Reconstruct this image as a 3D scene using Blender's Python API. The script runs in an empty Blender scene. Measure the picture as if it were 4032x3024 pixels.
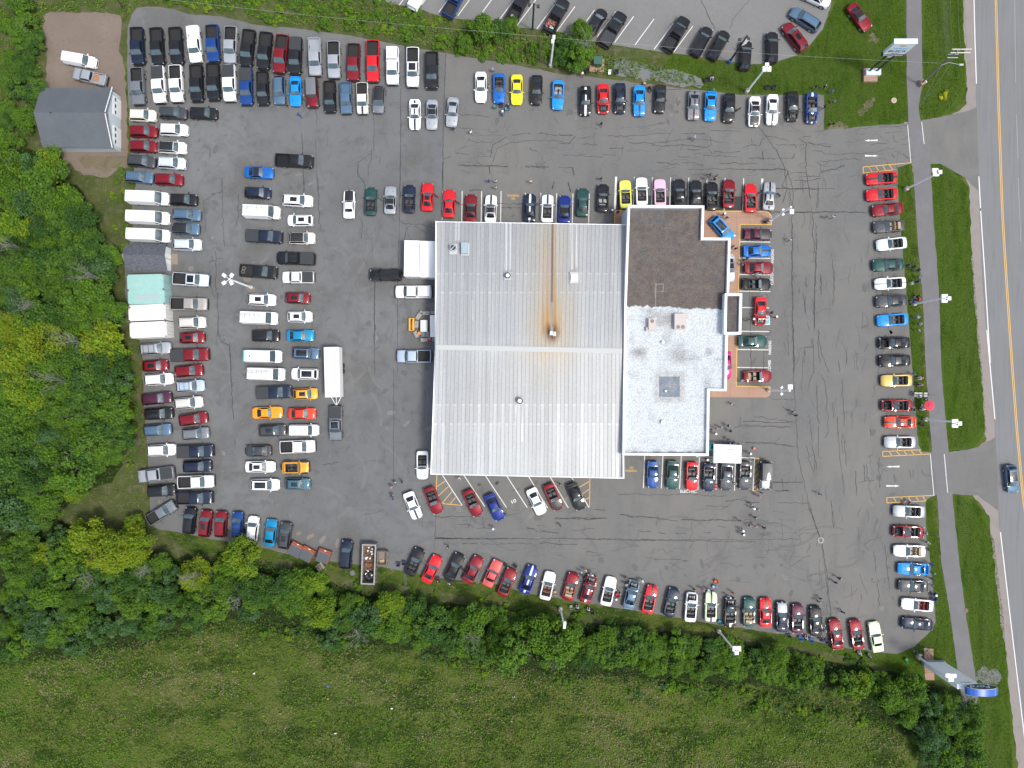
import bpy, bmesh, math, random
import numpy as np
from mathutils import Vector, Matrix

# ------------------------------------------------------------------ camera, light, exposure
H = 115.0                      # height of the drone above the parking lot
S = 0.04117                    # metres on the ground per photograph pixel
sc = bpy.context.scene
cam_data = bpy.data.cameras.new("Camera")
cam = bpy.data.objects.new("Camera", cam_data)
sc.collection.objects.link(cam)
sc.camera = cam
cam.location = (0, 0, H)
cam_data.sensor_width = 36.0
cam_data.lens = 18.0 * H / (2016 * S)
cam_data.clip_end = 2000.0
SUN_EL, SUN_AZ = 64.0, 118.0   # azimuth clockwise from image-up
world = bpy.data.worlds.new("World")
sc.world = world
world.use_nodes = True
wn, wl = world.node_tree.nodes, world.node_tree.links
bg = wn["Background"]
sky = wn.new("ShaderNodeTexSky")
sky.sky_type = 'NISHITA'
sky.sun_disc = False
sky.sun_elevation = math.radians(SUN_EL)
sky.sun_rotation = math.radians(SUN_AZ)
sky.air_density = 1.0
sky.dust_density = 3.0
sky.ozone_density = 0.6
# broken bright cloud layer over the clear sky
tcw = wn.new("ShaderNodeTexCoord"); cn = wn.new("ShaderNodeTexNoise"); cn.inputs["Scale"].default_value = 3.2; cn.inputs["Detail"].default_value = 6; cn.inputs["Roughness"].default_value = .6
wl.new(tcw.outputs["Generated"], cn.inputs["Vector"])
cr_ = wn.new("ShaderNodeMapRange"); cr_.inputs[1].default_value = .40; cr_.inputs[2].default_value = .60; cr_.inputs[3].default_value = .35; cr_.inputs[4].default_value = 1.75
wl.new(cn.outputs["Fac"], cr_.inputs[0])
hs = wn.new("ShaderNodeHueSaturation"); hs.inputs["Saturation"].default_value = .75; wl.new(sky.outputs[0], hs.inputs["Color"])
vm_ = wn.new("ShaderNodeVectorMath"); vm_.operation = 'SCALE'; wl.new(hs.outputs[0], vm_.inputs[0]); wl.new(cr_.outputs[0], vm_.inputs[3])
wl.new(vm_.outputs[0], bg.inputs[0])
bg.inputs[1].default_value = 0.145
sl = bpy.data.lights.new("Sun", 'SUN')
sl.energy = 1.75
sl.angle = math.radians(9.0)
sl.color = (1.0, 0.975, 0.88)
sun = bpy.data.objects.new("Sun", sl)
sc.collection.objects.link(sun)
_d = Vector((math.sin(math.radians(SUN_AZ)) * math.cos(math.radians(SUN_EL)),
             math.cos(math.radians(SUN_AZ)) * math.cos(math.radians(SUN_EL)), math.sin(math.radians(SUN_EL))))
sun.rotation_euler = _d.to_track_quat('Z', 'Y').to_euler()
sc.view_settings.view_transform = 'Standard'
sc.view_settings.look = 'None'
sc.view_settings.exposure = 0.62
sc.view_settings.gamma = 1.0
sc.view_settings.use_curve_mapping = False
sc.cycles.max_bounces = 5
sc.cycles.transparent_max_bounces = 4

# ------------------------------------------------------------------ helpers
def G(px, py, h=0.0):
    f = (H - h) / H
    return ((px - 2016) * S * f, -(py - 1512) * S * f)
TILE = dict(A=(100, 0), B=(1150, 0), C=(2200, 0), D=(2926, 0), E=(460, 700), F=(460, 1300), G=(1300, 640), H=(2300, 640),
            I=(2926, 600), J=(2926, 1300), K=(2926, 1970), L=(2300, 1300), M=(2300, 2000), N=(1500, 1800), O=(500, 1800), P=(1400, 1300))
def TT(t, X, Y, h=0.0):
    return G(TILE[t][0] + X / 2, TILE[t][1] + Y / 2, h)
def Q(x, y, h=0.0):            # overview coordinates (2212 wide)
    return G(x * 1.82278, y * 1.82278, h)
R = math.radians
col = sc.collection
def tag(o, label=None, cat=None, group=None, kind=None):
    if label: o["label"] = label
    if cat: o["category"] = cat
    if group: o["group"] = group
    if kind: o["kind"] = kind
    return o
def new(name, me, parent=None, loc=(0, 0, 0), rz=0.0):
    o = bpy.data.objects.new(name, me)
    col.objects.link(o)
    o.location = loc
    o.rotation_euler = (0, 0, rz)
    if parent: o.parent = parent
    return o

MATS = {}
def mat(name, rgb, rough=0.6, metal=0.0, coat=0.0, spec=0.5, noise=None, bump=None, island=None):
    if name in MATS: return MATS[name]
    m = bpy.data.materials.new(name)
    m.use_nodes = True
    n, l = m.node_tree.nodes, m.node_tree.links
    b = n["Principled BSDF"]
    b.inputs["Base Color"].default_value = (*rgb, 1)
    b.inputs["Roughness"].default_value = rough
    b.inputs["Metallic"].default_value = metal
    b.inputs["Specular IOR Level"].default_value = spec
    b.inputs["Coat Weight"].default_value = coat
    b.inputs["Coat Roughness"].default_value = 0.06
    if noise:                     # list of (scale, amount, colour)
        tc = n.new("ShaderNodeTexCoord")
        cur = None
        for i, (sca, lo, hi, rgb2, mx) in enumerate(noise):
            t = n.new("ShaderNodeTexNoise")
            t.inputs["Scale"].default_value = sca
            t.inputs["Detail"].default_value = 5
            t.inputs["Roughness"].default_value = 0.62
            if mx is not None:
                mp = n.new("ShaderNodeMapping"); mp.inputs["Scale"].default_value = mx
                l.new(tc.outputs["Object"], mp.inputs[0]); l.new(mp.outputs[0], t.inputs["Vector"])
            else:
                l.new(tc.outputs["Object"], t.inputs["Vector"])
            r = n.new("ShaderNodeValToRGB")
            r.color_ramp.elements[0].position = lo; r.color_ramp.elements[0].color = (0, 0, 0, 1)
            r.color_ramp.elements[1].position = hi; r.color_ramp.elements[1].color = (1, 1, 1, 1)
            l.new(t.outputs["Fac"], r.inputs[0])
            mixn = n.new("ShaderNodeMix"); mixn.data_type = 'RGBA'
            l.new(r.outputs[0], mixn.inputs[0])
            if cur is None: mixn.inputs[6].default_value = (*rgb, 1)
            else: l.new(cur, mixn.inputs[6])
            mixn.inputs[7].default_value = (*rgb2, 1)
            cur = mixn.outputs[2]
        l.new(cur, b.inputs["Base Color"])
    if island:                    # per-leaf variation
        ge = n.new("ShaderNodeNewGeometry")
        mixn = n.new("ShaderNodeMix"); mixn.data_type = 'RGBA'
        l.new(ge.outputs["Random Per Island"], mixn.inputs[0])
        mixn.inputs[6].default_value = (*rgb, 1); mixn.inputs[7].default_value = (*island, 1)
        l.new(mixn.outputs[2], b.inputs["Base Color"])
    if bump:
        t = n.new("ShaderNodeTexNoise"); t.inputs["Scale"].default_value = bump[0]; t.inputs["Detail"].default_value = 4
        tc = n.new("ShaderNodeTexCoord"); l.new(tc.outputs["Object"], t.inputs["Vector"])
        bp = n.new("ShaderNodeBump"); bp.inputs["Strength"].default_value = bump[1]; bp.inputs["Distance"].default_value = bump[2]
        l.new(t.outputs["Fac"], bp.inputs["Height"]); l.new(bp.outputs[0], b.inputs["Normal"])
    MATS[name] = m
    return m
def vcol_mat(name, rough=0.6, metal=0.0, fine=None):
    m = mat(name, (.5, .5, .5), rough, metal)
    n, l = m.node_tree.nodes, m.node_tree.links
    a = n.new("ShaderNodeVertexColor"); a.layer_name = "Col"
    src = a.outputs[0]
    if fine:
        tc = n.new("ShaderNodeTexCoord"); t = n.new("ShaderNodeTexNoise")
        t.inputs["Scale"].default_value = fine[0]; t.inputs["Detail"].default_value = 3
        l.new(tc.outputs["Object"], t.inputs["Vector"])
        mr = n.new("ShaderNodeMapRange"); mr.inputs[1].default_value = .3; mr.inputs[2].default_value = .7
        mr.inputs[3].default_value = 1 - fine[1]; mr.inputs[4].default_value = 1 + fine[1]
        l.new(t.outputs["Fac"], mr.inputs[0])
        vm = n.new("ShaderNodeVectorMath"); vm.operation = 'SCALE'
        l.new(src, vm.inputs[0]); l.new(mr.outputs[0], vm.inputs[3]); src = vm.outputs[0]
    l.new(src, n["Principled BSDF"].inputs["Base Color"])
    return m

class MB:
    def __init__(s): s.v = []; s.f = []; s.m = []
    def face(s, pts, m=0):
        i = len(s.v); s.v += [tuple(p) for p in pts]; s.f.append(tuple(range(i, i + len(pts)))); s.m.append(m); return s
    def box(s, c, d, m=0, rz=0.0, ry=0.0, rx=0.0, taper=1.0):
        M = Matrix.Translation(c) @ Matrix.Rotation(rz, 4, 'Z') @ Matrix.Rotation(ry, 4, 'Y') @ Matrix.Rotation(rx, 4, 'X')
        i = len(s.v); a, b, h = d[0] / 2, d[1] / 2, d[2] / 2
        for z in (-h, h):
            k = taper if z > 0 else 1
            for x, y in ((-a, -b), (a, -b), (a, b), (-a, b)):
                s.v.append(tuple(M @ Vector((x * k, y * k, z))))
        for q in ((3, 2, 1, 0), (4, 5, 6, 7), (0, 1, 5, 4), (1, 2, 6, 5), (2, 3, 7, 6), (3, 0, 4, 7)):
            s.f.append(tuple(i + k for k in q)); s.m.append(m)
        return s
    def tube(s, p0, p1, r0, r1=None, m=0, n=8, caps=True):
        r1 = r0 if r1 is None else r1
        p0, p1 = Vector(p0), Vector(p1); d = (p1 - p0)
        if d.length < 1e-6: return s
        q = d.to_track_quat('Z', 'Y'); i = len(s.v)
        for p, r in ((p0, r0), (p1, r1)):
            for k in range(n):
                a = 2 * math.pi * k / n
                s.v.append(tuple(p + q @ Vector((r * math.cos(a), r * math.sin(a), 0))))
        for k in range(n):
            k2 = (k + 1) % n
            s.f.append((i + k, i + k2, i + n + k2, i + n + k)); s.m.append(m)
        if caps:
            s.f.append(tuple(i + n - 1 - k for k in range(n))); s.m.append(m)
            s.f.append(tuple(i + n + k for k in range(n))); s.m.append(m)
        return s
    def path(s, pts, r0, r1, m=0, n=6):
        for k in range(len(pts) - 1):
            a = r0 + (r1 - r0) * k / (len(pts) - 1); b = r0 + (r1 - r0) * (k + 1) / (len(pts) - 1)
            s.tube(pts[k], pts[k + 1], a, b, m, n)
        return s
    def prism(s, poly, z0, z1, m=0, mtop=None):
        n = len(poly); i = len(s.v)
        s.v += [(x, y, z0) for x, y in poly] + [(x, y, z1) for x, y in poly]
        ar = sum(poly[k][0] * poly[(k + 1) % n][1] - poly[(k + 1) % n][0] * poly[k][1] for k in range(n))
        o = list(range(n)) if ar > 0 else list(range(n - 1, -1, -1))
        s.f.append(tuple(i + k for k in reversed(o))); s.m.append(m)
        s.f.append(tuple(i + n + k for k in o)); s.m.append(m if mtop is None else mtop)
        for a in range(n):
            b = (a + 1) % n
            s.f.append((i + o[a], i + o[b], i + n + o[b], i + n + o[a])); s.m.append(m)
        return s
    def sphere(s, c, r, m=0, nu=10, nv=6, sc=(1, 1, 1), zmin=-1):
        i = len(s.v); c = Vector(c)
        for a in range(nv + 1):
            t = math.pi * a / nv
            z = max(math.cos(t), zmin)
            for b in range(nu):
                p = 2 * math.pi * b / nu
                s.v.append((c.x + r * sc[0] * math.sin(t) * math.cos(p), c.y + r * sc[1] * math.sin(t) * math.sin(p), c.z + r * sc[2] * z))
        for a in range(nv):
            for b in range(nu):
                b2 = (b + 1) % nu
                s.f.append((i + a * nu + b, i + (a + 1) * nu + b, i + (a + 1) * nu + b2, i + a * nu + b2)); s.m.append(m)
        return s
    def mesh(s, name, mats, smooth=None):
        me = bpy.data.meshes.new(name)
        me.from_pydata(s.v, [], s.f)
        for q in mats: me.materials.append(q)
        me.polygons.foreach_set("material_index", s.m)
        if smooth:
            me.polygons.foreach_set("use_smooth", [True] * len(me.polygons))
            me.set_sharp_from_angle(angle=R(smooth))
        me.update()
        return me
    def build(s, name, mats, parent=None, loc=(0, 0, 0), rz=0.0, smooth=None):
        return new(name, s.mesh(name, mats, smooth), parent, loc, rz)

rng = random.Random(7)
def rough_poly(pts, step=1.2, amp=0.12, seed=1, closed=True):
    r = random.Random(seed); out = []; n = len(pts)
    for i in range(n if closed else n - 1):
        a, b = Vector(pts[i]), Vector(pts[(i + 1) % n]); d = (b - a).length
        k = max(1, int(d / step)); nn = Vector((-(b - a).y, (b - a).x)).normalized() if d > 0 else Vector((0, 0))
        for j in range(k):
            p = a + (b - a) * (j / k)
            if j: p = p + nn * r.gauss(0, amp)
            out.append((p.x, p.y))
    return out
def sheet(name, pts, z, m, amp=0.0, step=1.2, seed=1, kind='structure'):
    if amp: pts = rough_poly(pts, step, amp, seed)
    bm = bmesh.new()
    vs = [bm.verts.new((x, y, z)) for x, y in pts]
    f = bm.faces.new(vs); bm.normal_update()
    if f.normal.z < 0: f.normal_flip()
    bmesh.ops.triangulate(bm, faces=[f])
    me = bpy.data.meshes.new(name); bm.to_mesh(me); bm.free(); me.materials.append(m)
    o = new(name, me)
    if kind: o["kind"] = kind
    return o
def inpoly(x, y, P):
    c = False; j = len(P) - 1
    for i in range(len(P)):
        if (P[i][1] > y) != (P[j][1] > y) and x < (P[j][0] - P[i][0]) * (y - P[i][1]) / (P[j][1] - P[i][1]) + P[i][0]: c = not c
        j = i
    return c

# ------------------------------------------------------------------ materials
asph = mat('asphalt', (.126, .127, .124), .9, noise=[(0.05, .38, .62, (.158, .150, .137), None), (0.28, .48, .72, (.110, .109, .107), (1, .35, 1)), (.28, .55, .78, (.165, .161, .152), (.35, 1, 1)),
      (2.2, .45, .8, (.148, .146, .141), None), (14., .5, .9, (.104, .102, .100), None)], bump=(30, .25, .01))
asphW = mat('worn_asphalt', (.118, .122, .124), .92, noise=[(0.045, .38, .60, (.150, .152, .152), None), (.10, .50, .68, (.102, .098, .092), None), (0.5, .50, .75, (.092, .092, .092), None), (.9, .62, .80, (.165, .166, .165), (1, .5, 1)),
      (1.6, .48, .8, (.128, .130, .134), (1, 2.2, 1)), (14., .5, .9, (.088, .088, .090), None)], bump=(30, .25, .01))
asphD = mat('fresh_asphalt', (.036, .036, .038), .9, noise=[(9, .4, .8, (.052, .052, .054), None)])
road_m = mat('road_asphalt', (.165, .167, .168), .92, noise=[(0.08, .4, .65, (.172, .176, .182), None), (.7, .5, .75, (.130, .134, .142), (3.5, .15, 1)), (18, .5, .9, (.115, .118, .122), None)])
path_m = mat('path_asphalt', (.135, .133, .138), .92, noise=[(.4, .45, .7, (.158, .154, .156), None), (16, .5, .9, (.11, .11, .112), None)])
field_m = mat('field_grass', (.066, .098, .016), .95, spec=.05, noise=[(0.045, .42, .58, (.100, .112, .030), (1, 1.8, 1)), (0.16, .46, .58, (.030, .054, .010), (1, 1.8, 1)),
      (.7, .54, .70, (.135, .122, .062), (1, 2.2, 1)), (2.6, .52, .72, (.060, .112, .014), None), (9, .5, .8, (.030, .044, .012), None)], bump=(3, .6, .2))
lawn_m = mat('lawn_grass', (.050, .092, .009), .95, spec=.04, noise=[(0.10, .4, .62, (.058, .088, .018), (2.5, .35, 1)), (.35, .50, .66, (.026, .056, .006), (2.2, .5, 1)),
      (1.5, .66, .82, (.100, .105, .038), None), (9, .5, .8, (.048, .085, .016), None)], bump=(5, .5, .12))
rough_m = mat('rough_grass', (.058, .074, .024), .95, spec=.15, noise=[(0.3, .42, .62, (.085, .098, .030), None), (.8, .5, .68, (.130, .112, .078), None), (2.4, .5, .72, (.048, .082, .016), None),
      (8, .5, .8, (.040, .050, .018), None)], bump=(4, .6, .15))
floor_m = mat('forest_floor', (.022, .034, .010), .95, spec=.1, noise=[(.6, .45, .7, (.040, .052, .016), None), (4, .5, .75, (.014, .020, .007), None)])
gravel_m = mat('gravel', (.155, .118, .094), .95, noise=[(.2, .42, .65, (.185, .145, .118), None), (.8, .56, .72, (.115, .098, .070), None), (2.5, .5, .75, (.128, .100, .082), None), (14, .45, .8, (.20, .165, .14), None)])
shoulder_m = mat('shoulder_gravel', (.220, .195, .180), .95, noise=[(.6, .45, .7, (.19, .165, .15), None), (14, .45, .8, (.29, .26, .24), None)])
stone_m = mat('grey_gravel', (.125, .132, .128), .95, noise=[(1.2, .45, .7, (.12, .125, .12), None), (16, .45, .8, (.26, .26, .27), None)])
dirt_m = mat('bare_dirt', (.135, .112, .072), .95, noise=[(.8, .45, .7, (.085, .085, .040), None), (8, .45, .8, (.19, .15, .105), None)])
walk_m = mat('terracotta_paving', (.330, .200, .140), .85, noise=[(.5, .4, .7, (.36, .225, .16), None), (5, .5, .8, (.28, .17, .12), None)])
crack_m = mat('crack_sealant', (.044, .045, .048), .7)
crackf_m = mat('crack_fine', (.062, .063, .066), .9)  # dark grey tone of the hairline cracks
white_p = mat('white_paint_marking', (.62, .62, .60), .75, noise=[(3, .62, .8, (.25, .25, .25), None)])
yellow_p = mat('yellow_paint_marking', (.62, .36, .07), .75, noise=[(3, .60, .8, (.25, .17, .08), None)])
white_m = mat('white_metal', (.80, .80, .79), .45)
galv_m = mat('galvanised_metal', (.42, .44, .46), .45, .4)
dark_m = mat('dark_metal', (.03, .03, .035), .5)
black_m = mat('black_rubber', (.018, .018, .020), .75)
glass_m = mat('car_glass', (.058, .088, .100), .05, coat=.5, spec=.9)
glassd_m = mat('dark_glass', (.012, .014, .018), .06, spec=.7)
rim_m = mat('alloy_rim', (.45, .46, .48), .3, .7)
lamp_m = mat('headlamp_lens', (.24, .25, .27), .15, spec=.8)
tail_m = mat('tail_lamp_lens', (.20, .012, .012), .2, spec=.7)
seat_b = mat('black_seat', (.050, .050, .054), .5)
wood_m = mat('weathered_wood', (.24, .20, .16), .85, noise=[(6, .4, .7, (.16, .13, .10), (1, 12, 1))])
conc_m = mat('concrete', (.33, .31, .29), .85, noise=[(4, .4, .7, (.25, .23, .21), None)])
brick_m = mat('brick_slab', (.33, .20, .15), .85, noise=[(5, .4, .7, (.26, .16, .12), None)])
bark_m = mat('grey_bark', (.20, .19, .165), .9, noise=[(5, .4, .7, (.12, .11, .095), None)])

# ------------------------------------------------------------------ ground, lots, road
g = sheet('ground', [(-420, -420), (420, -420), (420, 420), (-420, 420)], 0.0, field_m)
def GP(lst): return [G(x, y) for x, y in lst]
Z = .004
sheet('lawn', GP([(3040, -300), (3600, -300), (3600, 600), (3580, 900), (3660, 1780), (3680, 2100), (3790, 2640), (3740, 2700), (3560, 2660), (3420, 2600), (3060, 2530),
      (3200, 1500), (3150, 500), (2880, 400), (2700, 330), (2600, 300), (2640, 210), (2950, 260), (3040, 240), (3190, 180), (3300, 0)]), Z, lawn_m, .15, 1.0, 3)
for i, P in enumerate([
    [(3600, -300), (3793, -300), (3793, 0), (3801, 300), (3801, 350), (3786, 400), (3762, 430), (3726, 452), (3690, 466), (3641, 477), (3580, 470)],
    [(3640, 637), (3706, 640), (3740, 660), (3770, 692), (3800, 722), (3816, 760), (3831, 1000), (3861, 1350), (3876, 1500), (3886, 1650), (3871, 1715), (3850, 1745), (3826, 1762), (3733, 1775), (3700, 1775), (3660, 1200), (3640, 800)],
    [(3730, 1945), (3776, 1945), (3820, 1965), (3851, 1990), (3901, 2050), (3921, 2125), (3931, 2270), (3956, 2420), (3971, 2670), (3985, 2850), (3995, 3324), (3800, 3324), (3790, 2700), (3760, 2300)]]):
    sheet('verge_grass', GP(P), Z, lawn_m, .12, .8, 20 + i)
sheet('rough_verge', GP([(-300, -300), (1500, -300), (1500, 0), (2200, 130), (2640, 215), (2700, 400), (2100, 330), (1700, 260), (1100, 150), (620, 80), (540, 110), (500, 260), (480, 500), (500, 640), (560, 1400), (600, 1900), (620, 2080), (760, 2180),
      (1100, 2200), (1400, 2290), (1700, 2320), (2100, 2400), (2500, 2450), (3000, 2520), (3500, 2600), (3600, 2700), (3000, 2640), (2500, 2560), (2000, 2450), (1500, 2380), (1000, 2260), (500, 2200), (200, 2050), (300, 1900), (480, 1800), (440, 1300), (300, 900), (120, 600), (-300, 500)]), .002, rough_m, .3, 1.5, 5)
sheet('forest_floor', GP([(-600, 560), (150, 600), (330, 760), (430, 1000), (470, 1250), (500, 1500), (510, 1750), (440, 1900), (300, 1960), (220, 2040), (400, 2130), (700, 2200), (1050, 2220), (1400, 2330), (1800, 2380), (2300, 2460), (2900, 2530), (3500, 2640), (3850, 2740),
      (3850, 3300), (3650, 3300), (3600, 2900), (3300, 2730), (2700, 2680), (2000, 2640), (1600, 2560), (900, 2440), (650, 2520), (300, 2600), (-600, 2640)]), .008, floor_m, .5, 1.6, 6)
sheet('gravel_pad', GP([(168, 60), (200, 45), (330, 48), (440, 55), (478, 62), (478, 110), (470, 180), (485, 250), (500, 330), (500, 640), (420, 700), (330, 690), (160, 560), (170, 380), (185, 250), (175, 150)]), .012, gravel_m, .18, .8, 7)
sheet('gravel_patch', GP([(310, 620), (420, 618), (560, 600), (560, 650), (430, 665), (330, 660)]), .014, dirt_m, .2, .6, 8)
LOT = [(505, 100), (520, 55), (540, 30), (600, 27), (680, 36), (740, 55), (875, 65), (1010, 98), (1200, 115), (1400, 145), (1560, 175), (1755, 210), (1970, 245), (2200, 290), (2330, 303), (2480, 322), (2700, 350), (2900, 372),
       (3243, 375), (3243, 512), (3400, 498), (3576, 485), (3800, 440), (3900, 400), (3900, 800), (3800, 700), (3700, 645), (3581, 645), (3533, 660), (3533, 700), (3546, 900), (3571, 1200), (3591, 1450), (3616, 1750), (3630, 1778), (3740, 1785), (3850, 1760), (3960, 1700), (3980, 2050), (3850, 1950), (3745, 1945),
       (3680, 1950), (3645, 1970), (3648, 2125), (3658, 2170), (3681, 2395), (3684, 2450), (3660, 2490), (3626, 2520), (3590, 2552), (3531, 2575), (3426, 2565), (3325, 2550), (3100, 2500), (2800, 2455), (2600, 2420), (2500, 2405), (2250, 2365), (2100, 2340), (1950, 2300), (1725, 2275), (1600, 2250), (1495, 2230),
       (1440, 2225), (1300, 2210), (1150, 2185), (1030, 2155), (850, 2125), (700, 2095), (620, 2082), (592, 2068), (592, 2000), (580, 1750), (565, 1550), (560, 1400), (540, 1290), (500, 1270), (490, 990), (525, 940), (520, 800), (535, 730), (520, 620), (508, 450), (500, 250)]
lot = sheet('parking_lot', GP(LOT), .020, asph, .05, .8, 9)
wl_ = [p for p in LOT if p[0] < 1756 and not (p[0] > 1700 and p[1] > 2000)]
k = [i for i, p in enumerate(LOT) if p == (1755, 210)][0]; k2 = [i for i, p in enumerate(LOT) if p == (1725, 2275)][0]
WEST = LOT[:k] + [(1753, 214), (1743, 740), (1730, 1180), (1716, 1800), (1712, 2040), (1711, 2268)] + LOT[k2 + 1:]
cx = sum(p[0] for p in WEST) / len(WEST); cy = sum(p[1] for p in WEST) / len(WEST)
sheet('parking_lot_west', GP([(x + (2 if x < cx else -1) , y + (2 if y < cy else -2)) for x, y in WEST]), .024, asphW, 0)
sheet('upper_parking_lot', GP([(1300, -400), (1460, 0), (1650, 35), (1740, 65), (1950, 95), (2125, 118), (2200, 125), (2360, 170), (2650, 210), (2950, 255), (3050, 246), (3125, 222), (3165, 200), (3195, 170), (3240, 115), (3270, 30), (3274, 0), (3280, -400)]), .020,
      mat('upper_asphalt', (.165, .163, .160), .92, noise=[(.1, .4, .65, (.18, .178, .174), None), (1.5, .5, .8, (.145, .143, .14), None), (14, .5, .9, (.13, .13, .13), None)]), .05, .8, 11)
sheet('fresh_asphalt_patch', GP([(2422, 768), (2926, 774), (2926, 830), (2422, 830)]), .028, asphD)
sheet('stone_patch', GP([(2430, 230), (2480, 240), (2560, 270), (2700, 290), (2760, 310), (2770, 335), (2700, 340), (2560, 315), (2440, 300), (2400, 292)]), .010, stone_m, .25, .5, 12)
sheet('stone_patch', GP([(3850, 2640), (3880, 2625), (3930, 2640), (3945, 2670), (3930, 2695), (3880, 2690), (3845, 2680)]), .012, stone_m, .2, .4, 13)
for P in ([(3375, 445), (3400, 410), (3440, 380), (3445, 400), (3420, 430), (3395, 455)], [(3255, 495), (3280, 478), (3330, 482), (3335, 505), (3260, 510)], [(3260, 500), (3265, 470), (3290, 490)], [(3430, 130), (3465, 150), (3450, 170), (3420, 165)]):
    sheet('bare_patch', GP(P), .012, dirt_m, .18, .3, 14)
# road, shoulder, path
RL = [(3831, -500), (3831, 0), (3843, 330), (3853, 695), (3868, 1100), (3884, 1300), (3898, 1430), (3916, 1650), (3930, 2000), (3938, 2095), (3956, 2250), (3976, 2420), (3996, 2552), (4021, 2800), (4045, 3024), (4110, 3600)]
shl = [(x - 38, y) for x, y in RL]
sheet('road_shoulder', GP(shl + [(x + 20, y) for x, y in reversed(RL)]), .008, shoulder_m, .1, .8, 15)
sheet('drive_shoulder', GP([(3560, 480), (3641, 480), (3690, 470), (3740, 455), (3775, 438), (3805, 410), (3815, 360), (3860, 360), (3860, 780), (3830, 760), (3800, 700), (3760, 655), (3720, 630), (3670, 622), (3655, 640), (3600, 700)]), .006, shoulder_m, .08, .6, 16)
sheet('drive_shoulder', GP([(3720, 1780), (3826, 1775), (3880, 1740), (3900, 1680), (3960, 1680), (3960, 2250), (3935, 2150), (3915, 2060), (3865, 1990), (3830, 1950), (3780, 1930), (3700, 1930)]), .006, shoulder_m, .08, .6, 17)
sheet('road', GP([(x, y) for x, y in RL] + [(4600, 3600), (4400, -500)]), .030, road_m, .04, 1.0, 18)
PW = [((3568, -500), (3628, -500)), ((3568, 0), (3628, 0)), ((3570, 330), (3632, 330)), ((3575, 420), (3616, 425)), ((3576, 485), (3625, 480)), ((3580, 560), (3640, 560)), ((3594, 640), (3663, 638)), ((3604, 820), (3671, 800)), ((3615, 980), (3684, 980)), ((3631, 1150), (3697, 1150)), ((3645, 1450), (3706, 1450)), ((3663, 1700), (3727, 1700)), ((3669, 1780), (3735, 1780)),
      ((3680, 1880), (3745, 1880)), ((3691, 1975), (3752, 1975)), ((3706, 2220), (3777, 2220)), ((3741, 2420), (3803, 2420)), ((3765, 2600), (3830, 2600)), ((3780, 2700), (3848, 2700)), ((3790, 2800), (3850, 2800))]
sheet('footpath', GP([a for a, b in PW] + [b for a, b in reversed(PW)]), .034, path_m, .03, .8, 19)

# markings (painted strips)
def strip(mb, pts, w, z, m=0, jag=0, seed=0):
    r = random.Random(seed)
    if jag:
        q = []
        for i in range(len(pts) - 1):
            a, b = Vector(pts[i]), Vector(pts[i + 1]); n = max(1, int((b - a).length / .5))
            nn = Vector((-(b - a).y, (b - a).x)); nn = nn.normalized() if nn.length else nn
            for j in range(n):
                p = a + (b - a) * (j / n)
                q.append(p + nn * r.gauss(0, jag) if (i or j) else p)
        q.append(Vector(pts[-1])); pts = q
    for i in range(len(pts) - 1):
        a, b = Vector(pts[i]), Vector(pts[i + 1])
        if (b - a).length < 1e-4: continue
        t = (b - a).normalized(); n = Vector((-t.y, t.x)) * w / 2 * (r.uniform(.55, 1.2) if jag else 1)
        e = t * (w * .2 if jag else 0); zz = z + (i % 2) * .0004
        mb.face([(a.x - n.x - e.x, a.y - n.y - e.y, zz), (b.x - n.x + e.x, b.y - n.y + e.y, zz), (b.x + n.x + e.x, b.y + n.y + e.y, zz), (a.x + n.x - e.x, a.y + n.y - e.y, zz)][::-1] if False else
                [(a.x - n.x - e.x, a.y - n.y - e.y, zz), (a.x + n.x - e.x, a.y + n.y - e.y, zz), (b.x + n.x + e.x, b.y + n.y + e.y, zz), (b.x - n.x + e.x, b.y - n.y + e.y, zz)][::-1], m)
ZM = .0375
def lines(name, spec, w, m, z=ZM):
    mb = MB()
    for t, pts in spec: strip(mb, [TT(t, x, y) for x, y in pts], w, z)
    o = mb.build(name, [m]); o["kind"] = 'structure'; return o
bays = []
for x in (887, 1040, 1193, 1346): bays.append(('G', [(x, 225 if x > 900 else 222), (x - 4, 480)]))
for x, y in ((1537, 240), (1659, 240), (1784, 242), (1912, 245), (2041, 246)): bays.append(('G', [(x, y), (x - 6, 490)]))
for x in (395, 538, 681, 824, 967, 1110, 1256): bays.append(('H', [(x, 115 + (x - 395) * .01), (x - 8, 380)]))
for y in (627, 755, 885, 1016): bays.append(('H', [(1222, y - 3), (1466, y)]))
for y in (1145, 1332, 1476, 1617): bays.append(('H', [(1205, y - 4), (1456, y)]))
for x0, x1, y1 in ((477, 466, 1243), (620, 607, 1245), (765, 751, 1250), (908, 895, 1257), (1047, 1038, 1258), (1192, 1183, 1265), ): bays.append(('L', [(x0, 990), (x1, y1)]))
bays.append(('L', [(880, 996), (1345, 1006)])); bays.append(('L', [(1342, 1006), (1329, 1265)]))
for a, b, c, d in ((680, 1135, 840, 1380), (852, 1140, 1017, 1388), (1021, 1143, 1189, 1397), (1190, 1147, 1352, 1397), (1362, 1150, 1512, 1400), (1533, 1155, 1675, 1400), (1700, 1155, 1838, 1397)): bays.append(('P', [(a, b), (c, d)]))
lines('bay_lines', bays, .13, white_p)
lines('bay_lines_wide', [('H', [(252, 112), (242, 370)]), ('H', [(1403, 127), (1398, 215)])], .34, white_p)
nb = []
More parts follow.
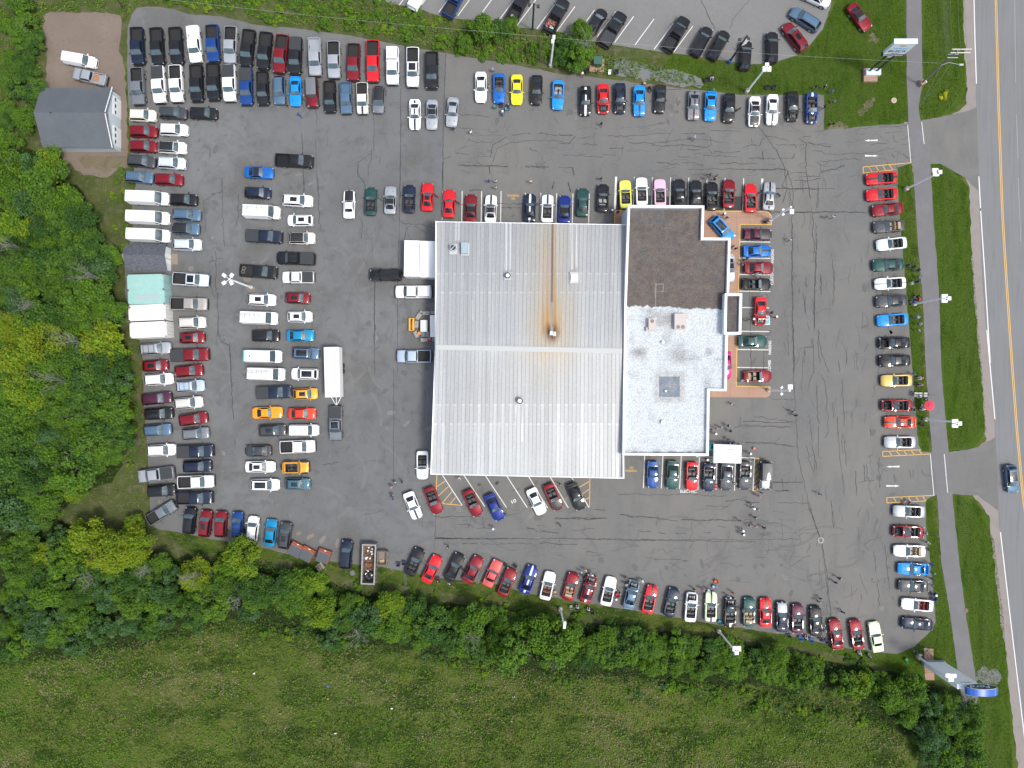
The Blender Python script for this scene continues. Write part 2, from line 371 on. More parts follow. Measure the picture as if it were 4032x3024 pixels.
for t, x, y, L_ in (('B', 845, 40, 110), ('B', 1000, 68, 150), ('B', 1155, 97, 190), ('B', 1305, 125, 230), ('B', 1460, 150, 250), ('B', 1617, 177, 250), ('B', 1773, 200, 250), ('B', 1927, 228, 250), ('B', 2078, 257, 250), ('C', 132, 285, 250), ('C', 303, 290, 240), ('C', 440, 335, 250),
      ('C', 600, 355, 250), ('C', 750, 390, 250), ('C', 905, 412, 250), ('C', 1062, 438, 250)):
    nb.append((t, [(x, y), (x + L_ * .60, y - L_ * .82)]))
lines('upper_bay_lines', nb, .13, white_p)
ed = [('D', [(1815, -300), (1817, 0), (1825, 330), (1836, 660)]), ('D', [(1855, 1390), (1870, 1659)]), ('I', [(1868, 440), (1905, 1000), (1945, 1659)]), ('J', [(1918, 0), (1945, 300), (1982, 700)]),
      ('K', [(2025, 250), (2100, 900), (2190, 1659)]), ('K', [(2190, 1659), (2230, 2000), (2300, 2600)])]
lines('edge_line', ed, .16, white_p)
lines('far_edge_line', [('D', [(2138, 0), (2145, 650)]), ('D', [(2150, 900), (2165, 1250)]), ('I', [(2165, 200), (2185, 700)])], .07, mat('worn_marking', (.30, .30, .30), .8))
lines('stop_lines', [('D', [(1295, 985), (1320, 1280)]), ('D', [(1405, 960), (1425, 1135)]), ('J', [(1473, 972), (1502, 1305)]), ('J', [(1583, 975), (1610, 1280)])], .10, white_p)
cl = [(3918, -400), (3921, 0), (3931, 400), (3946, 830), (3962, 1100), (3984, 1430), (4004, 1700), (4026, 1940), (4060, 2200)]
mb = MB(); strip(mb, [G(x - 3, y) for x, y in cl], .12, ZM); strip(mb, [G(x + 3, y) for x, y in cl], .12, ZM)
mb.build('centre_line', [yellow_p])["kind"] = 'structure'
yl = [('D', [(945, 1315), (945, 1362), (1208, 1336)]), ('D', [(945, 1315), (1320, 1282)])]
for x in (985, 1040, 1095, 1150): yl.append(('D', [(x, 1311 - (x - 985) * .08), (x + 30, 1355 - (x - 985) * .09)]))
yl += [('J', [(1475, 975), (1100, 994), (1098, 955), (1400, 941)])]
for x in (1145, 1205, 1262, 1320, 1380): yl.append(('J', [(x, 953 - (x - 1145) * .05), (x + 30, 991 - (x - 1145) * .05)]))
yl += [('J', [(1500, 1301), (1131, 1318), (1131, 1360), (1442, 1345)])]
for x in (1180, 1240, 1295, 1355, 1410): yl.append(('J', [(x, 1315 - (x - 1180) * .05), (x + 28, 1357 - (x - 1180) * .05)]))
yl += [('P', [(641, 1137), (636, 1290)]), ('P', [(680, 1365), (840, 1380)]), ('P', [(640, 1232), (706, 1188)]), ('P', [(648, 1308), (733, 1230)]), ('P', [(680, 1365), (760, 1270)]), ('P', [(745, 1368), (788, 1315)]),
       ('P', [(1845, 1160), (1842, 1395)]), ('P', [(1765, 1235), (1845, 1188)]), ('P', [(1785, 1290), (1843, 1250)]), ('P', [(1808, 1335), (1842, 1315)]),
       ('L', [(1346, 1008), (1376, 1008), (1364, 1264), (1332, 1264)])]
for y in (1060, 1110, 1160, 1210, 1245): yl.append(('L', [(1344 - (y - 1060) * .05, y), (1373 - (y - 1060) * .05, y - 28)]))
yl += [('H', [(946, 381), (1425, 384), (1455, 395), (1474, 425), (1475, 490), (1229, 487), (1215, 1025)]), ('H', [(300, 375), (242, 378), (238, 488)]), ('L', [(1205, 60), (1198, 440), (1468, 447)]), ('L', [(480, 984), (560, 986)])]
lines('yellow_lines', yl, .11, yellow_p, .162 if False else ZM)
def arrow(t, x, y, s):
    pts = [(-1.1, 0), (-.35, .18), (-.35, .07), (1.05, .16), (1.05, -.10), (-.35, -.07), (-.35, -.16)]
    cx, cy = TT(t, x, y)
    mb = MB(); i = 0
    P = [(cx + s * a, cy + b, ZM) for a, b in pts]
    mb.face([P[0], P[6], P[1]] if s > 0 else [P[0], P[1], P[6]]); mb.face([P[2], P[5], P[4], P[3]] if s > 0 else [P[2], P[3], P[4], P[5]])
    mb.build('arrow_marking', [white_p])["kind"] = 'structure'
for a in (('D', 1008, 1107, 1), ('D', 1010, 1228, -1), ('J', 1180, 1075, 1), ('J', 1178, 1227, -1)): arrow(*a)
def text_mesh(s, size, width=None, extrude=0.0, shear=0.0, bold=0.0):
    cu = bpy.data.curves.new('lettering', 'FONT'); cu.body = s; cu.size = size; cu.align_x = 'CENTER'; cu.align_y = 'CENTER'; cu.extrude = extrude; cu.shear = shear; cu.offset = bold
    o = bpy.data.objects.new('lettering', cu); col.objects.link(o); bpy.context.view_layer.update()
    dg = bpy.context.evaluated_depsgraph_get()
    me = bpy.data.meshes.new_from_object(o.evaluated_get(dg))
    bpy.data.objects.remove(o)
    xs = [v.co.x for v in me.vertices]
    if width and xs:
        k = width / (max(xs) - min(xs))
        for v in me.vertices: v.co.x *= k
    return me
def paint_text(s, t, x, y, size, width, ang, m):
    me = text_mesh(s, size, width, bold=.012 if size > .55 else .003); me.materials.clear(); me.materials.append(m)
    cx, cy = TT(t, x, y)
    o = new('painted_lettering', me, None, (cx, cy, ZM), R(ang)); o["kind"] = 'structure'
paint_text('PARKING', 'G', 1440, 259, .50, 1.85, 180, yellow_p); paint_text('NO', 'G', 1441, 283, .50, .55, 180, yellow_p)
paint_text('NO', 'L', 373, 1085, .50, .55, 0, yellow_p); paint_text('PARKING', 'L', 371, 1108, .50, 1.85, 0, yellow_p)
paint_text('ELECTRIC', 'L', 820, 1271, .66, 2.65, 0, white_p)
paint_text('CUSTOMER', 'H', 1480, 893, .62, 2.9, 90, white_p); paint_text('PARKING', 'H', 1484, 738, .62, 2.2, 90, white_p)
paint_text('PARKING', 'L', 1464, 138, .62, 2.2, 90, white_p); paint_text('CUSTOMER', 'L', 1461, 305, .62, 2.9, 90, white_p)
paint_text('10', 'P', 1243, 1350, .75, .8, 25, white_p)
cx, cy = TT('H', 1437, 1242)
mb = MB().box((0, 0, 0), (1.05, 1.5, .002), 0).box((0.02, 0, .003), (.72, 1.15, .002), 1)
mb.box((.05, -.1, .006), (.28, .09, .002), 0).box((-.12, .05, .006), (.09, .4, .002), 0).box((.08, .18, .006), (.4, .09, .002), 0)
mb.build('accessible_bay_marking', [white_p, mat('teal_paint', (.12, .42, .48), .8)], None, (cx, cy, ZM))["kind"] = 'structure'

# cracks, traced from the photograph
CR = """B 1210 425 1205 600 1190 1000 1188 1480|G 885 0 883 470|N 428 455 428 740|N 428 640 700 645 1050 640 1400 640 1860 645|N 428 630 560 640|N 1870 635 1960 655 2211 652|N 430 468 780 466|N 800 466 800 520 815 550|N 755 563 880 562|N 600 527 690 530 730 555
N 1150 558 1215 562|N 1245 568 1330 590 1400 598|N 1370 483 1560 487 1775 481|N 1270 455 1252 500|N 1890 450 1960 465 2090 470 2211 488|N 640 682 760 680|N 785 682 975 685|N 1000 675 1180 680|N 1250 680 1310 675 1380 685 1545 687|N 525 645 530 690|N 1615 747 1700 748
M 285 50 380 72 515 70 740 105|M 770 93 920 105 980 92 1210 97|M 1265 92 1400 115 1525 118|M 420 178 525 190|M 0 243 160 245 350 253 800 258 1350 267|M 350 250 900 252 1300 250 1700 243|M 0 88 175 82|M 555 405 730 405 810 415|M 720 198 800 200|M 940 192 1000 195|M 1350 388 1420 390|M 1050 143 1115 153
M 1780 0 1855 230|M 1873 280 1905 560 1945 865|M 1310 88 1450 100|M 590 192 640 200|K 500 0 605 290|K 622 340 660 560 692 920|K 690 0 712 215|K 1030 390 1045 570|K 1055 650 1075 830|K 1115 350 1150 700|K 900 210 915 300
J 398 0 398 400 435 1000 515 1360 605 1640|J 540 70 545 130 485 135 487 200|J 590 0 610 150 670 330|J 615 350 650 430 660 570 650 640|J 580 430 585 700 605 740|J 590 760 590 1000 620 1010|J 780 380 795 760|J 750 240 760 330|J 740 680 760 1000 800 1300|J 800 870 812 1070|J 885 1110 893 1300|J 20 888 240 890 420 920|J 0 758 200 755 370 765
J 0 722 120 720 220 730 390 720|J 230 1195 470 1198|J 300 1170 315 1230|J 250 1262 360 1265|J 265 1357 515 1362|J 495 900 530 1050 560 1130|J 545 910 580 1100|J 640 850 680 780|J 700 570 712 690|J 950 1060 955 1190 1035 1180|J 970 1060 975 1140|J 1070 1000 1075 1240|J 1310 1100 1320 1160|J 1340 1095 1335 1165|J 1405 1098 1425 1145 1490 1155|J 1000 780 1003 835|J 520 660 545 870
I 365 300 380 420 385 700 390 1400 400 1659|I 550 480 550 660 570 800 565 1100 560 1400|I 580 640 575 760|I 700 840 715 960 718 1090|I 470 1100 490 1260|I 500 1340 520 1400|I 545 1150 560 1280|I 600 1420 590 1500 605 1659|I 615 985 615 1120|I 350 1430 355 1600|I 495 980 500 1060|I 440 1060 440 1110|I 480 1560 480 1659|I 205 470 430 470 1010 470|I 250 285 540 290 720 285|I 600 190 605 160 700 130 800 100
D 120 1000 180 1070 260 1180 330 1330 345 1500 310 1600|D 180 1075 250 1080 355 1112|D 260 1140 400 1140 420 1165|D 0 1165 60 1140 130 1150|D 65 1090 70 1130|D 130 1150 150 1090|D 155 1190 160 1250 100 1245|D 160 1250 250 1255|D 40 1245 160 1250|D 440 1090 500 1130 490 1160 500 1370 530 1560|D 470 1080 530 1075|D 380 1250 410 1210|D 510 1120 560 1140 690 1155|D 540 1190 620 1190 650 1212 770 1220
D 580 1275 600 1300 620 1360|D 620 1360 720 1330 800 1310|D 600 1270 720 1270 800 1250 930 1260|D 780 1215 900 1210 1000 1208 1120 1175|D 1010 1140 1130 1130|D 1180 1065 1195 1120 1225 1120|D 1120 1048 1250 1035|D 1170 1215 1190 1240|D 1260 1210 1300 1250|D 1070 1005 1200 998 1290 990|D 400 1420 500 1425 610 1408|D 415 1360 500 1360|D 590 1490 580 1640|D 0 1335 330 1335|D 555 1035 640 1030
C 1195 1028 1400 1032 1430 1040|C 975 1052 1150 1050|C 385 1072 560 1072 790 1048 880 1052|C 550 1120 615 1130 880 1115|C 730 1142 820 1152 970 1140 1160 1162 1200 1140|C 915 1105 1050 1103 1200 1105 1290 1125|C 1190 1075 1200 1140|C 1010 1175 1110 1180|C 1140 1225 1400 1235|C 1215 1190 1340 1205 1430 1190|C 1270 1285 1480 1290 1560 1285|C 1020 1333 1460 1332|C 970 1280 1060 1285 1140 1300|C 775 1278 950 1298|C 30 1220 180 1225 345 1242|C 0 1062 105 1068|C 0 1128 80 1130 130 1075|C 155 1088 250 1075|C 350 1220 445 1224|C 400 1170 515 1167|C 195 1138 305 1138|C 0 1320 105 1320 120 1380|C 75 1435 95 1510|C 940 1232 1035 1236|C 1485 1340 1800 1335
C 1120 0 1180 130 1230 225|C 1500 0 1380 140 1345 225|C 1200 1000 1200 1002|C 850 705 970 705|C 950 688 1020 692|C 550 1475 700 1480
B 855 700 855 1150 850 1659|B 645 890 645 1190|B 625 1180 622 1260 600 1310|B 75 1050 85 1200 95 1659|B 520 1400 520 1280 620 1210|B 175 840 200 940 190 980|B 1320 900 1480 912 1550 925|B 1310 1005 1430 1018|B 1390 1100 1460 1115 1555 1122|B 1560 1240 1580 1150 1690 1075|B 1580 1280 1620 1170 1700 1125 1900 1105 2050 1105 2190 1130|B 1730 1063 1880 1050|B 1945 1052 2090 1068|B 2105 1062 2211 1068|B 1285 1205 1395 1220|B 1315 1303 1500 1305 1700 1310|B 1835 1310 2020 1315|B 1195 1255 1250 1232|B 1550 1310 1558 1368|B 1870 1160 1890 1185 1935 1185|B 1500 1500 1400 1505|B 2045 1490 2062 1430|B 2170 1440 2195 1510|B 185 1100 200 1500
E 740 130 830 110 830 0|E 770 130 690 180 700 400|E 830 100 835 400 850 545|E 770 570 785 640 780 900|E 725 670 780 650|E 740 730 725 760|E 790 900 800 1100 795 1250|E 890 1300 905 1659|E 1475 0 1480 110|E 1580 0 1600 400|E 960 130 950 380|E 1930 0 1965 85|E 2030 700 2030 1300|E 2050 155 2120 205|E 745 870 770 940
F 800 0 820 100 890 120 900 400 920 700|F 2180 300 2182 1250|F 930 860 935 940|F 1620 1060 1740 1040
G 220 0 220 90 280 180|G 550 0 545 500 530 1000 530 1659|G 350 900 350 1659|G 520 400 560 470 640 490 700 480 790 510 840 530|G 640 490 600 520 585 610|G 660 500 760 560|G 230 420 255 470 245 600|G 300 20 300 100|G 375 270 435 320|G 1020 25 1395 30|G 1095 222 1190 215|G 1350 355 1500 355|G 1255 30 1258 88|G 1320 325 1990 325|G 1750 210 1765 150|G 1880 180 1890 230|G 1910 40 1912 100|G 1540 35 1720 38
H 1650 400 1640 200 1600 60|H 1460 395 2200 390|H 1510 205 1690 205 1850 210|H 1700 110 1860 110|H 1820 480 1830 700 1815 1000 1810 1300|H 1640 480 1638 900 1650 1659|H 1840 150 1845 350|H 1960 860 1970 1010|H 1860 880 1865 1040|H 1740 1050 1745 1200|H 1300 1010 1310 1330|H 1310 1340 1310 1659|H 1415 1480 1415 1640|H 1800 1380 1810 1659|H 1610 70 1560 180 1600 210
L 270 1290 420 1290 490 1300|L 490 1297 700 1295 820 1290 1000 1308 1130 1308|L 1110 1352 1230 1330 1290 1352 1380 1358|L 960 1382 1130 1388|L 1440 1105 1440 1230|L 1275 888 1500 890 1640 915|L 1180 770 1240 750 1440 755 1640 765|L 1230 680 1228 745|L 1340 680 1640 720|L 1560 1175 1562 1250|L 1480 1195 1720 1198|L 1505 1265 1610 1265|L 0 1375 20 1372|L 760 1492 960 1500 1210 1497|L 90 1410 165 1418|L 1460 520 1480 540 1650 548|L 1560 600 1610 640
P 1570 1480 1980 1482|P 1960 1415 1890 1408|P 1350 1555 1460 1590 1600 1598|P 630 1640 1200 1640"""
mb = MB(); k = 0
for ln in CR.split('\n'):
    for seg in ln.split('|'):
        w = seg.split(); t = w[0]; c = list(map(float, w[1:]))
        pts = [TT(t, c[i], c[i + 1]) for i in range(0, len(c), 2)]
        straight = (t in 'BGF' and len(pts) <= 4 and abs(pts[0][0] - pts[-1][0]) < 1.5)
        strip(mb, pts, .085 if k % 3 else .115, .0395, 0, .03 if straight else .07, k)
        if not straight and k % 3 == 0:      # side branches
            rr = random.Random(k)
            for q in pts[1:-1]:
                e = (q[0] + rr.uniform(-1.2, 1.2), q[1] + rr.uniform(-1, 1)); strip(mb, [q, e], .06, .041, 0, .05, k + 1)
        k += 1
mb.build('pavement_cracks', [crack_m])["kind"] = 'structure'
mb = MB(); rr = random.Random(91)      # hairline cracks
for i in range(520):
    z_ = rr.random()
    if z_ < .30: p = G(rr.uniform(560, 1700), rr.uniform(400, 2150)); a = rr.choice([90, 90, 80, 100, 0, 45])
    elif z_ < .52: p = G(rr.uniform(1780, 3550), rr.uniform(500, 700)); a = rr.choice([0, 0, 0, 10, -10, 70])
    elif z_ < .78: p = G(rr.uniform(3080, 3500), rr.uniform(720, 2450)); a = rr.choice([90, 90, 90, 80, 100, 20])
    else: p = G(rr.uniform(1720, 3200), rr.uniform(2000, 2330)); a = rr.choice([0, 0, 0, 8, -8, 80])
    L_ = rr.uniform(.6, 4); q = [p]
    for j in range(3):
        a2 = R(a + rr.gauss(0, 16)); q.append((q[-1][0] + math.cos(a2) * L_ / 3, q[-1][1] + math.sin(a2) * L_ / 3))
    strip(mb, q, rr.uniform(.03, .055), .043 + .0001 * (i % 9), 0, .04, i)
mb.build('hairline_cracks', [crackf_m])["kind"] = 'structure'
# tyre scuffs and oil stains (slightly different asphalt tone)
mb = MB(); rr = random.Random(17)
for i in range(230):
    if i < 150: p = G(rr.uniform(760, 1420), rr.uniform(520, 2050))
    elif i < 190: p = G(rr.uniform(1380, 1700), rr.uniform(900, 2150))
    else: p = G(rr.uniform(1800, 3500), rr.uniform(2080, 2300))
    rad = rr.uniform(2.2, 8); a0 = rr.uniform(0, 6.28); da = rr.uniform(.5, 1.5)
    cxx, cyy = p[0] - rad * math.cos(a0), p[1] - rad * math.sin(a0)
    for dr in (0, .24):
        strip(mb, [(cxx + (rad + dr) * math.cos(a0 + da * k / 10), cyy + (rad + dr) * math.sin(a0 + da * k / 10)) for k in range(11)], rr.uniform(.06, .13), .0262 + .0003 * (i % 30), i % 3)
mb.build('tyre_scuffs', [mat('scuff_dark', (.108, .109, .110), .9), mat('scuff_light', (.150, .150, .149), .9), mat('scuff_mid', (.114, .114, .114), .9)])["kind"] = 'structure'
mb = MB()
def blot(x, y, a, b, ang, z, m):
    n = 14; ca, sa = math.cos(ang), math.sin(ang); P = []
    for k in range(n):
        t = 2 * math.pi * k / n; q = rr.uniform(.75, 1.15); u, v = a * q * math.cos(t), b * q * math.sin(t); P.append((x + u * ca - v * sa, y + u * sa + v * ca, z))
    mb.face(P, m)
zi = 0
for x0, y0, x1, y1, n_ in ((1900, 800, 2420, 862, 26), (2430, 720, 3040, 760, 14), (2930, 900, 3030, 1500, 22), (2500, 1800, 2990, 1900, 20), (1780, 1900, 2320, 2060, 26), (2900, 1780, 2930, 1900, 3), (560, 200, 1200, 440, 30), (560, 500, 900, 2080, 60), (960, 660, 1300, 2000, 40), (3400, 700, 3525, 2450, 40), (1650, 2200, 3300, 2480, 60), (1860, 310, 2480, 480, 22), (2500, 385, 3230, 490, 28), (1440, 1100, 1690, 1800, 24)):
    for k in range(n_):
        qx, qy = rr.uniform(x0, x1), rr.uniform(y0, y1)
        if not all(inpoly(qx + ex, qy + ey, LOT) for ex, ey in ((26, 0), (-26, 0), (0, 26), (0, -26))): continue
        p = G(qx, qy); zi += 1; blot(p[0], p[1], rr.uniform(.15, .9), rr.uniform(.12, .5), rr.uniform(0, 3), .0352 + .0001 * (zi % 14), 0 if k % 4 else 1)
for x, y, a, b in ((1886, 1908, .35, .3), (1958, 1899, .3, .28), (1955, 1905, .25, .2), (2028, 2033 - 60, .0, .0)):
    if a: p = G(x, y); blot(p[0], p[1], a, b, 0, .0368, 2)
for x, y, a, b, an in ((1175, 2100, .5, .25, .3), (1222, 2112, .8, .35, .5), (1270, 2125, .9, .4, 1.0), (1328, 2140, .9, .3, 1.4), (975, 1090, .9, .8, 0), (988, 1138, .7, .6, 0)):
    p = G(x, y); blot(p[0], p[1], a, b, an, .0369, 3)
mb.build('oil_stains', [mat('oily_asphalt', (.100, .100, .099), .8), mat('dusty_asphalt', (.164, .161, .154), .9), mat('oil_spot', (.045, .045, .046), .6), mat('sandy_deposit', (.185, .160, .138), .95)])["kind"] = 'structure'
# showroom apron
mb = MB()
ap = [TT('H', x, y) for x, y in ((900, 380), (1425, 382), (1455, 393), (1475, 422), (1476, 490), (1229, 488), (1215, 1025), (1206, 1400), (1198, 1760), (1468, 1767), (1468, 1820), (1455, 1838), (1430, 1850), (900, 1847), (900, 1700), (1050, 1700), (1060, 640), (900, 600))]
mb.prism(ap, 0, .14); mb.build('sidewalk', [walk_m])["kind"] = 'structure'
mb = MB().prism([TT('H', x, y) for x, y in ((241, 376), (345, 376), (345, 490), (238, 490))], 0, .14); mb.build('sidewalk', [walk_m])["kind"] = 'structure'
mb = MB()
for a, b in (((940, 430), (1470, 430)), ((1000, 480), (1000, 380)), ((1100, 382), (1100, 600)), ((1200, 384), (1200, 560)), ((1300, 384), (1300, 486)), ((1150, 560), (1225, 560)), ((1140, 700), (1220, 700)), ((1140, 850), (1218, 850)), ((1135, 1000), (1215, 1000)), ((1130, 1450), (1203, 1450)), ((1125, 1600), (1200, 1600)), ((1000, 1765), (1000, 1848)), ((1150, 1760), (1150, 1848)), ((1300, 1766), (1300, 1850))):
    strip(mb, [TT('H', *a, .14), TT('H', *b, .14)], .035, .144)
mb.build('sidewalk_joints', [mat('joint', (.20, .12, .085), .9)])["kind"] = 'structure'
mb = MB()
for t, pts in (('H', [(946, 381), (1425, 384), (1455, 395), (1474, 425), (1475, 490), (1229, 487), (1215, 1025)]), ('H', [(300, 377), (243, 379), (239, 488)]), ('L', [(1205, 60), (1198, 440), (1468, 447)])):
    P = [TT(t, x, y, .14) for x, y in pts]; strip(mb, P, .13, .148)
mb.build('kerb_line', [yellow_p])["kind"] = 'structure'
# ------------------------------------------------------------------ buildings
_nr = {}
def fbm(x, y, sc_, seed=0, oct_=3):
    x = np.asarray(x, float); y = np.asarray(y, float); out = np.zeros(np.broadcast(x, y).shape); a = 1.0; tot = 0
    for o in range(oct_):
        if (seed, o) not in _nr: _nr[(seed, o)] = np.random.RandomState(seed * 17 + o).rand(256, 256)
        Gd = _nr[(seed, o)]; X = x * sc_ * 2 ** o + 1000; Y = y * sc_ * 2 ** o + 1000
        i = np.floor(X).astype(int); j = np.floor(Y).astype(int); fx = X - i; fy = Y - j; fx = fx * fx * (3 - 2 * fx); fy = fy * fy * (3 - 2 * fy)
        v = (Gd[i % 256, j % 256] * (1 - fx) + Gd[(i + 1) % 256, j % 256] * fx) * (1 - fy) + (Gd[i % 256, (j + 1) % 256] * (1 - fx) + Gd[(i + 1) % 256, (j + 1) % 256] * fx) * fy
        out += a * v; tot += a; a *= .55
    return out / tot
def sm(x, a, b):
    t = np.clip((x - a) / (b - a), 0, 1); return t * t * (3 - 2 * t)
def mixc(c, d, t): return c * (1 - t[..., None]) + np.array(d) * t[..., None]
def color_grid(name, P, nu, nv, fn, m, parent=None, mask=None, thick=.12):
    """P: four corner points (3D) a b c d; fn(X, Y) gives the stain colours in world metres"""
    a, b, c, d = [np.array(p, float) for p in P]
    u = np.linspace(0, 1, nu + 1)[None, :, None]; v = np.linspace(0, 1, nv + 1)[:, None, None]
    pts = (a * (1 - u) + b * u) * (1 - v) + (d * (1 - u) + c * u) * v
    cols = fn(pts[..., 0], pts[..., 1])
    idx = np.arange((nu + 1) * (nv + 1)).reshape(nv + 1, nu + 1)
    q = np.stack([idx[:-1, :-1], idx[:-1, 1:], idx[1:, 1:], idx[1:, :-1]], -1).reshape(-1, 4)
    if mask is not None:
        cp = (pts[:-1, :-1] + pts[1:, 1:]) / 2; cp = cp.reshape(-1, 3)
        q = q[[inpoly(p[0], p[1], mask) for p in cp]]
    n = np.cross(pts[0, 1] - pts[0, 0], pts[1, 0] - pts[0, 0])
    if n[2] < 0: q = q[:, ::-1]
    me = bpy.data.meshes.new(name); me.from_pydata(pts.reshape(-1, 3).tolist(), [], q.tolist())
    ca = me.color_attributes.new("Col", 'FLOAT_COLOR', 'POINT')
    buf = np.ones(((nu + 1) * (nv + 1), 4), np.float32); buf[:, :3] = np.clip(cols.reshape(-1, 3), 0, 1); ca.data.foreach_set("color", buf.ravel())
    me.materials.append(m); me.update()
    return new(name, me, parent)
roofmetal = vcol_mat('weathered_roof_metal', .5, .25, (3, .05))
membrane = vcol_mat('roof_membrane', .85, 0, (4.5, .30))
wallmetal = mat('cream_wall_metal', (.52, .54, .55), .6)
paleblue = mat('pale_blue_cladding', (.55, .63, .67), .6)
capw = mat('white_parapet_cap', (.80, .82, .83), .5)

# service garage
EH, RH = 5.2, 6.5
gar = new('service_garage', None, None, (0, 0, 0)); tag(gar, 'large metal roofed service garage with rust streak on ribbed grey roof', 'garage building')
def g3(x, y, h): return (*G(x, y, h), h)
NW, NE, SW, SE, RW, RE = g3(1722, 874, EH), g3(2464, 886, EH), g3(1702, 1866, EH), g3(2450, 1882, EH), g3(1716, 1367, RH), g3(2450, 1382, RH)
PN = .612
def garage_cols(X, Y):
    k = np.floor((X - NW[0]) / PN)
    hsh = (np.sin(k * 12.9898) * 43758.5453) % 1.0
    base = np.ones(X.shape + (3,)) * np.array([.318, .328, .332])
    yn = fbm(X, Y, .12, 5)
    seam = np.where(k % 2 == 0, -3.2, -6.15)
    seam2 = np.where(k % 2 == 0, 17.0, 14.1)
    t = ((hsh - .5) * .13) + (yn - .5) * .10 + (fbm(X * 6, Y * .25, .5, 6) - .5) * .10
    band = (Y < seam) * .09 + (Y > seam2) * -.05 + (Y < seam) * (hsh - .5) * .08
    t = t + band
    base *= (1 + t * 1.3)[..., None]
    ridge = .8 * np.exp(-((Y - 5.8) / 1.6) ** 2) * .12 * (fbm(X, Y, .5, 8)); base *= (1 + ridge * 1.5)[..., None]
    edge = np.exp(-((X - NW[0]) / .8) ** 2) * .25; base *= (1 + edge)[..., None]
    lap = np.exp(-((Y - seam) / .10) ** 2) * .30 + np.exp(-((Y - seam2) / .10) ** 2) * .30; base *= (1 + lap)[..., None]
    # rust: running from the burner stack to the eave, pooling round the stack
    rx, ry = G(2172, 1310, 6.2)
    dx = X - rx - (Y - ry) * .012; n = fbm(X * 3, Y * .4, 1.0, 9)
    up = sm(Y, ry - 1.2, ry + .5)
    pool = 0; s1 = np.exp(-(dx / .10) ** 2) * up * sm(-Y, -27, -9) * 1.0
    core = np.exp(-(dx / .17) ** 2) * up
    s2 = (np.exp(-((dx + .62) / .17) ** 2) + np.exp(-((dx - .52) / .20) ** 2) + .7 * np.exp(-((dx + 1.3) / .16) ** 2) + .5 * np.exp(-((dx - 1.2) / .15) ** 2)) * up * np.exp(-np.clip(Y - ry, 0, 99) / 9.5) * 1.0
    pool = np.exp(-((dx) / 1.1) ** 2 - ((Y - ry) / 1.4) ** 2) * (n + .45)
    halo = np.exp(-(dx / 2.6) ** 2) * np.exp(-np.clip(np.abs(Y - ry - 1.5), 0, 99) / 4.0) * (n * 1.35)
    pale = np.exp(-((dx + .2) / 3.4) ** 2) * sm(Y, ry - 3.5, ry) * .35 * n
    drip = np.exp(-((Y - (ry - 3.0)) / 1.1) ** 2) * np.exp(-((dx) / 3.5) ** 2) * (np.sin(X * 10.3) ** 2) * .5
    base = mixc(base, (.40, .34, .22), np.clip(pale * 1.8, 0, 1)); base = mixc(base, (.40, .27, .10), np.clip(halo * 1.05 + drip, 0, 1))
    base = mixc(base, (.34, .16, .035), np.clip(s2 * 1.3, 0, 1)); base = mixc(base, (.10, .035, .008), np.clip(np.maximum(core * .95, pool * 1.5 - .15), 0, 1))
    gx = np.abs(dx) < .17; gm = gx & (Y > ry) & (Y < ry + 4.7); base = np.where(gm[..., None], np.array([.23, .21, .20]) * (.7 + n * .6)[..., None], base)
    south = (Y < ry - 3.2)
    base = mixc(base, (.36, .33, .27), np.clip(np.exp(-((dx + 1) / 5) ** 2) * np.exp(-np.clip(ry - 3 - Y, 0, 99) / 4) * south * .55 * n * 1.5, 0, 1))
    for (sx, sy0, sy1, w) in ((1795, 875, 945, .10), (1806, 875, 945, .07), (1994, 880, 1065, .13), (2010, 880, 1060, .10), (2252, 885, 1060, .12), (2270, 885, 1050, .10), (1860, 1190, 1262, .06), (2032, 1590, 1740, .05), (2056, 1590, 1740, .05)):
        X0, Y0 = G(sx, sy0, 5.8); X1, Y1 = G(sx, sy1, 5.8)
        mk = np.exp(-((X - X0) / w) ** 2) * (Y < Y0 + .3) * (Y > Y1) * .7; base = mixc(base, (.62, .64, .64), mk)
    return base
north = color_grid('roof_panel', [RW, RE, NE, NW], 200, 170, garage_cols, roofmetal, gar)
south = color_grid('roof_panel', [SW, SE, RE, RW], 200, 170, garage_cols, roofmetal, gar)
mb = MB()
def lerp(a, b, t): return tuple(a[i] + (b[i] - a[i]) * t for i in range(3))
wid = NE[0] - NW[0]; nr_ = int(wid / PN)
for i in range(1, nr_ + 1):
    t = i * PN / wid
    for a, b, c, d in ((NW, NE, RW, RE), (RW, RE, SW, SE)):
        p, q = Vector(lerp(a, b, t)), Vector(lerp(c, d, t))
        p.z += .02; q.z += .02; mb.tube(p, q, .021, .021, 0, 4, False)
mb.build('roof_seams', [mat('seam_metal', (.245, .265, .28), .5, .1)], gar)
mb = MB()
a_, b_ = Vector(RW), Vector(RE); mb.box(((a_ + b_) / 2 + Vector((0, 0, .05))), ((b_ - a_).length, .75, .10), 0, rz=math.atan2(b_.y - a_.y, b_.x - a_.x))
mb.build('ridge_cap', [mat('ridge_metal', (.42, .43, .42), .6, .0)], gar)
mb = MB()
for p, q in ((NW, NE), (SW, SE)):
    a_, b_ = Vector(p), Vector(q); mb.box(((a_ + b_) / 2 + Vector((0, 0, -.08))), ((b_ - a_).length + .1, .20, .16), 0, rz=math.atan2(b_.y - a_.y, b_.x - a_.x))
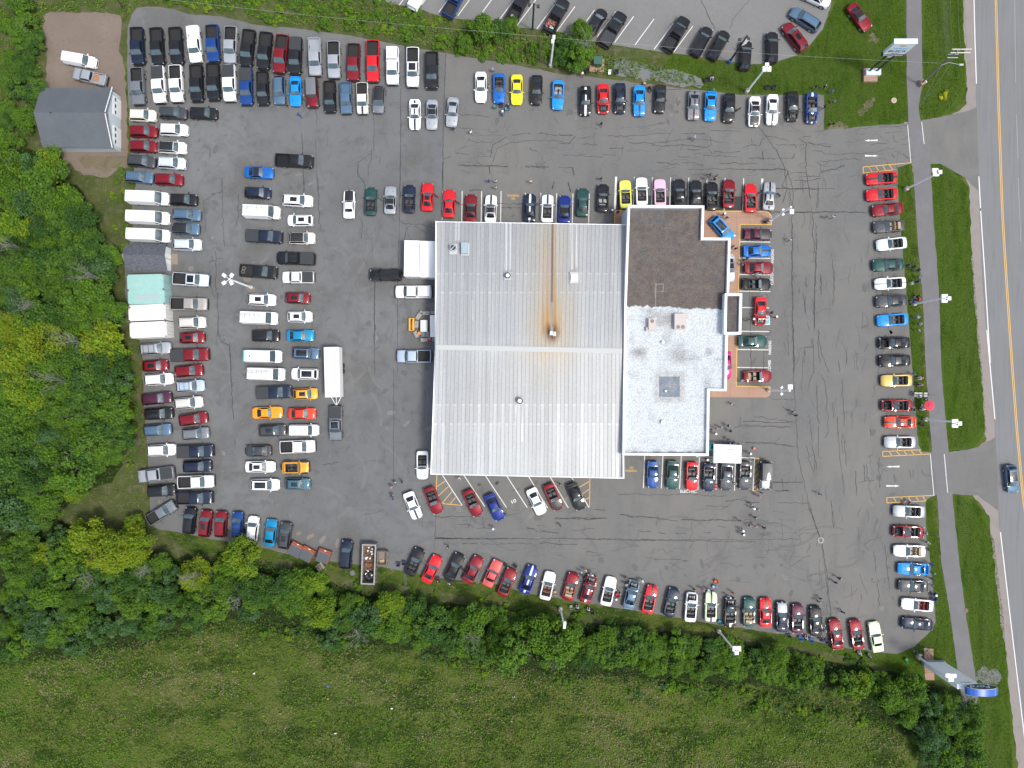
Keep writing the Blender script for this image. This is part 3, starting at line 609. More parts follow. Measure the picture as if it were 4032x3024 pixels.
for p, q in ((NW, RW), (RW, SW), (NE, RE), (RE, SE)):
    a_, b_ = Vector(p), Vector(q); m_ = (a_ + b_) / 2; d_ = b_ - a_; s_ = -1 if p in (NW, RW) and q in (RW, SW) else 1
    mb.box(m_ + Vector((s_ * .10, 0, -.02)), (.22, math.hypot(d_.x, d_.y), .22), 0, rz=math.atan2(d_.y, d_.x) - math.pi / 2, rx=0)
mb.build('roof_trim', [capw], gar)
mb = MB()
ins = [(NW[0] + .35, NW[1] - .35), (NE[0] - .35, NE[1] - .35), (SE[0] - .35, SE[1] + .35), (SW[0] + .35, SW[1] + .35)]
mb.prism([(x, y) for x, y in ins], 0, EH - .25)
for (a, b, c) in (((ins[0]), (ins[3]), RW), ((ins[1]), (ins[2]), RE)):
    x = a[0]; mb.face([(a[0], a[1], EH - .25), (b[0], b[1], EH - .25), ((a[0] + b[0]) / 2, c[1], RH - .15)])
mb.build('wall', [wallmetal], gar)
for yy in (14, 8, 1, -5, -11):
    d_ = MB().box((ins[3][0] + (ins[0][0] - ins[3][0]) * (yy - ins[3][1]) / (ins[0][1] - ins[3][1]) - .03, yy, 1.8), (.06, 3.6, 3.6), 0); d_.build('overhead_door', [capw], gar)
for xx in range(-9, 16, 5):
    MB().box((xx, ins[3][1] - .05, 1.8), (3.4, .06, 3.4), 0).build('overhead_door', [capw], gar)
def rz_at(x, y):   # roof height of the garage
    yr = RW[1]; t = (y - yr) / (NW[1] - yr) if y > yr else (yr - y) / (yr - SW[1])
    return RH + (EH - RH) * min(1, abs(t))
def roof_thing(name, px, py, h):
    x, y = G(px, py, 6.0); z = rz_at(x, y); x, y = G(px, py, z + h); return x, y, z
def vent(px, py, r, h, label, curb=.62):
    x, y, z = roof_thing('v', px, py, h); o = new('roof_vent', None, None, (x, y, z)); tag(o, label, 'roof vent', 'vents on the roofs')
    MB().box((0, -.03, .10), (curb * 1.7, curb * 1.9, .22)).build('curb', [mat('curb_grey', (.42, .44, .45), .6)], o)
    MB().tube((0, 0, .2), (0, 0, h - .15), r * .62, r * .62, 0, 20).build('stack', [dark_m], o)
    MB().tube((0, 0, h - .15), (0, 0, h - .02), r, r, 0, 24).tube((0, 0, h - .02), (0, 0, h), r * .62, r * .55, 1, 24).build('cap', [dark_m, white_m], o)
vent(1999, 1084, .46, .75, 'round black rimmed vent in the middle of the north metal roof slope')
vent(2046.5, 1578, .50, .75, 'round black rimmed vent on the south metal roof slope')
x, y, z = roof_thing('', 1784, 978, .8); o = new('exhaust_fan', None, None, (x, y, z)); tag(o, 'round silver exhaust fan on a white curb near northwest roof corner', 'exhaust fan')
MB().box((0, 0, .1), (1.25, 1.6, .26)).build('curb', [MATS['curb_grey']], o); MB().tube((0, .15, .2), (0, .15, .85), .52, .52, 0, 20).tube((0, .15, .85), (0, .15, .86), .42, .42, 1, 20).build('drum', [galv_m, dark_m], o)
MB().box((0, .15, .9), (.12, .95, .06), rz=-.7).build('strap', [galv_m], o)
x, y, z = roof_thing('', 1829, 976, .8); o = new('air_handler', None, None, (x, y, z)); tag(o, 'pale blue square air handler beside the silver exhaust fan', 'air handler')
MB().box((.05, -.1, .1), (1.3, 1.9, .25)).build('curb', [MATS['curb_grey']], o); MB().box((0, 0, .5), (1.05, 1.75, .7), taper=.97).build('housing', [mat('handler_blue', (.27, .37, .41), .5)], o); MB().box((0, -.25, .88), (1.0, .03, .04)).build('seam', [galv_m], o)
x, y, z = roof_thing('', 2261, 1092, .5); o = new('roof_hatch', None, None, (x, y, z)); tag(o, 'square white roof hatch east of the rust streak', 'roof hatch')
MB().box((0, 0, .1), (1.35, 1.75, .24)).build('curb', [MATS['curb_grey']], o); MB().box((0, 0, .36), (1.0, 1.1, .34), taper=.92).build('lid', [white_m], o)
for px, r_, lb in ((2171, .22, 'white capped burner stack at the foot of the rust streak, left one'), (2184, .18, 'short silver stack right of the white capped burner stack')):
    x, y, z = roof_thing('', px, 1309 if r_ > .2 else 1312, .7); o = new('burner_stack', None, None, (x, y, z)); tag(o, lb, 'stack', 'stacks at the rust streak')
    MB().box((0, -.05, .08), (.5, .7, .2)).build('curb', [galv_m], o); MB().tube((0, 0, .1), (0, 0, .62), r_ * .7, r_ * .7, 0, 14).build('stack', [galv_m], o); MB().sphere((0, 0, .66), r_ * 1.1, 0, 14, 8, (1, 1, .5)).build('cap', [white_m], o)
# showroom
PH, DH = 6.9, 6.25
show = new('showroom', None, None, (0, 0, 0)); tag(show, 'flat roofed showroom with white parapet, brown gravel roof north and white membrane south', 'showroom building')
outer = [(345, 334), (947, 338.6), (939, 591), (1154, 593), (1141, 1028), (1131, 1400), (1123, 1800), (988, 1798), (981, 2310), (303, 2305), (310, 1700), (318, 1120)]
OW = [TT('H', x, y, PH) for x, y in outer]
def offset_poly(P, d):
    n = len(P); out = []
    ar = sum(P[k][0] * P[(k + 1) % n][1] - P[(k + 1) % n][0] * P[k][1] for k in range(n)); sg = 1 if ar > 0 else -1
    for i in range(n):
        a, b, c = Vector(P[i - 1]), Vector(P[i]), Vector(P[(i + 1) % n]); t1 = (b - a).normalized(); t2 = (c - b).normalized()
        n1 = Vector((-t1.y, t1.x)) * sg; n2 = Vector((-t2.y, t2.x)) * sg; bi = (n1 + n2); k = d * 2 / max(.3, bi.length_squared)
        out.append(tuple(b + bi * k))
    return out
inner = offset_poly(OW, .34)
n = len(OW); mb = MB()
for i in range(n):
    j = (i + 1) % n; a, b, c, d = OW[i], OW[j], inner[j], inner[i]
    for pts, mm in (([(*a, PH), (*b, PH), (*c, PH), (*d, PH)], 0), ([(*d, DH), (*c, DH), (*c, PH), (*d, PH)], 0), ([(*a, PH - .6), (*b, PH - .6), (*b, PH), (*a, PH)], 0)): mb.face(pts, mm)
mb.build('parapet', [capw], show)
wl2 = offset_poly(OW, .06); mb = MB(); mb.prism(wl2, 0.145, DH - .2); mb.build('wall', [paleblue], show)
for (a, b), k in (((2, 3), 0), ((3, 4), 1), ((1, 2), 2), ((8, 9), 3)):
    A, B = Vector(wl2[a]), Vector(wl2[b]); L_ = (B - A).length; t = (B - A).normalized(); nn = Vector((t.y, -t.x)); m_ = (A + B) / 2
    if inpoly(m_.x + nn.x * .3, m_.y + nn.y * .3, wl2): nn = -nn
    MB().box((m_.x + nn.x * .03, m_.y + nn.y * .03, 1.75), (L_ * .86, .05, 2.7), 0, rz=math.atan2(t.y, t.x)).build('shop_window', [glassd_m], show)
def show_cols(X, Y):
    yb = TT('H', 0, 1150, DH)[1]; n1 = fbm(X, Y, .25, 21); n2 = fbm(X, Y, 1.6, 22, 2); n3 = fbm(X, Y, .6, 23)
    br = np.ones(X.shape + (3,)) * np.array([.098, .082, .073]); br = br * (.72 + n2 * .56)[..., None]
    br = mixc(br, (.135, .100, .070), np.clip((fbm(X, Y, 1.1, 24) - .6) * 2.2, 0, 1)); br = mixc(br, (.085, .088, .092), np.clip((fbm(X, Y, .5, 25) - .6) * 2.5, 0, .7))
    wh = np.ones(X.shape + (3,)) * np.array([.47, .50, .52]); grey = np.clip((n3 - .46) * 2.8, 0, 1) * .62
    xl, yt = TT('H', 790, 1150, DH); gz = ((Y < yb) & (Y > TT('H', 0, 1560, DH)[1])).astype(float)
    grey = grey * (.35 + .95 * gz) ; grey = np.where((X > xl + (n1 - .5) * .6) & (Y > TT('H', 0, 1460, DH)[1]), grey * .15, grey)
    wh = mixc(wh, (.27, .27, .265), np.clip(grey + (n2 - .52) * .6, 0, 1))
    for (px, py, rx, ry, k) in ((410, 1500, 55, 45, .7), (730, 1510, 90, 70, .6), (760, 1540, 60, 40, .5), (660, 1250, 70, 80, .5), (960, 1730, 40, 70, .35)):
        cx, cy = TT('H', px, py, DH); wh = mixc(wh, (.24, .235, .23), np.clip(np.exp(-((X - cx) / (rx * .0196)) ** 2 - ((Y - cy) / (ry * .0196)) ** 2) * k * (n3 + .6), 0, 1))
    edge = TT('H', 0, 1145, DH)[1] - (X - xl) * .035 + (fbm(X, Y * 0, 1.5, 26) - .5) * .6
    out = mixc(br, (1, 1, 1), np.zeros(X.shape)); t = sm(edge - Y, -.08, .12)[..., None]; out = br * (1 - t) + wh * t
    # pale seam lines, dark corner stains, blue grey patched square
    for (ax, ay, bx, by, w) in ((565, 955, 560, 1150, .07), (568, 960, 625, 955, .04), (625, 950, 622, 1015, .05), (568, 1018, 622, 1015, .04)):
        A = np.array(TT('H', ax, ay, DH)); B = np.array(TT('H', bx, by, DH)); AB = B - A; L2 = (AB ** 2).sum()
        tt = np.clip(((X - A[0]) * AB[0] + (Y - A[1]) * AB[1]) / L2, 0, 1); dd = np.hypot(X - A[0] - tt * AB[0], Y - A[1] - tt * AB[1]); out = mixc(out, (.40, .40, .41), np.exp(-(dd / w) ** 2) * .75 * (n2 + .2))
    x0, y0 = TT('H', 588, 1685, DH); x1, y1 = TT('H', 756, 1848, DH); ins_ = ((X > x0) & (X < x1) & (Y < y0) & (Y > y1)).astype(float)
    out = mixc(out, (.115, .145, .185), ins_ * (.75 + .25 * n2)); cx, cy = (x0 + x1) / 2, (y0 + y1) / 2
    out = mixc(out, (.30, .28, .25), ins_ * np.clip(np.exp(-((X - cx) / .8) ** 2 - ((Y - cy) / .8) ** 2) * 1.3 * n3, 0, 1))
    ring = np.exp(-((np.maximum(np.abs(X - cx), np.abs(Y - cy)) - 1.9) / .6) ** 2) * (1 - ins_) * .6 * (n2 + .3); out = mixc(out, (.27, .25, .22), np.clip(ring, 0, 1))
    xr = TT('H', 965, 2250, DH)[0]; sc2 = np.clip(np.exp(-np.abs(X - xr) / .25) + np.exp(-np.abs(Y - TT('H', 0, 2285, DH)[1]) / .22), 0, 1) * (Y < TT('H', 0, 1800, DH)[1]) * sm(fbm(X, Y, .9, 27), .42, .62)
    out = mixc(out, (.13, .145, .165), np.clip(sc2 * 1.2, 0, .85))
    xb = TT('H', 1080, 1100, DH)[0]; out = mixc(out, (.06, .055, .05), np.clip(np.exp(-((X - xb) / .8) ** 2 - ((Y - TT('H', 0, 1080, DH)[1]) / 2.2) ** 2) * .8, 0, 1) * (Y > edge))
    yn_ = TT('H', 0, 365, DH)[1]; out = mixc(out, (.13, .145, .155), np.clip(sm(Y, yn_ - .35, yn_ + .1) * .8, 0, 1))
    return out
xs = [p[0] for p in OW]; ys = [p[1] for p in OW]
poly = offset_poly(OW, .30)
color_grid('roof_deck', [(min(xs), min(ys), DH), (max(xs), min(ys), DH), (max(xs), max(ys), DH), (min(xs), max(ys), DH)], 190, 400, show_cols, membrane, show, poly)
MB().prism(offset_poly(OW, .3), DH - .2, DH - .01).build('roof_slab', [conc_m], show)
# entry tower
TH, TD = 7.8, 7.3
tw = [TT('H', x, y, TH) for x, y in ((1109, 1030), (1245, 1030), (1237, 1353), (1102, 1353))]; ti = offset_poly(tw, .36); mb = MB()
for i in range(4):
    j = (i + 1) % 4; a, b, c, d = tw[i], tw[j], ti[j], ti[i]
    mb.face([(*a, TH), (*b, TH), (*c, TH), (*d, TH)]); mb.face([(*d, TD), (*c, TD), (*c, TH), (*d, TH)]); mb.face([(*a, TH - .5), (*b, TH - .5), (*b, TH), (*a, TH)])
et = new('entry_tower', None, show, (0, 0, 0)) if False else None
MBt = mb; MBt.build('tower_parapet', [capw], show)
MB().prism(offset_poly(tw, .05), 2.7, TD - .1).build('entry_tower', [paleblue], show)
color_grid('tower_roof', [(min(p[0] for p in tw), min(p[1] for p in tw), TD), (max(p[0] for p in tw), min(p[1] for p in tw), TD), (max(p[0] for p in tw), max(p[1] for p in tw), TD), (min(p[0] for p in tw), max(p[1] for p in tw), TD)], 22, 52,
           lambda X, Y: (np.ones(X.shape + (3,)) * np.array([.082, .070, .066])) * (.6 + fbm(X, Y, 1.6, 31, 2) * .8)[..., None], membrane, show, offset_poly(tw, .3))
for k in (1, 2):
    x, y = offset_poly(tw, .35)[k]; MB().box((x, y, 1.42), (.3, .3, 2.56)).build('column', [capw], show)
def deck_thing(X, Y, h): x, y = TT('H', X, Y, DH + h); return x, y, DH + .01
beige = mat('beige_unit', (.46, .41, .38), .6); brownm = mat('fan_grille', (.14, .075, .05), .5)
for (X, Y, w, d, fans, lb, ex, ey) in ((536, 1272, 1.05, 1.75, [(0, .45)], 'small beige rooftop unit with one brown fan', -.55, -.75), (758, 1250, 1.75, 2.35, [(-.33, -.85), (.38, -.85)], 'large beige rooftop unit with two brown fans', 1.05, .85)):
    x, y, z = deck_thing(X, Y, .9); o = new('rooftop_unit', None, None, (x, y, z)); tag(o, lb, 'rooftop unit', 'rooftop units on the showroom')
    MB().box((0, 0, .45), (w, d, .9)).build('housing', [beige], o); MB().box((ex, ey, .35), (.6, .55, .6)).build('duct_box', [beige], o)
    for fx, fy in fans:
        MB().tube((fx, fy, .88), (fx, fy, .94), .27, .27, 0, 20).build('fan', [brownm], o)
        b_ = MB()
        for a in range(4): b_.box((fx, fy, .95), (.46, .05, .02), rz=a * math.pi / 4)
        b_.build('fan_guard', [conc_m], o)
for X, Y, r_, lb in ((622, 1415, .24, 'white capped pipe vent midway on the white showroom roof'), (621, 2045, .32, 'white capped pipe vent on the lower white showroom roof'), (643, 1800, .16, 'small pipe on the blue grey roof patch')):
    x, y, z = deck_thing(X, Y, .5); o = new('pipe_vent', None, None, (x, y, z)); tag(o, lb, 'pipe vent')
    MB().tube((0, 0, 0), (0, 0, .42), r_ * .8, r_ * .8, 0, 16).build('pipe', [galv_m], o); MB().tube((0, 0, .42), (0, 0, .5), r_, r_ * .9, 0, 18).build('cap', [white_m], o)

# barn and shed
def gable(name, label, cat, cornersobs, eh, rh, wallm, roofm, over=.4, doors=(), kind='barn'):
    (aN, bN), (aR, bR), (aS, bS) = cornersobs          # observed west/east ends of north eave, ridge, south eave (tile points)
    N0, N1 = TT(*aN, eh), TT(*bN, eh); R0, R1 = TT(*aR, rh), TT(*bR, rh); S0, S1 = TT(*aS, eh), TT(*bS, eh)
    o = new(name, None, None, ((N0[0] + S1[0]) / 2, (N0[1] + S1[1]) / 2, 0)); ox, oy = o.location.x, o.location.y; tag(o, label, cat)
    f = lambda p, z: (p[0] - ox, p[1] - oy, z)
    mb = MB(); t = .12
    for A, B in ((N0, N1), (S0, S1)):
        q = [f(R0, rh), f(R1, rh), f(B, eh), f(A, eh)]; lo = [(x, y, z - t) for x, y, z in q]
        mb.face(q if A is N0 else q[::-1]); mb.face(lo[::-1] if A is N0 else lo)
        for k in range(4): mb.face([q[k], lo[k], lo[(k + 1) % 4], q[(k + 1) % 4]])
    mb.build('roof', [roofm], o)
    w0, w1, yn, ys_ = (N0[0] + S0[0]) / 2 + over * .4, (N1[0] + S1[0]) / 2 - over, (N0[1] + N1[1]) / 2 - over * .7, (S0[1] + S1[1]) / 2 + over * .7
    yr = (R0[1] + R1[1]) / 2; e2 = eh - t - .06
    mb = MB(); P = [(w0 - ox, yn - oy), (w1 - ox, yn - oy), (w1 - ox, ys_ - oy), (w0 - ox, ys_ - oy)]
    mb.prism(P, 0, e2)
    for x in (w0, w1): mb.face([(x - ox, yn - oy, e2), (x - ox, ys_ - oy, e2), (x - ox, yr - oy, rh - t - .05)])
    mb.build('wall', [wallm], o)
    for (dy, w, h, wins) in doors:
        d = MB().box((w1 - ox + .04, yr - oy + dy, h / 2), (.07, w, h)).build('garage_door', [mat('white_door', (.72, .75, .76), .5)], o)
        for k in range(wins): MB().box((w1 - ox + .09, yr - oy + dy + (k - (wins - 1) / 2) * w / wins, h * .72), (.03, w * .18, .3)).build('window', [glassd_m], d)
    return o, w1 - ox, yr - oy
shing = mat('grey_shingles', (.088, .100, .114), .85, noise=[(.25, .4, .65, (.102, .114, .126), None), (3, .5, .75, (.068, .078, .092), (.5, 4, 1))])
shing2 = mat('patchy_shingles', (.070, .076, .092), .85, noise=[(2.2, .42, .58, (.115, .122, .142), (1, 2.4, 1)), (6, .5, .75, (.045, .048, .058), (1, 2, 1))])
barn, bx, by = gable('storage_barn', 'wide grey shingled barn with white gable and two garage doors', 'barn', ((('A', 125, 690), ('A', 690, 690)), (('A', 65, 885), ('A', 640, 887)), (('A', 135, 1160), ('A', 692, 1167))), 2.9, 5.0,
      mat('barn_siding', (.50, .56, .60), .6), shing, .4, ((2.3, 3.0, 2.3, 3), (-2.4, 3.0, 2.3, 3)))
MB().box((bx + .05, by, 3.9), (.05, .35, .35)).build('gable_vent', [dark_m], barn)
mb = MB()
for z_, s_ in ((1, 1), (1, -1)):
    mb.box((bx + .32, by + s_ * 2.45, 3.98), (.08, 5.1, .16), rx=-s_ * .40)
mb.build('gable_trim', [white_m], barn)
_x, _y = TT('A', 200, 887, 5.05); MB().tube((_x - barn.location.x, _y - barn.location.y, 4.9), (_x - barn.location.x, _y - barn.location.y, 5.3), .08, .08, 0, 10).build('roof_pipe', [dark_m], barn)
shed, sx, sy = gable('garden_shed', 'small shed with patchy dark shingles between the white vans and teal containers', 'shed', ((('E', 60, 530), ('E', 386, 518)), (('E', 47, 605), ('E', 374, 607)), (('E', 70, 732), ('E', 395, 728))), 2.3, 3.7,
      mat('shed_siding', (.66, .68, .68), .6), shing2, .35)
d = MB().box((sx + .04, sy - .2, 1.0), (.06, 1.5, 1.95)).build('door', [white_m], shed); MB().box((sx + .09, sy - .2, 1.0), (.03, .06, 1.95)).build('door_seam', [dark_m], d)
x0, y0 = TT('E', 447, 640, .15); o = MB().box((0, 0, .12), (1.1, 1.75, .10), ry=.13).build('access_ramp', [wood_m], None, (x0 + .1, y0, 0)); tag(o, 'grey timber ramp at the door of the small shingled shed', 'ramp')

# containers
def container(tile, pts, m, label, door, h=2.6, rust=True):
    W = [TT(tile, x, y, h) for x, y in pts]; cx = sum(p[0] for p in W) / 4; cy = sum(p[1] for p in W) / 4
    A, B, C, D = [Vector(p) for p in W]; e1 = (B - A); L_ = ((B - A).length + (C - D).length) / 2; Wd = ((D - A).length + (C - B).length) / 2; ang = math.atan2(e1.y, e1.x)
    o = new('shipping_container', None, None, (cx, cy, 0), ang); tag(o, label, 'shipping container', 'shipping containers')
    mb = MB(); mb.box((0, 0, h / 2 + .05), (L_ - .12, Wd - .12, h - .2))
    nx = int(L_ / .28)
    for i in range(nx):
        x = -L_ / 2 + .2 + i * (L_ - .4) / (nx - 1)
        mb.box((x, 0, h - .03), (.12, Wd - .2, .04)); mb.box((x, -Wd / 2 + .05, h / 2), (.12, .05, h - .3)); mb.box((x, Wd / 2 - .05, h / 2), (.12, .05, h - .3))
    mb.build('corrugated_shell', [m], o)
    fr = MB()
    for sx_ in (-1, 1):
        for sy_ in (-1, 1): fr.box((sx_ * (L_ / 2 - .06), sy_ * (Wd / 2 - .06), h / 2), (.14, .14, h + .006))
        fr.box((sx_ * (L_ / 2 - .05), 0, h - .05), (.11, Wd - .2, .12)); fr.box((sx_ * (L_ / 2 - .05), 0, .08), (.11, Wd - .2, .14))
        fr.box((0, sx_ * (Wd / 2 - .05), h - .05), (L_ - .2, .11, .12)); fr.box((0, sx_ * (Wd / 2 - .05), .08), (L_ - .2, .11, .14))
    fr.build('frame', [MATS.get(m.name + '_frame') or m], o)
    if rust:
        for sx_ in (-1, 1):
            for sy_ in (-1, 1): MB().box((sx_ * (L_ / 2 - .08), sy_ * (Wd / 2 - .08), h + .006), (.2, .2, .02)).build('corner_casting', [mat('rust', (.16, .07, .04), .9)], o)
    for s_ in (-1, 1):
        if door == 'x': d = MB().box((L_ / 2 + .01, s_ * Wd / 4, h / 2), (.05, Wd / 2 - .12, h - .3)).build('door', [m], o); b_ = MB(); [b_.tube((L_ / 2 + .06, s_ * Wd / 4 + k, .2), (L_ / 2 + .06, s_ * Wd / 4 + k, h - .2), .025) for k in (-.25, .25)]; b_.build('lock_bar', [galv_m], d)
        else: d = MB().box((s_ * L_ / 4, -Wd / 2 - .01, h / 2), (L_ / 2 - .12, .05, h - .3)).build('door', [m], o); b_ = MB(); [b_.tube((s_ * L_ / 4 + k, -Wd / 2 - .06, .2), (s_ * L_ / 4 + k, -Wd / 2 - .06, h - .2), .025) for k in (-.25, .25)]; b_.build('lock_bar', [galv_m], d)
    return o, L_, Wd
teal = mat('faded_teal_steel', (.27, .46, .43), .6, noise=[(1.2, .45, .75, (.32, .50, .48), None), (2.5, .66, .76, (.30, .27, .20), None)])
cwh = mat('cream_steel', (.70, .69, .66), .55, noise=[(1.5, .6, .8, (.58, .55, .50), None)]); cww = mat('white_steel', (.78, .79, .80), .5, noise=[(1.0, .6, .8, (.68, .69, .70), None)])
container('E', [(80, 764), (364, 757), (369, 877), (83, 886)], teal, 'faded teal container with rusty corners just below the small shed', 'x')
o, L_, Wd = container('E', [(84, 886), (369, 878), (380, 989), (92, 1001)], teal, 'faded teal container with a grey patch on its roof', 'x')
MB().box((.3, 0, 2.605), (L_ * .62, Wd * .32, .012)).build('roof_patch', [mat('grey_roof_patch', (.33, .40, .42), .8)], o)
container('E', [(88, 1005), (376, 993), (384, 1116), (97, 1130)], cwh, 'white container directly below the teal containers', 'x')
container('E', [(98, 1141), (384, 1128), (393, 1250), (107, 1263)], cwh, 'white container at the bottom of the container stack, rusty lower left corner', 'x')
container('G', [(584, 613), (703, 615), (700, 896), (582, 893)], cww, 'white container by the garage wall, left of the pair', 'y', rust=False)
container('G', [(708, 617), (829, 620), (828, 906), (704, 898)], cww, 'white container by the garage wall, right of the pair touching the roof edge', 'y', rust=False)

# box trailer
h = 2.9; W = [TT('F', x, y, h) for x, y in ((1630, 137), (1748, 134), (1758, 521), (1638, 531))]; cx = sum(p[0] for p in W) / 4; cy = sum(p[1] for p in W) / 4
A, B, C, D = [Vector(p) for p in W]; Wd = (B - A).length; L_ = (D - A).length; ang = math.atan2((B - A).y, (B - A).x)
o = new('cargo_trailer', None, None, (cx, cy, 0), ang); tag(o, 'long white enclosed cargo trailer hitched above a grey pickup', 'trailer')
MB().box((0, 0, 1.75), (Wd, L_, 2.3)).build('box_body', [white_m], o); MB().box((0, 0, 2.93), (Wd - .12, L_ - .12, .05)).build('roof', [white_m], o)
MB().box((Wd / 2 + .012, 0, 1.7), (.02, L_ - .2, .06)).box((Wd / 2 + .012, 0, 2.4), (.02, L_ - .2, .06)).build('side_trim', [galv_m], o)
mb = MB(); mb.tube((-.8, -L_ / 2, .55), (0, -L_ / 2 - 1.45, .55), .05).tube((.8, -L_ / 2, .55), (0, -L_ / 2 - 1.45, .55), .05).tube((0, -L_ / 2, .55), (0, -L_ / 2 - 1.6, .55), .05).box((0, -L_ / 2 - 1.55, .6), (.16, .25, .16)); mb.build('hitch', [white_m], o)
for s_ in (-1, 1):
    for k in (-.45, .45): MB().tube((s_ * (Wd / 2 + .02), k + .6, .36), (s_ * (Wd / 2 + .2), k + .6, .36), .36, .36, 0, 18).build('wheel', [black_m], o)
MB().box((0, L_ / 2 + .02, 1.7), (Wd - .2, .04, 2.1)).build('rear_door', [white_m], o)

# roll-off container, skip, dumpsters
gs = mat('grey_green_steel', (.20, .22, .22), .7, noise=[(1.5, .5, .75, (.15, .12, .10), None)])
h = 1.8; W = [G(x, y, h) for x, y in ((1427, 2143), (1480, 2145), (1476.5, 2302), (1419.5, 2299))]; A, B, C, D = [Vector(p) for p in W]; cx = sum(p[0] for p in W) / 4; cy = sum(p[1] for p in W) / 4
Wd = (B - A).length; L_ = (D - A).length; o = new('roll_off_dumpster', None, None, (cx, cy, 0), math.atan2((B - A).y, (B - A).x)); tag(o, 'open grey steel skip full of rusty scrap and black rubbish bags', 'skip')
mb = MB(); mb.box((-Wd / 2 + .06, 0, .95), (.12, L_, 1.7)).box((Wd / 2 - .06, 0, .95), (.12, L_, 1.7)).box((0, -L_ / 2 + .06, .95), (Wd - .24, .12, 1.7)).box((0, L_ / 2 - .06, .95), (Wd - .24, .12, 1.7)).box((0, 0, .2), (Wd - .24, L_ - .24, .2))
for k in range(9): mb.box((Wd / 2 + .04, -L_ / 2 + .4 + k * (L_ - .8) / 8, .9), (.1, .1, 1.6)).box((-Wd / 2 - .04, -L_ / 2 + .4 + k * (L_ - .8) / 8, .9), (.1, .1, 1.6))
mb.build('steel_body', [gs], o); rimb = MB(); rimb.box((-Wd / 2 + .06, 0, 1.84), (.2, L_ + .1, .08)).box((Wd / 2 - .06, 0, 1.84), (.2, L_ + .1, .08)).box((0, L_ / 2 - .06, 1.843), (Wd - .32, .2, .08)).box((0, -L_ / 2 + .06, 1.843), (Wd - .32, .2, .08)); rimb.build('rim', [conc_m], o)
jm = [mat('rusty_scrap', (.17, .085, .045), .9, noise=[(2, .45, .7, (.10, .08, .06), None)]), mat('black_bag', (.015, .016, .018), .35), white_m, mat('red_plastic', (.5, .03, .03), .5), mat('brown_litter', (.12, .085, .055), .9)]
j = MB(); rr = random.Random(4); j.box((0, 0, .42), (Wd - .26, L_ - .26, .3), 4)
for i in range(46): j.box((rr.uniform(-.75, .75), rr.uniform(-L_ / 2 + 1.7, L_ / 2 - .3), rr.uniform(.5, .85)), (rr.uniform(.1, .9), rr.uniform(.06, .4), .06), rr.choice([0, 0, 0, 4, 4, 2]) if i % 4 else 0, rr.uniform(0, 3), rr.uniform(-.3, .3))
for i in range(9): j.sphere((rr.uniform(-.6, .7), -L_ / 2 + rr.uniform(.7, 1.9), .85), rr.uniform(.28, .42), 1, 9, 6, (1.2, 1, .6))
for p in ((.4, 1.5), (.1, .8), (.5, -1.9), (-.5, -1.7), (-.3, 2.0)): j.box((*p, 1.1), (.3, .16, .08), 2, rr.uniform(0, 3))
j.box((.2, -.2, .95), (.25, .3, .15), 3); sc_ = j.build('scrap_load', jm, None, (cx, cy, 0), o.rotation_euler.z); tag(sc_, 'mixed scrap, bags and rust heaped inside the open grey skip', 'scrap', None, 'stuff')
x, y = G(1507, 2195, .7); o = new('crate_trailer', None, None, (x, y, 0), -.03); tag(o, 'slatted wooden crate trailer beside the open grey skip', 'crate')
mb = MB(); mb.box((0, 0, .3), (1.4, 2.1, .08)); mb.build('floor', [wood_m], o)
for s_ in (-1, 1):
    b_ = MB(); [b_.box((s_ * .74, 0, .5 + k * .28), (.05, 2.2, .14)) for k in range(4)]; [b_.box((s_ * .79, q, .75), (.07, .09, 1.3)) for q in (-1, 0, 1)]; b_.build('side_rack', [wood_m], o)
    b_ = MB(); [b_.box((0, s_ * 1.08, .5 + k * .28), (1.42, .05, .14)) for k in range(4)]; b_.build('end_rack', [wood_m], o)
o2 = MB().box((0, 0, .07), (.7, .45, .14)).build('wooden_pallet', [mat('new_pine', (.42, .33, .20), .8)], None, (x - .15, y - .65, .35), .2); tag(o2, 'small pale pallet lying inside the slatted crate trailer', 'pallet')
dr = mat('red_brown_steel', (.30, .085, .045), .6); dl = mat('dark_plastic_lid', (.075, .085, .10), .6)
for px, py, a, lb in ((1160, 2168, -28, 'left'), (1205, 2186, -29, 'middle'), (1271, 2194, -19, 'right')):
    x, y = G(px, py, 1.2); o = new('red_dumpster', None, None, (x, y, 0), R(a)); tag(o, lb + ' of three red dumpsters with ribbed dark lids by the hedge', 'dumpster', 'red dumpsters by the hedge')
    mb = MB(); mb.box((0, -.05, .62), (2.0, 1.75, 1.05)); mb.face([(-1, .82, 1.14), (1, .82, 1.14), (1, 1.0, .9), (-1, 1.0, .9)]); mb.box((0, .95, .5), (2.0, .35, .8)); mb.build('steel_body', [dr], o)
    for s_ in (-1, 1):
        mb = MB(); mb.box((s_ * .48, -.1, 1.22), (.94, 1.55, .07), rx=-.08); [mb.box((s_ * .48 + (k - 2) * .17, -.1, 1.27), (.05, 1.5, .04), rx=-.08) for k in range(5)]; mb.build('lid', [dl], o)
    MB().box((0, .95, .93), (.35, .2, .05)).build('handle', [white_m], o)
x, y = G(1259, 2233, .2); o = new('wooden_pallet', None, None, (x, y, 0), R(38)); tag(o, 'weathered slatted pallet below the right red dumpster', 'pallet')
mb = MB(); [mb.box((-.5 + k * .2, 0, .13), (.12, 1.15, .025)) for k in range(6)]; mb.build('slats', [mat('bleached_wood', (.45, .42, .34), .85)], o); MB().box((0, -.5, .06), (1.1, .09, .1)).box((0, 0, .06), (1.1, .09, .1)).box((0, .5, .06), (1.1, .09, .1)).build('bearers', [wood_m], o)
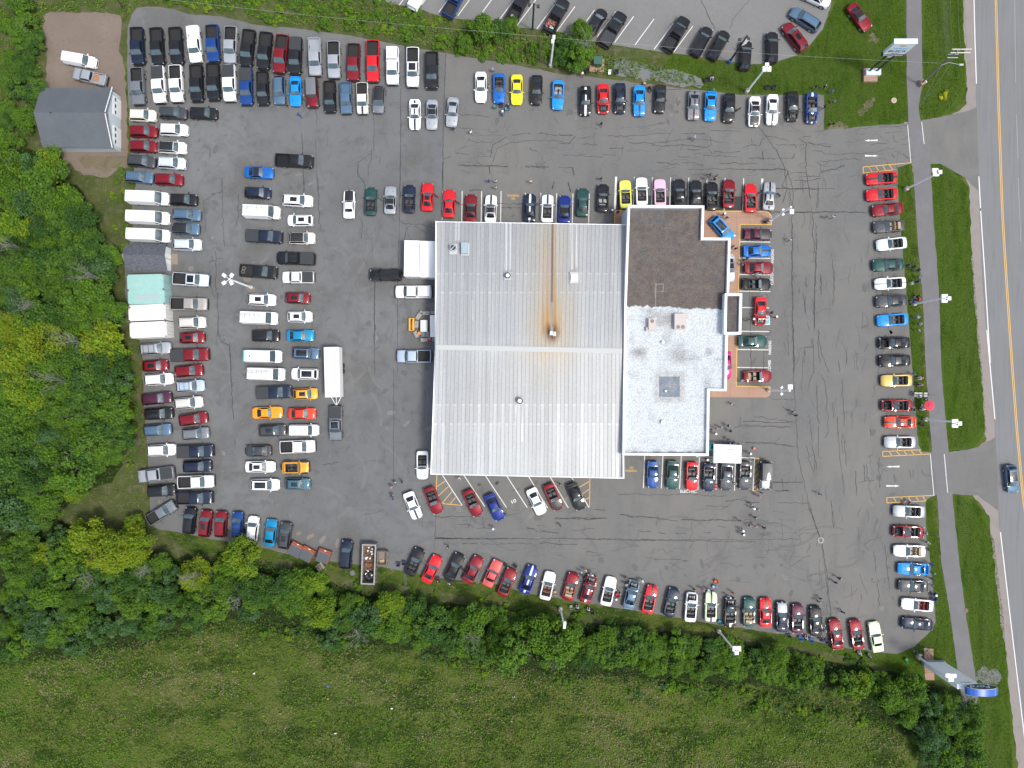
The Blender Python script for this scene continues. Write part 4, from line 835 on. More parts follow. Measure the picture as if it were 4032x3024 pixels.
x, y = G(1388, 2256); o = MB().tube((0, 0, 0), (0, 0, .05), .42, .42, 0, 24).build('manhole_cover', [stone_m], None, (x, y, 0)); tag(o, 'round grey cover in the grass left of the open skip', 'manhole cover')

# clutter against the garage
def zq(X, Y, h=0): return G(1580 + X / 10.37, 1200 + Y / 10.37, h)
for i, (X, Y, a, w, d, lb) in enumerate(((705, 475, 56, 1.15, .68, 'grey concrete block tilted at the upper left of the tank yard'), (1010, 345, 1, 1.2, .6, 'grey concrete block at the top of the tank yard'), (1290, 318, 0, .75, .5, 'dark concrete block under the roof edge above the tanks'), (622, 800, 88, 1.15, .62, 'grey concrete block between yellow frame and white tank'),
      (605, 1200, 115, 1.1, .62, 'grey concrete block tilted at the lower left of the tank yard'), (925, 1435, 0, 1.15, .58, 'pale concrete block at the bottom of the tank yard'))):
    x, y = zq(X, Y, .6); o = new('concrete_block', None, None, (x, y, 0), R(a)); tag(o, lb, 'concrete block', 'concrete blocks round the tanks'); MB().box((0, 0, .3), (w, d, .6), taper=.96).build('block', [conc_m], o); MB().path([(-.08, 0, .6), (-.06, 0, .68), (.06, 0, .68), (.08, 0, .6)], .012, .012).build('lifting_loop', [dark_m], o)
tankm = mat('rust_stained_tank', (.74, .74, .70), .5, noise=[(1.6, .64, .70, (.45, .16, .05), None)])
for X, Y, w, d, lb in ((910, 860, 1.2, 1.85, 'white oil tank with orange rust spots beside the yellow frame'), (1320, 870, 1.25, 3.5, 'longer white tank half under the garage roof edge')):
    x, y = zq(X, Y, 1.3); o = new('oil_tank', None, None, (x, y, 0)); tag(o, lb, 'tank', 'oil tanks by the garage')
    mb = MB(); n_ = 14
    P = [(w / 2 * math.copysign(abs(math.cos(t)) ** .5, math.cos(t)), .85 + .45 * math.copysign(abs(math.sin(t)) ** .6, math.sin(t))) for t in [2 * math.pi * k / n_ for k in range(n_)]]
    i0 = len(mb.v)
    for yy in (-d / 2, d / 2): mb.v += [(px_, yy, pz_) for px_, pz_ in P]
    for k in range(n_): mb.f.append((i0 + k, i0 + (k + 1) % n_, i0 + n_ + (k + 1) % n_, i0 + n_ + k)); mb.m.append(0)
    mb.f.append(tuple(range(i0, i0 + n_))); mb.m.append(0); mb.f.append(tuple(reversed(range(i0 + n_, i0 + 2 * n_)))); mb.m.append(0)
    mb.build('tank_shell', [tankm], o, smooth=40)
    for sx_ in (-.4, .4):
        for sy_ in (-.4, .4): MB().tube((sx_ * w, sy_ * d, 0), (sx_ * w, sy_ * d, .6), .03).build('leg', [dark_m], o)
    MB().tube((0, d / 2 - .15, 1.25), (0, d / 2 - .15, 1.5), .05).build('filler_pipe', [white_m], o)
ym = mat('safety_yellow', (.72, .40, .04), .5)
x, y = zq(420, 800, .7); o = new('yellow_lifting_frame', None, None, (x, y, 0)); tag(o, 'bright yellow steel lifting frame with long central slot', 'lifting frame')
mb = MB(); mb.box((-.30, 0, .55), (.25, 2.0, .5)).box((.30, 0, .55), (.28, 2.0, .5)).box((0, -.96, .55), (.35, .1, .5)).box((0, .96, .55), (.35, .1, .5)); [mb.box((-.45, k * .28, .35), (.12, .16, .3)) for k in range(-3, 4)]; mb.build('frame', [ym], o)
MB().tube((.03, -.7, .6), (.1, .7, .6), .06).build('red_bar', [mat('pale_red', (.6, .22, .17), .5)], o); MB().box((0, 0, .2), (.3, 1.8, .1)).build('base_plate', [dark_m], o)
for X, Y, m_, lb in ((735, 1170, mat('orange_drum_paint', (.60, .22, .05), .5), 'orange drum beside the blue grey bins'), (1140, 1385, mat('dull_red_paint', (.35, .09, .08), .6), 'dull red drum below the blue grey bins'), (805, 290, conc_m, 'small pale round drum above the blocks')):
    x, y = zq(X, Y, .85); o = new('steel_drum', None, None, (x, y, 0)); tag(o, lb, 'drum'); r_ = .28 if m_ is not conc_m else .18
    MB().tube((0, 0, 0), (0, 0, .85), r_, r_, 0, 20).build('drum_body', [m_], o); MB().tube((0, 0, .85), (0, 0, .88), r_ + .015, r_ + .015, 0, 20).build('lid', [m_], o)
for X, Y, lb in ((890, 1200, 'left blue grey bin with divided lid below the oil tank'), (1062, 1215, 'right blue grey bin below the oil tank'), (1330, 1400, 'dark bin under the garage roof edge')):
    x, y = zq(X, Y, 1.0); o = new('waste_bin', None, None, (x, y, 0)); tag(o, lb, 'bin', 'waste bins by the tanks'); bmn = mat('blue_grey_plastic', (.115, .15, .18), .6)
    MB().box((0, 0, .5), (.55, .75, .95)).build('bin_body', [bmn], o); MB().box((0, 0, 1.0), (.6, .8, .06)).build('lid', [bmn], o); MB().tube((-.25, .42, .98), (.25, .42, .98), .02).build('handle', [galv_m], o)

# lamp posts ---------------------------------------------------------------
lampw = mat('lamp_housing', (.80, .80, .80), .4); bollm = mat('concrete_base', (.42, .37, .33), .85)
def lamp(base, top, heads, h, label, name='parking_lot_lamp', pm=None, arm=None, hs=(.75, .75), spots=(), hm=None):
    bx, by = G(*base); tx, ty = G(*top, h); o = new(name, None, None, (bx, by, 0)); tag(o, label, 'lamp post', 'tall lamp posts around the lots'); pm = pm or white_m
    if name == 'parking_lot_lamp': MB().tube((0, 0, 0), (0, 0, .75), .33, .31, 0, 20).build('concrete_base', [bollm], o)
    MB().tube((0, 0, .4), (0, 0, h), .17, .13, 0, 12).build('pole', [pm], o)
    for k, (hx, hy) in enumerate(heads):
        X, Y = G(hx, hy, h); X -= bx; Y -= by
        a = MB(); a.tube((0, 0, h - .1), (X, Y, h - .02), .04, .04); a.build('arm', [pm], o)
        MB().box((X, Y, h + .02), (hs[0], hs[1], .18), 0, rz=math.atan2(Y, X) if arm else 0, taper=.9).build('lamp_head', [hm or lampw], o)
    for (X_, Y_) in spots:
        X, Y = G(X_, Y_, h * .62); X -= bx; Y -= by; a = MB(); a.tube((0, 0, h * .62), (X, Y, h * .62), .03).box((X, Y, h * .62), (.35, .28, .22), rz=.6); a.build('spotlight', [lampw], o)
def tf(t, X, Y): return (TILE[t][0] + X / 2, TILE[t][1] + Y / 2)
lamp(tf('B', 2035, 522), tf('B', 2062, 292), [tf('B', 2053, 325), tf('B', 2062, 292)], 9.6, 'white lamp post at the lawn edge above the yellow coupe', hs=(.42, .6))
lamp(tf('C', 1477, 725), tf('C', 1640, 535), [tf('C', 1620, 543), tf('C', 1657, 543), tf('C', 1640, 515)], 9.0, 'white lamp post with paired square heads on the lawn above the top right row', hs=(.62, .8))
lamp(tf('E', 1068, 866), tf('E', 882, 798), [tf('E', 845, 768), tf('E', 905, 768), tf('E', 843, 828), tf('E', 902, 827)], 9.4, 'white lamp post with four crossed heads amid the left parking rows', hs=(.62, .52), arm=1)
lamp(tf('H', 1458, 458), tf('H', 1637, 352), [tf('H', 1635, 386)], 9.0, 'white lamp post with one large head at the upper paved corner', hs=(.66, .75), spots=[tf('H', 1567, 372), tf('H', 1567, 410)])
lamp(tf('L', 1446, 473), tf('L', 1622, 478), [tf('L', 1622, 447)], 9.2, 'white lamp post with one large head at the lower paved corner', hs=(.72, .75), spots=[tf('L', 1555, 452), tf('L', 1555, 503)])
lamp(tf('I', 1275, 292), tf('I', 1500, 165), [tf('I', 1512, 140), tf('I', 1518, 172), tf('I', 1542, 155)], 8.8, 'white lamp post beside the footpath near the bright red convertibles', hs=(.95, .6))
lamp(tf('I', 1337, 1196), tf('I', 1590, 1152), [tf('I', 1585, 1132), tf('I', 1585, 1168), tf('I', 1613, 1150)], 8.8, 'white lamp post beside the footpath at mid height of the picture', hs=(.95, .6))
lamp(tf('J', 1424, 702), tf('J', 1670, 733), [tf('J', 1668, 716), tf('J', 1668, 752), tf('J', 1698, 735)], 8.8, 'white lamp post beside the footpath near the red parasol', hs=(.95, .6))
lamp(tf('M', 1055, 963), tf('M', 1190, 1105), [tf('M', 1184, 1108), tf('M', 1219, 1108), tf('M', 1200, 1136)], 9.0, 'white lamp post in the hedge with paired square heads', hs=(.62, .8))
lamp(tf('N', 1412, 1188), tf('N', 1445, 1335), [tf('N', 1448, 1308), tf('N', 1445, 1335)], 9.0, 'white lamp post with slim head in the hedge below the white convertible', hs=(.42, .6))
lamp((3612, 2585), (3741, 2667), [(3732, 2659), (3744, 2675), (3754, 2660)], 9.0, 'white lamp post beside the tall blue oval sign', hs=(.85, .6))
lamp(tf('B', 1893, 235), tf('B', 1905, 45), [tf('B', 1868, 38), tf('B', 1938, 50)], 8.0, 'dark green lamp post in the neighbouring upper lot', 'street_lamp', mat('green_pole', (.02, .05, .045), .5), hs=(.45, .5), hm=dark_m)
lamp(tf('C', 1340, 495), tf('C', 1478, 308), [tf('C', 1426, 311), tf('C', 1495, 303)], 9.0, 'dark lamp post on a blue base with a white banner', 'street_lamp', dark_m, hs=(.45, .4), hm=dark_m)
bx, by = G(*tf('C', 1340, 495)); o = bpy.data.objects['street_lamp.001']
MB().tube((0, 0, 0), (0, 0, .9), .30, .30, 0, 20).build('blue_base', [mat('blue_paint', (.02, .10, .38), .5)], o)
d_ = Vector((.62, .35, 0)); d_ = Vector((G(*tf('C', 1478, 308), 9)[0] - bx, 0, 0)); mb = MB(); mb.face([(.1, 0, 5.6), (.75, .1, 6.2), (.75, .1, 8.0), (.1, 0, 8.3)]); mb.face([(.1, .03, 8.3), (.75, .13, 8.0), (.75, .13, 6.2), (.1, .03, 5.6)]); mb.build('banner', [white_m], o)

# utility poles and wires
def upole(base, top, h, label, m, r=.16):
    x, y = G(*base); o = new('utility_pole', None, None, (x, y, 0)); tag(o, label, 'utility pole', 'utility poles'); tx, ty = G(*top, h)
    MB().tube((0, 0, 0), (tx - x, ty - y, h), r, r * .7, 0, 10).build('pole', [m], o); return o, x, y
o, ux, uy = upole(tf('D', 1392, 665), tf('D', 1690, 400), 11.3, 'tall grey utility pole with crossarms beside the footpath at top right', mat('weathered_pole', (.20, .19, .18), .8), .17)
mb = MB(); tx, ty = G(*tf('D', 1690, 400), 11.3); dx, dy = tx - ux, ty - uy
for z_, w, c in ((11.2, 2.9, .65), (10.9, 2.9, .65)): mb.box((dx + c, dy + (z_ - 10.9) * 1.2 - .1, z_), (w, .12, .14))
mb.build('crossarm', [mat('pale_timber', (.55, .52, .48), .7)], o)
mb = MB(); mb.box((dx * .95, dy * .95, 10.2), (1.6, .1, .1)).box((dx * .93, dy * .93 - .4, 10.0), (1.6, .1, .1)); [mb.tube((dx + k, dy, 11.2), (dx + k, dy, 11.5), .04) for k in (-.6, .2, 1.0, 1.9)]; mb.build('insulator_bracket', [galv_m], o)
X, Y = G(*tf('D', 1705, 512), 8.3); a0 = Vector(G(*tf('D', 1560, 512), 8.0)); mb = MB(); mb.path([(a0.x - ux, a0.y - uy, 7.9), (a0.x - ux + 1.0, a0.y - uy + .25, 8.3), (X - ux, Y - uy, 8.4)], .04, .035); mb.build('lamp_arm', [galv_m], o); MB().box((X - ux + .2, Y - uy, 8.38), (.62, .26, .14)).build('lamp_head', [galv_m], o)
MB().box((0, 0, .45), (.75, .75, .9), rz=.5).build('base_collar', [brick_m], o)
MB().box((.45, .18, .45), (.12, .55, 1.0), rz=.5).build('cable_guard', [white_m], o)
wm = mat('cable_grey', (.12, .13, .12), .6)
for i, (X, h_) in enumerate(((1553, 9.2), (1597, 9.8), (1606, 9.8), (1616, 9.8), (1625, 9.8), (1653, 11.3), (1713, 11.4), (1765, 11.2))):
    a = G(*tf('D', X if i else 1553, 400 if i < 5 else 392), h_); b = G(*tf('D', X + (-6 if i < 5 else 2), -700), h_)
    pts = [(a[0] + (b[0] - a[0]) * t, a[1] + (b[1] - a[1]) * t, h_ - 2.0 * t * (1.3 - t)) for t in [k / 8 for k in range(9)]]
    mb = MB().path(pts, .035 if i == 0 else .016, .035 if i == 0 else .016, 0, 5); w_ = mb.build('power_line', [wm if i else dark_m]); tag(w_, ['thick dark cable, leftmost of the lines running up from the utility pole', 'power line, second from left above the roadside verge', 'power line, third from left above the roadside verge', 'power line, fourth from left above the roadside verge', 'power line, fifth from left above the roadside verge', 'power line, sixth from left above the roadside verge', 'power line, seventh from left above the roadside verge', 'power line, rightmost over the gravel shoulder'][i], 'power line', 'power lines at the top right')
for a, b, h0, h1, lb in ((tf('D', 1560, 520), tf('D', 1395, 840), 8.0, .1, 'left guy wire from utility pole down to the verge'), (tf('D', 1640, 500), tf('D', 1400, 830), 9.0, .1, 'right guy wire from utility pole down to the verge')):
    A, B = G(*a, h0), G(*b, h1); w_ = MB().tube((*A, h0), (*B, h1), .014, .014, 0, 5).build('guy_wire', [galv_m]); tag(w_, lb, 'guy wire')
o, px_, py_ = upole(tf('B', 1952, 480), tf('B', 1952, 280), 8.4, 'brown wooden utility pole in the shrubs below the upper lot', mat('brown_pole', (.13, .09, .07), .85), .15)
o, qx_, qy_ = upole(tf('A', 768, 62), tf('A', 690, -60), 8.4, 'brown wooden utility pole above the gravel pad', MATS['brown_pole'], .15)
top1, top0 = (*G(*tf('D', 1560, 497), 8.0), 8.0), (*G(*tf('B', 1952, 285), 8.3), 8.3)
for A, B, lb in ((top1, top0, 'thin overhead service cable between the two right hand utility poles'), (top0, (*G(*tf('A', 690, -60), 8.4), 8.3), 'thin overhead service cable above the weedy strip')):
    pts = [(A[0] + (B[0] - A[0]) * t, A[1] + (B[1] - A[1]) * t, A[2] + (B[2] - A[2]) * t - 3.2 * t * (1 - t)) for t in [k / 12 for k in range(13)]]
    w_ = MB().path(pts, .009, .009, 0, 5).build('overhead_cable', [mat('light_cable', (.42, .44, .44), .6)]); tag(w_, lb, 'overhead cable')

# roadside pylon signs
def text_on(s, size, width, m, loc, rot, parent, name='lettering', ext=.01, shear=0):
    me = text_mesh(s, size, width, ext, shear); me.materials.clear(); me.materials.append(m); o = new(name, me, parent, loc); o.rotation_euler = rot; return o
blue_s = mat('sign_blue', (.02, .10, .42), .25, coat=.5); navy_s = mat('sign_navy', (.02, .04, .12), .4); sky_s = mat('sign_light_blue', (.20, .50, .72), .5)
x, y = G(*tf('D', 1000, 590)); o = new('dealership_sign', None, None, (x, y, 0)); tag(o, 'tall two post roadside sign with white panel on a brick planter', 'sign')
MB().box((-.15, -.2, .25), (2.2, 2.1, .5)).build('planter', [brick_m], o); MB().box((.1, .1, .75), (2.35, 1.0, .5)).build('plinth', [paleblue], o)
for s_ in (-.55, .60): MB().box((s_, .25, 5.2), (.26, .22, 8.6)).build('post', [mat('dark_green_post', (.035, .04, .03), .5)], o)
pb = G(*tf('D', 1190, 432), 6.2); cxs, cys = .05, .30
MB().box((cxs, cys, 6.0), (1.0, .1, .8)).build('lower_plate', [white_m], o)
MB().box((cxs, cys, 8.45), (3.3, .45, 3.7)).build('sign_panel', [mat('sign_white', (.62, .68, .72), .5)], o)
MB().box((cxs, cys + .15, 10.35), (3.5, .75, .12)).build('top_cap', [mat('cap_pale', (.60, .68, .72), .4)], o)
MB().box((cxs, cys - .01, 6.75), (3.3, .47, .62)).build('name_band', [navy_s], o)
fy = cys - .24; rt = (R(90), 0, 0)
text_on('CHEVROLET', .62, 2.7, sky_s, (cxs, fy, 8.9), rt, o); text_on('BUICK', .85, 2.7, navy_s, (cxs, fy, 8.05), rt, o); text_on('GMC', .45, 1.3, mat('sign_red', (.45, .05, .05), .5), (cxs, fy, 7.35), rt, o); text_on('CANTRABOLD', .42, 2.9, white_m, (cxs, fy - .02, 6.75), rt, o)
MB().box((cxs, fy, 9.75), (1.1, .02, .22)).box((cxs, fy - .001, 9.75), (.35, .02, .42)).build('emblem', [mat('emblem_gold', (.45, .36, .16), .4)], o)
# tall blade sign with the blue oval, facing north
x, y = G(3672, 2600); o = new('oval_pylon_sign', None, None, (x, y, 0)); tag(o, 'tall pale grey pylon sign topped by a blue oval with white script', 'sign')
MB().box((-.1, -.35, 4.6), (3.3, .7, 9.2)).build('blade', [mat('pylon_grey', (.86, .88, .88), .5)], o); MB().box((-.1, -.35, .4), (3.45, .85, .8)).build('foot', [mat('pylon_foot', (.28, .34, .38), .5)], o)
mb = MB(); n_ = 40; a_, b_ = 2.35, 1.05; ZC = 10.2; i0 = 0
for yy in (-.85, .15): mb.v += [(a_ * math.cos(2 * math.pi * k / n_), yy, ZC + b_ * math.sin(2 * math.pi * k / n_)) for k in range(n_)]
for k in range(n_): mb.f.append((k, (k + 1) % n_, n_ + (k + 1) % n_, n_ + k)); mb.m.append(0)
mb.f.append(tuple(range(n_))); mb.m.append(0); mb.f.append(tuple(reversed(range(n_, 2 * n_)))); mb.m.append(1)
mb.build('oval_box', [blue_s, mat('oval_face', (.02, .045, .10), .3)], o, (1.15, -.1, 0), smooth=40)
mb = MB(); pts = [(1.15 + a_ * .95 * math.cos(2 * math.pi * k / n_), .07, ZC + b_ * .93 * math.sin(2 * math.pi * k / n_)) for k in range(n_ + 1)]; mb.path(pts, .03, .03, 0, 5); mb.build('oval_rim', [white_m], o)
text_on('Ford', 1.25, 3.2, white_m, (1.15, .08, ZC - .05), (R(90), 0, R(180)), o, shear=.35); text_on('CANTRABOLD', .3, 1.6, mat('pylon_text', (.22, .27, .31), .5), (.0, .02, 8.5), (R(90), 0, R(180)), o)
x, y = G(3656, 2590); sheet('paving_slab', [(x - .75, y + 1.5), (x + .75, y + 1.5), (x + .95, y - 3.6), (x - .6, y - 3.6)], .05, brick_m, 0)

# small site things
x, y = G(*tf('C', 300, 518)); o = new('transformer_box', None, None, (x, y, 0), -.05); tag(o, 'dark green transformer cabinet on a square terracotta pad', 'transformer')
MB().box((0, 0, .08), (2.35, 2.1, .16)).build('pad', [walk_m], o); MB().box((.05, .28, .75), (1.3, 1.1, 1.2)).build('cabinet', [mat('utility_green', (.035, .10, .075), .5)], o); MB().box((.05, .28, 1.38), (1.4, 1.25, .08)).build('lid', [MATS['utility_green']], o); MB().box((.05, -.33, .7), (.25, .12, .8)).build('cable_hood', [MATS['utility_green']], o)
for i, (X, Y, lb) in enumerate(((395, 455, 'upper short grey post right of the green transformer'), (388, 515, 'middle short grey post right of the green transformer'), (313, 580, 'short grey post below right of the transformer pad'), (258, 575, 'short grey post below left of the transformer pad'))):
    x, y = G(*tf('C', X, Y)); o = new('protective_post', None, None, (x, y, 0)); tag(o, lb, 'bollard', 'posts round the transformer'); MB().tube((0, 0, 0), (0, 0, 1.1), .06, .06, 0, 12).build('post', [galv_m], o); MB().sphere((0, 0, 1.1), .06, 0, 10, 6).build('cap', [dark_m], o)
x, y = TT('D', 1185, 793); o = new('well_cover', None, None, (x, y, 0)); tag(o, 'round pale concrete cover in the lawn near the footpath', 'well cover'); MB().tube((0, 0, 0), (0, 0, .15), .45, .45, 0, 28).build('ring', [mat('pale_concrete', (.42, .34, .27), .85)], o); mb = MB(); [mb.box((.2 * math.cos(a), .2 * math.sin(a), .16), (.12, .06, .03), rz=a) for a in (0, 1.26, 2.5, 3.8, 5)]; mb.build('slots', [dark_m], o)
x, y = TT('K', 1755, 868); o = MB().tube((0, 0, 0), (0, 0, .06), .36, .36, 0, 24).build('manhole_cover', [mat('rusty_iron', (.16, .10, .08), .8)], None, (x, y, 0)); tag(o, 'rusty round manhole cover at the right edge of the footpath', 'manhole cover')
x, y = TT('K', 612, 315); o = new('storm_drain', None, None, (x, y, .021)); tag(o, 'round storm drain where two pavement cracks meet near the lower lot', 'drain'); MB().tube((0, 0, 0), (0, 0, .01), .5, .5, 0, 24).build('surround', [conc_m], o); MB().tube((0, 0, .01), (0, 0, .022), .32, .32, 0, 20).build('grate', [mat('worn_iron', (.10, .095, .09), .6)], o)
# canopy tent
h1, h2 = 2.15, 3.1; W = [TT('L', x, y, h1) for x, y in ((1022, 897), (1240, 905), (1237, 1050), (1018, 1043))]; cx = sum(p[0] for p in W) / 4; cy = sum(p[1] for p in W) / 4
o = new('canopy_tent', None, None, (cx, cy, 0)); tag(o, 'white pop up canopy tent at the lower right corner of the showroom', 'tent'); P = [(x - cx, y - cy) for x, y in W]; mb = MB(); hx = (W[1][0] - W[0][0]) * .22
r1, r2 = (-hx, 0, h2), (hx, 0, h2)
mb.face([(*P[0], h1), (*P[1], h1), r2, r1][::-1]); mb.face([(*P[1], h1), (*P[2], h1), r2][::-1]); mb.face([(*P[2], h1), (*P[3], h1), r1, r2][::-1]); mb.face([(*P[3], h1), (*P[0], h1), r1][::-1])
for i in range(4): a, b = P[i], P[(i + 1) % 4]; mb.face([(*a, h1), (*b, h1), (*b, h1 - .3), (*a, h1 - .3)])
mb.build('fabric_top', [mat('white_fabric', (.80, .82, .82), .8)], o); lm = mat('teal_print', (.25, .50, .60), .8)
mb = MB(); mb.box((-1.25, .0, 2.62), (.10, 1.0, .02), ry=-.5).box((1.3, 0, 2.62), (.10, 1.0, .02), ry=.5).box((.3, .75, 2.62), (1.0, .10, .02), rx=-.6).box((0, -.8, 2.58), (1.0, .08, .02), rx=.6); mb.build('printed_logo', [lm], o)
for x, y in P: MB().tube((x * .97, y * .97, 0), (x * .97, y * .97, h1), .025).build('leg', [white_m], o)
def table(X, Y, w, d, m, lb, ang=0):
    x, y = TT('L', X, Y, .75); o = new('folding_table', None, None, (x, y, 0), ang); tag(o, lb, 'table', 'folding tables by the tent'); MB().box((0, 0, .73), (w, d, .04)).build('table_top', [m], o)
    for a in (-1, 1):
        for b in (-1, 1): MB().tube((a * w * .42, b * d * .4, 0), (a * w * .42, b * d * .4, .72), .018).build('leg', [galv_m], o)
table(998, 915, .7, 1.4, mat('cyan_cloth', (.08, .45, .55), .7), 'cyan topped table between tent and showroom'); table(1012, 912, .45, 1.0, white_m, 'white table between the cyan table and tent')
for X, Y, lb in ((1040, 1218, 'upper red traffic cone between two bays below the tent'), (1040, 1240, 'lower red traffic cone between two bays below the tent')):
    x, y = TT('L', X, Y, .3); o = new('traffic_cone', None, None, (x, y, .024)); tag(o, lb, 'traffic cone', 'traffic cones'); mb = MB(); mb.box((0, 0, .02), (.38, .38, .04)); mb.tube((0, 0, .04), (0, 0, .7), .15, .03, 0, 14); mb.build('cone', [mat('cone_red', (.65, .06, .03), .5)], o); MB().tube((0, 0, .3), (0, 0, .45), .105, .072, 0, 14).build('reflective_band', [white_m], o)
x, y = TT('L', 1337, 931, .2); o = new('red_cooler', None, None, (x, y, .021)); tag(o, 'small square red box alone on the asphalt right of the tent', 'cool box'); MB().box((0, 0, .18), (.36, .34, .34)).build('box', [mat('cooler_red', (.55, .07, .05), .5)], o); MB().box((0, 0, .37), (.38, .36, .05)).build('lid', [MATS['cooler_red']], o)
# red parasol and stand with grey panels
zz = lambda X, Y, h=0: G(3560 + X / 5.53, 1400 + Y / 5.53, h)
x, y = zz(555, 1090, 2.1); o = new('red_parasol', None, None, (x, y, 0)); tag(o, 'bright red round parasol overhanging the footpath', 'parasol'); mb = MB(); n_ = 8
for k in range(n_):
    a, b = 2 * math.pi * k / n_, 2 * math.pi * (k + 1) / n_; mb.face([(.85 * math.cos(a), .85 * math.sin(a), 2.0), (.85 * math.cos(b), .85 * math.sin(b), 2.0), (.28 * math.cos(b), .28 * math.sin(b), 2.28), (.28 * math.cos(a), .28 * math.sin(a), 2.28)]); mb.face([(.3 * math.cos(a), .3 * math.sin(a), 2.31), (.3 * math.cos(b), .3 * math.sin(b), 2.31), (0, 0, 2.42)])
mb.build('canopy', [mat('parasol_red', (.62, .04, .08), .7)], o); MB().tube((0, 0, 0), (0, 0, 2.4), .02).build('pole', [galv_m], o); MB().box((0, 0, .04), (.4, .4, .08)).build('base', [dark_m], o)
x, y = zz(370, 850, .9); o = new('display_stand', None, None, (x, y, 0), -.03); tag(o, 'black folding stand carrying grey panels above the red parasol', 'display stand')
for k, cx_ in enumerate((-.78, -.12, .72)):
    for s_ in (-1, 1): MB().box((cx_, s_ * .20, .92), (.60, .30, .02), rx=s_ * .12).build('panel', [mat('grey_panel', (.33, .34, .33), .6)], o)
for s_ in (-1, 1): MB().tube((s_ * 1.2, 0, .9), (s_ * 1.35, .85, .0), .025).tube((s_ * 1.2, 0, .9), (s_ * 1.35, -.85, 0), .025).build('leg_frame', [dark_m], o)
MB().tube((-1.25, 0, .9), (2.35, 0, .9), .025).build('rail', [dark_m], o)
# litter on the field
for px, py, m_, lb in ((1290, 2702, 'lb', 'blue bag lying on the field below the woods'), (1290, 2752, 'lr', 'small reddish scrap below the blue bag on the field'), (1542, 2790, 'lw', 'largest white scrap of paper lying mid field'), (2022, 2744, 'lw', 'lone white scrap of paper right of the field centre'), (1320, 2888, 'lw', 'white scrap of paper low on the field'), (1000, 2652, 'lw', 'white scrap of paper high on the left field')):
    mm = {'lb': mat('litter_blue', (.02, .15, .55), .5), 'lr': mat('litter_red', (.6, .18, .1), .6), 'lw': mat('litter_white', (.75, .75, .75), .7)}[m_]
    x, y = G(px, py, .1); o = MB().sphere((0, 0, .12), .16, 0, 7, 4, (1.3, .8, .5)).box((.08, .03, .16), (.28, .14, .03), rz=px).build('litter', [mm], None, (x, y, 0)); tag(o, lb, 'litter', 'litter on the field')
# ------------------------------------------------------------------ vegetation
def leaf_mesh(name, pos, nrm, size, mats, mi=None, seed=0, aspect=.62):
    r = np.random.RandomState(seed); n = len(pos)
    nrm = nrm / np.maximum(np.linalg.norm(nrm, axis=1, keepdims=True), 1e-6)
    a = r.randn(n, 3); t = np.cross(nrm, a); t /= np.maximum(np.linalg.norm(t, axis=1, keepdims=True), 1e-6); b = np.cross(nrm, t)
    s = size[:, None]
    v = np.stack([pos - t * s * .5, pos - b * s * .5 * aspect + nrm * s * .06, pos + t * s * .5, pos + b * s * .5 * aspect + nrm * s * .06], 1).reshape(-1, 3)
    me = bpy.data.meshes.new(name); me.vertices.add(4 * n); me.vertices.foreach_set("co", v.ravel())
    me.loops.add(4 * n); me.loops.foreach_set("vertex_index", np.arange(4 * n)); me.polygons.add(n)
    me.polygons.foreach_set("loop_start", np.arange(0, 4 * n, 4)); 
    for q in mats: me.materials.append(q)
    if mi is not None: me.polygons.foreach_set("material_index", mi.astype(np.int32))
    me.update(calc_edges=True); return me
def leafmat(name, c, d): return mat(name, c, .75, spec=.06, island=d)
GREENS = {'mid': ((.043, .100, .015), (.092, .168, .028)), 'dark': ((.026, .070, .014), (.056, .116, .026)), 'blue': ((.043, .100, .036), (.088, .160, .060)), 'lime': ((.095, .170, .012), (.175, .250, .022)),
          'yellow': ((.115, .175, .012), (.195, .245, .020)), 'fresh': ((.056, .126, .012), (.108, .195, .020))}
GM = {k: leafmat('leaf_' + k, *v) for k, v in GREENS.items()}
def crown(seed, clumps=18, per=330, rad=1.0, ht=1.0, size=(.15, .27), spiky=False):
    """unit crown: radius about 1, height about 1, base near z=.3"""
    r = np.random.RandomState(seed); P = []; N = []; C = []; Sz = []
    for c in range(clumps):
        a = r.rand() * 6.283; q = math.sqrt(r.rand()) * .86; z = .38 + .50 * r.rand() * (1.15 - q) + (.20 * (1 - q))
        cr = .15 + .19 * r.rand(); cc = np.array([q * math.cos(a), q * math.sin(a), z]); m = int(per * (cr / .27) ** 2)
        d = r.randn(m, 3); d /= np.linalg.norm(d, axis=1, keepdims=True); d[:, 2] = np.abs(d[:, 2]) * .9 - .25 * r.rand(m)
        rr_ = cr * (.55 + .5 * r.rand(m) ** .5) * (1 + (.45 * np.sin(d[:, 0] * 7 + c) * np.sin(d[:, 1] * 7) if spiky else .15 * np.sin(d[:, 0] * 9 + c)))
        P.append(cc + d * rr_[:, None] * [1, 1, .8]); N.append(d * .6 + r.randn(m, 3) * .55 + [0, 0, .5]); C.append(np.full(m, c % 2)); Sz.append(size[0] + (size[1] - size[0]) * r.rand(m))
    P = np.concatenate(P); N = np.concatenate(N); C = np.concatenate(C); Sz = np.concatenate(Sz)
    return P, N, C, Sz
CROWNS = []; TRUNKS = []
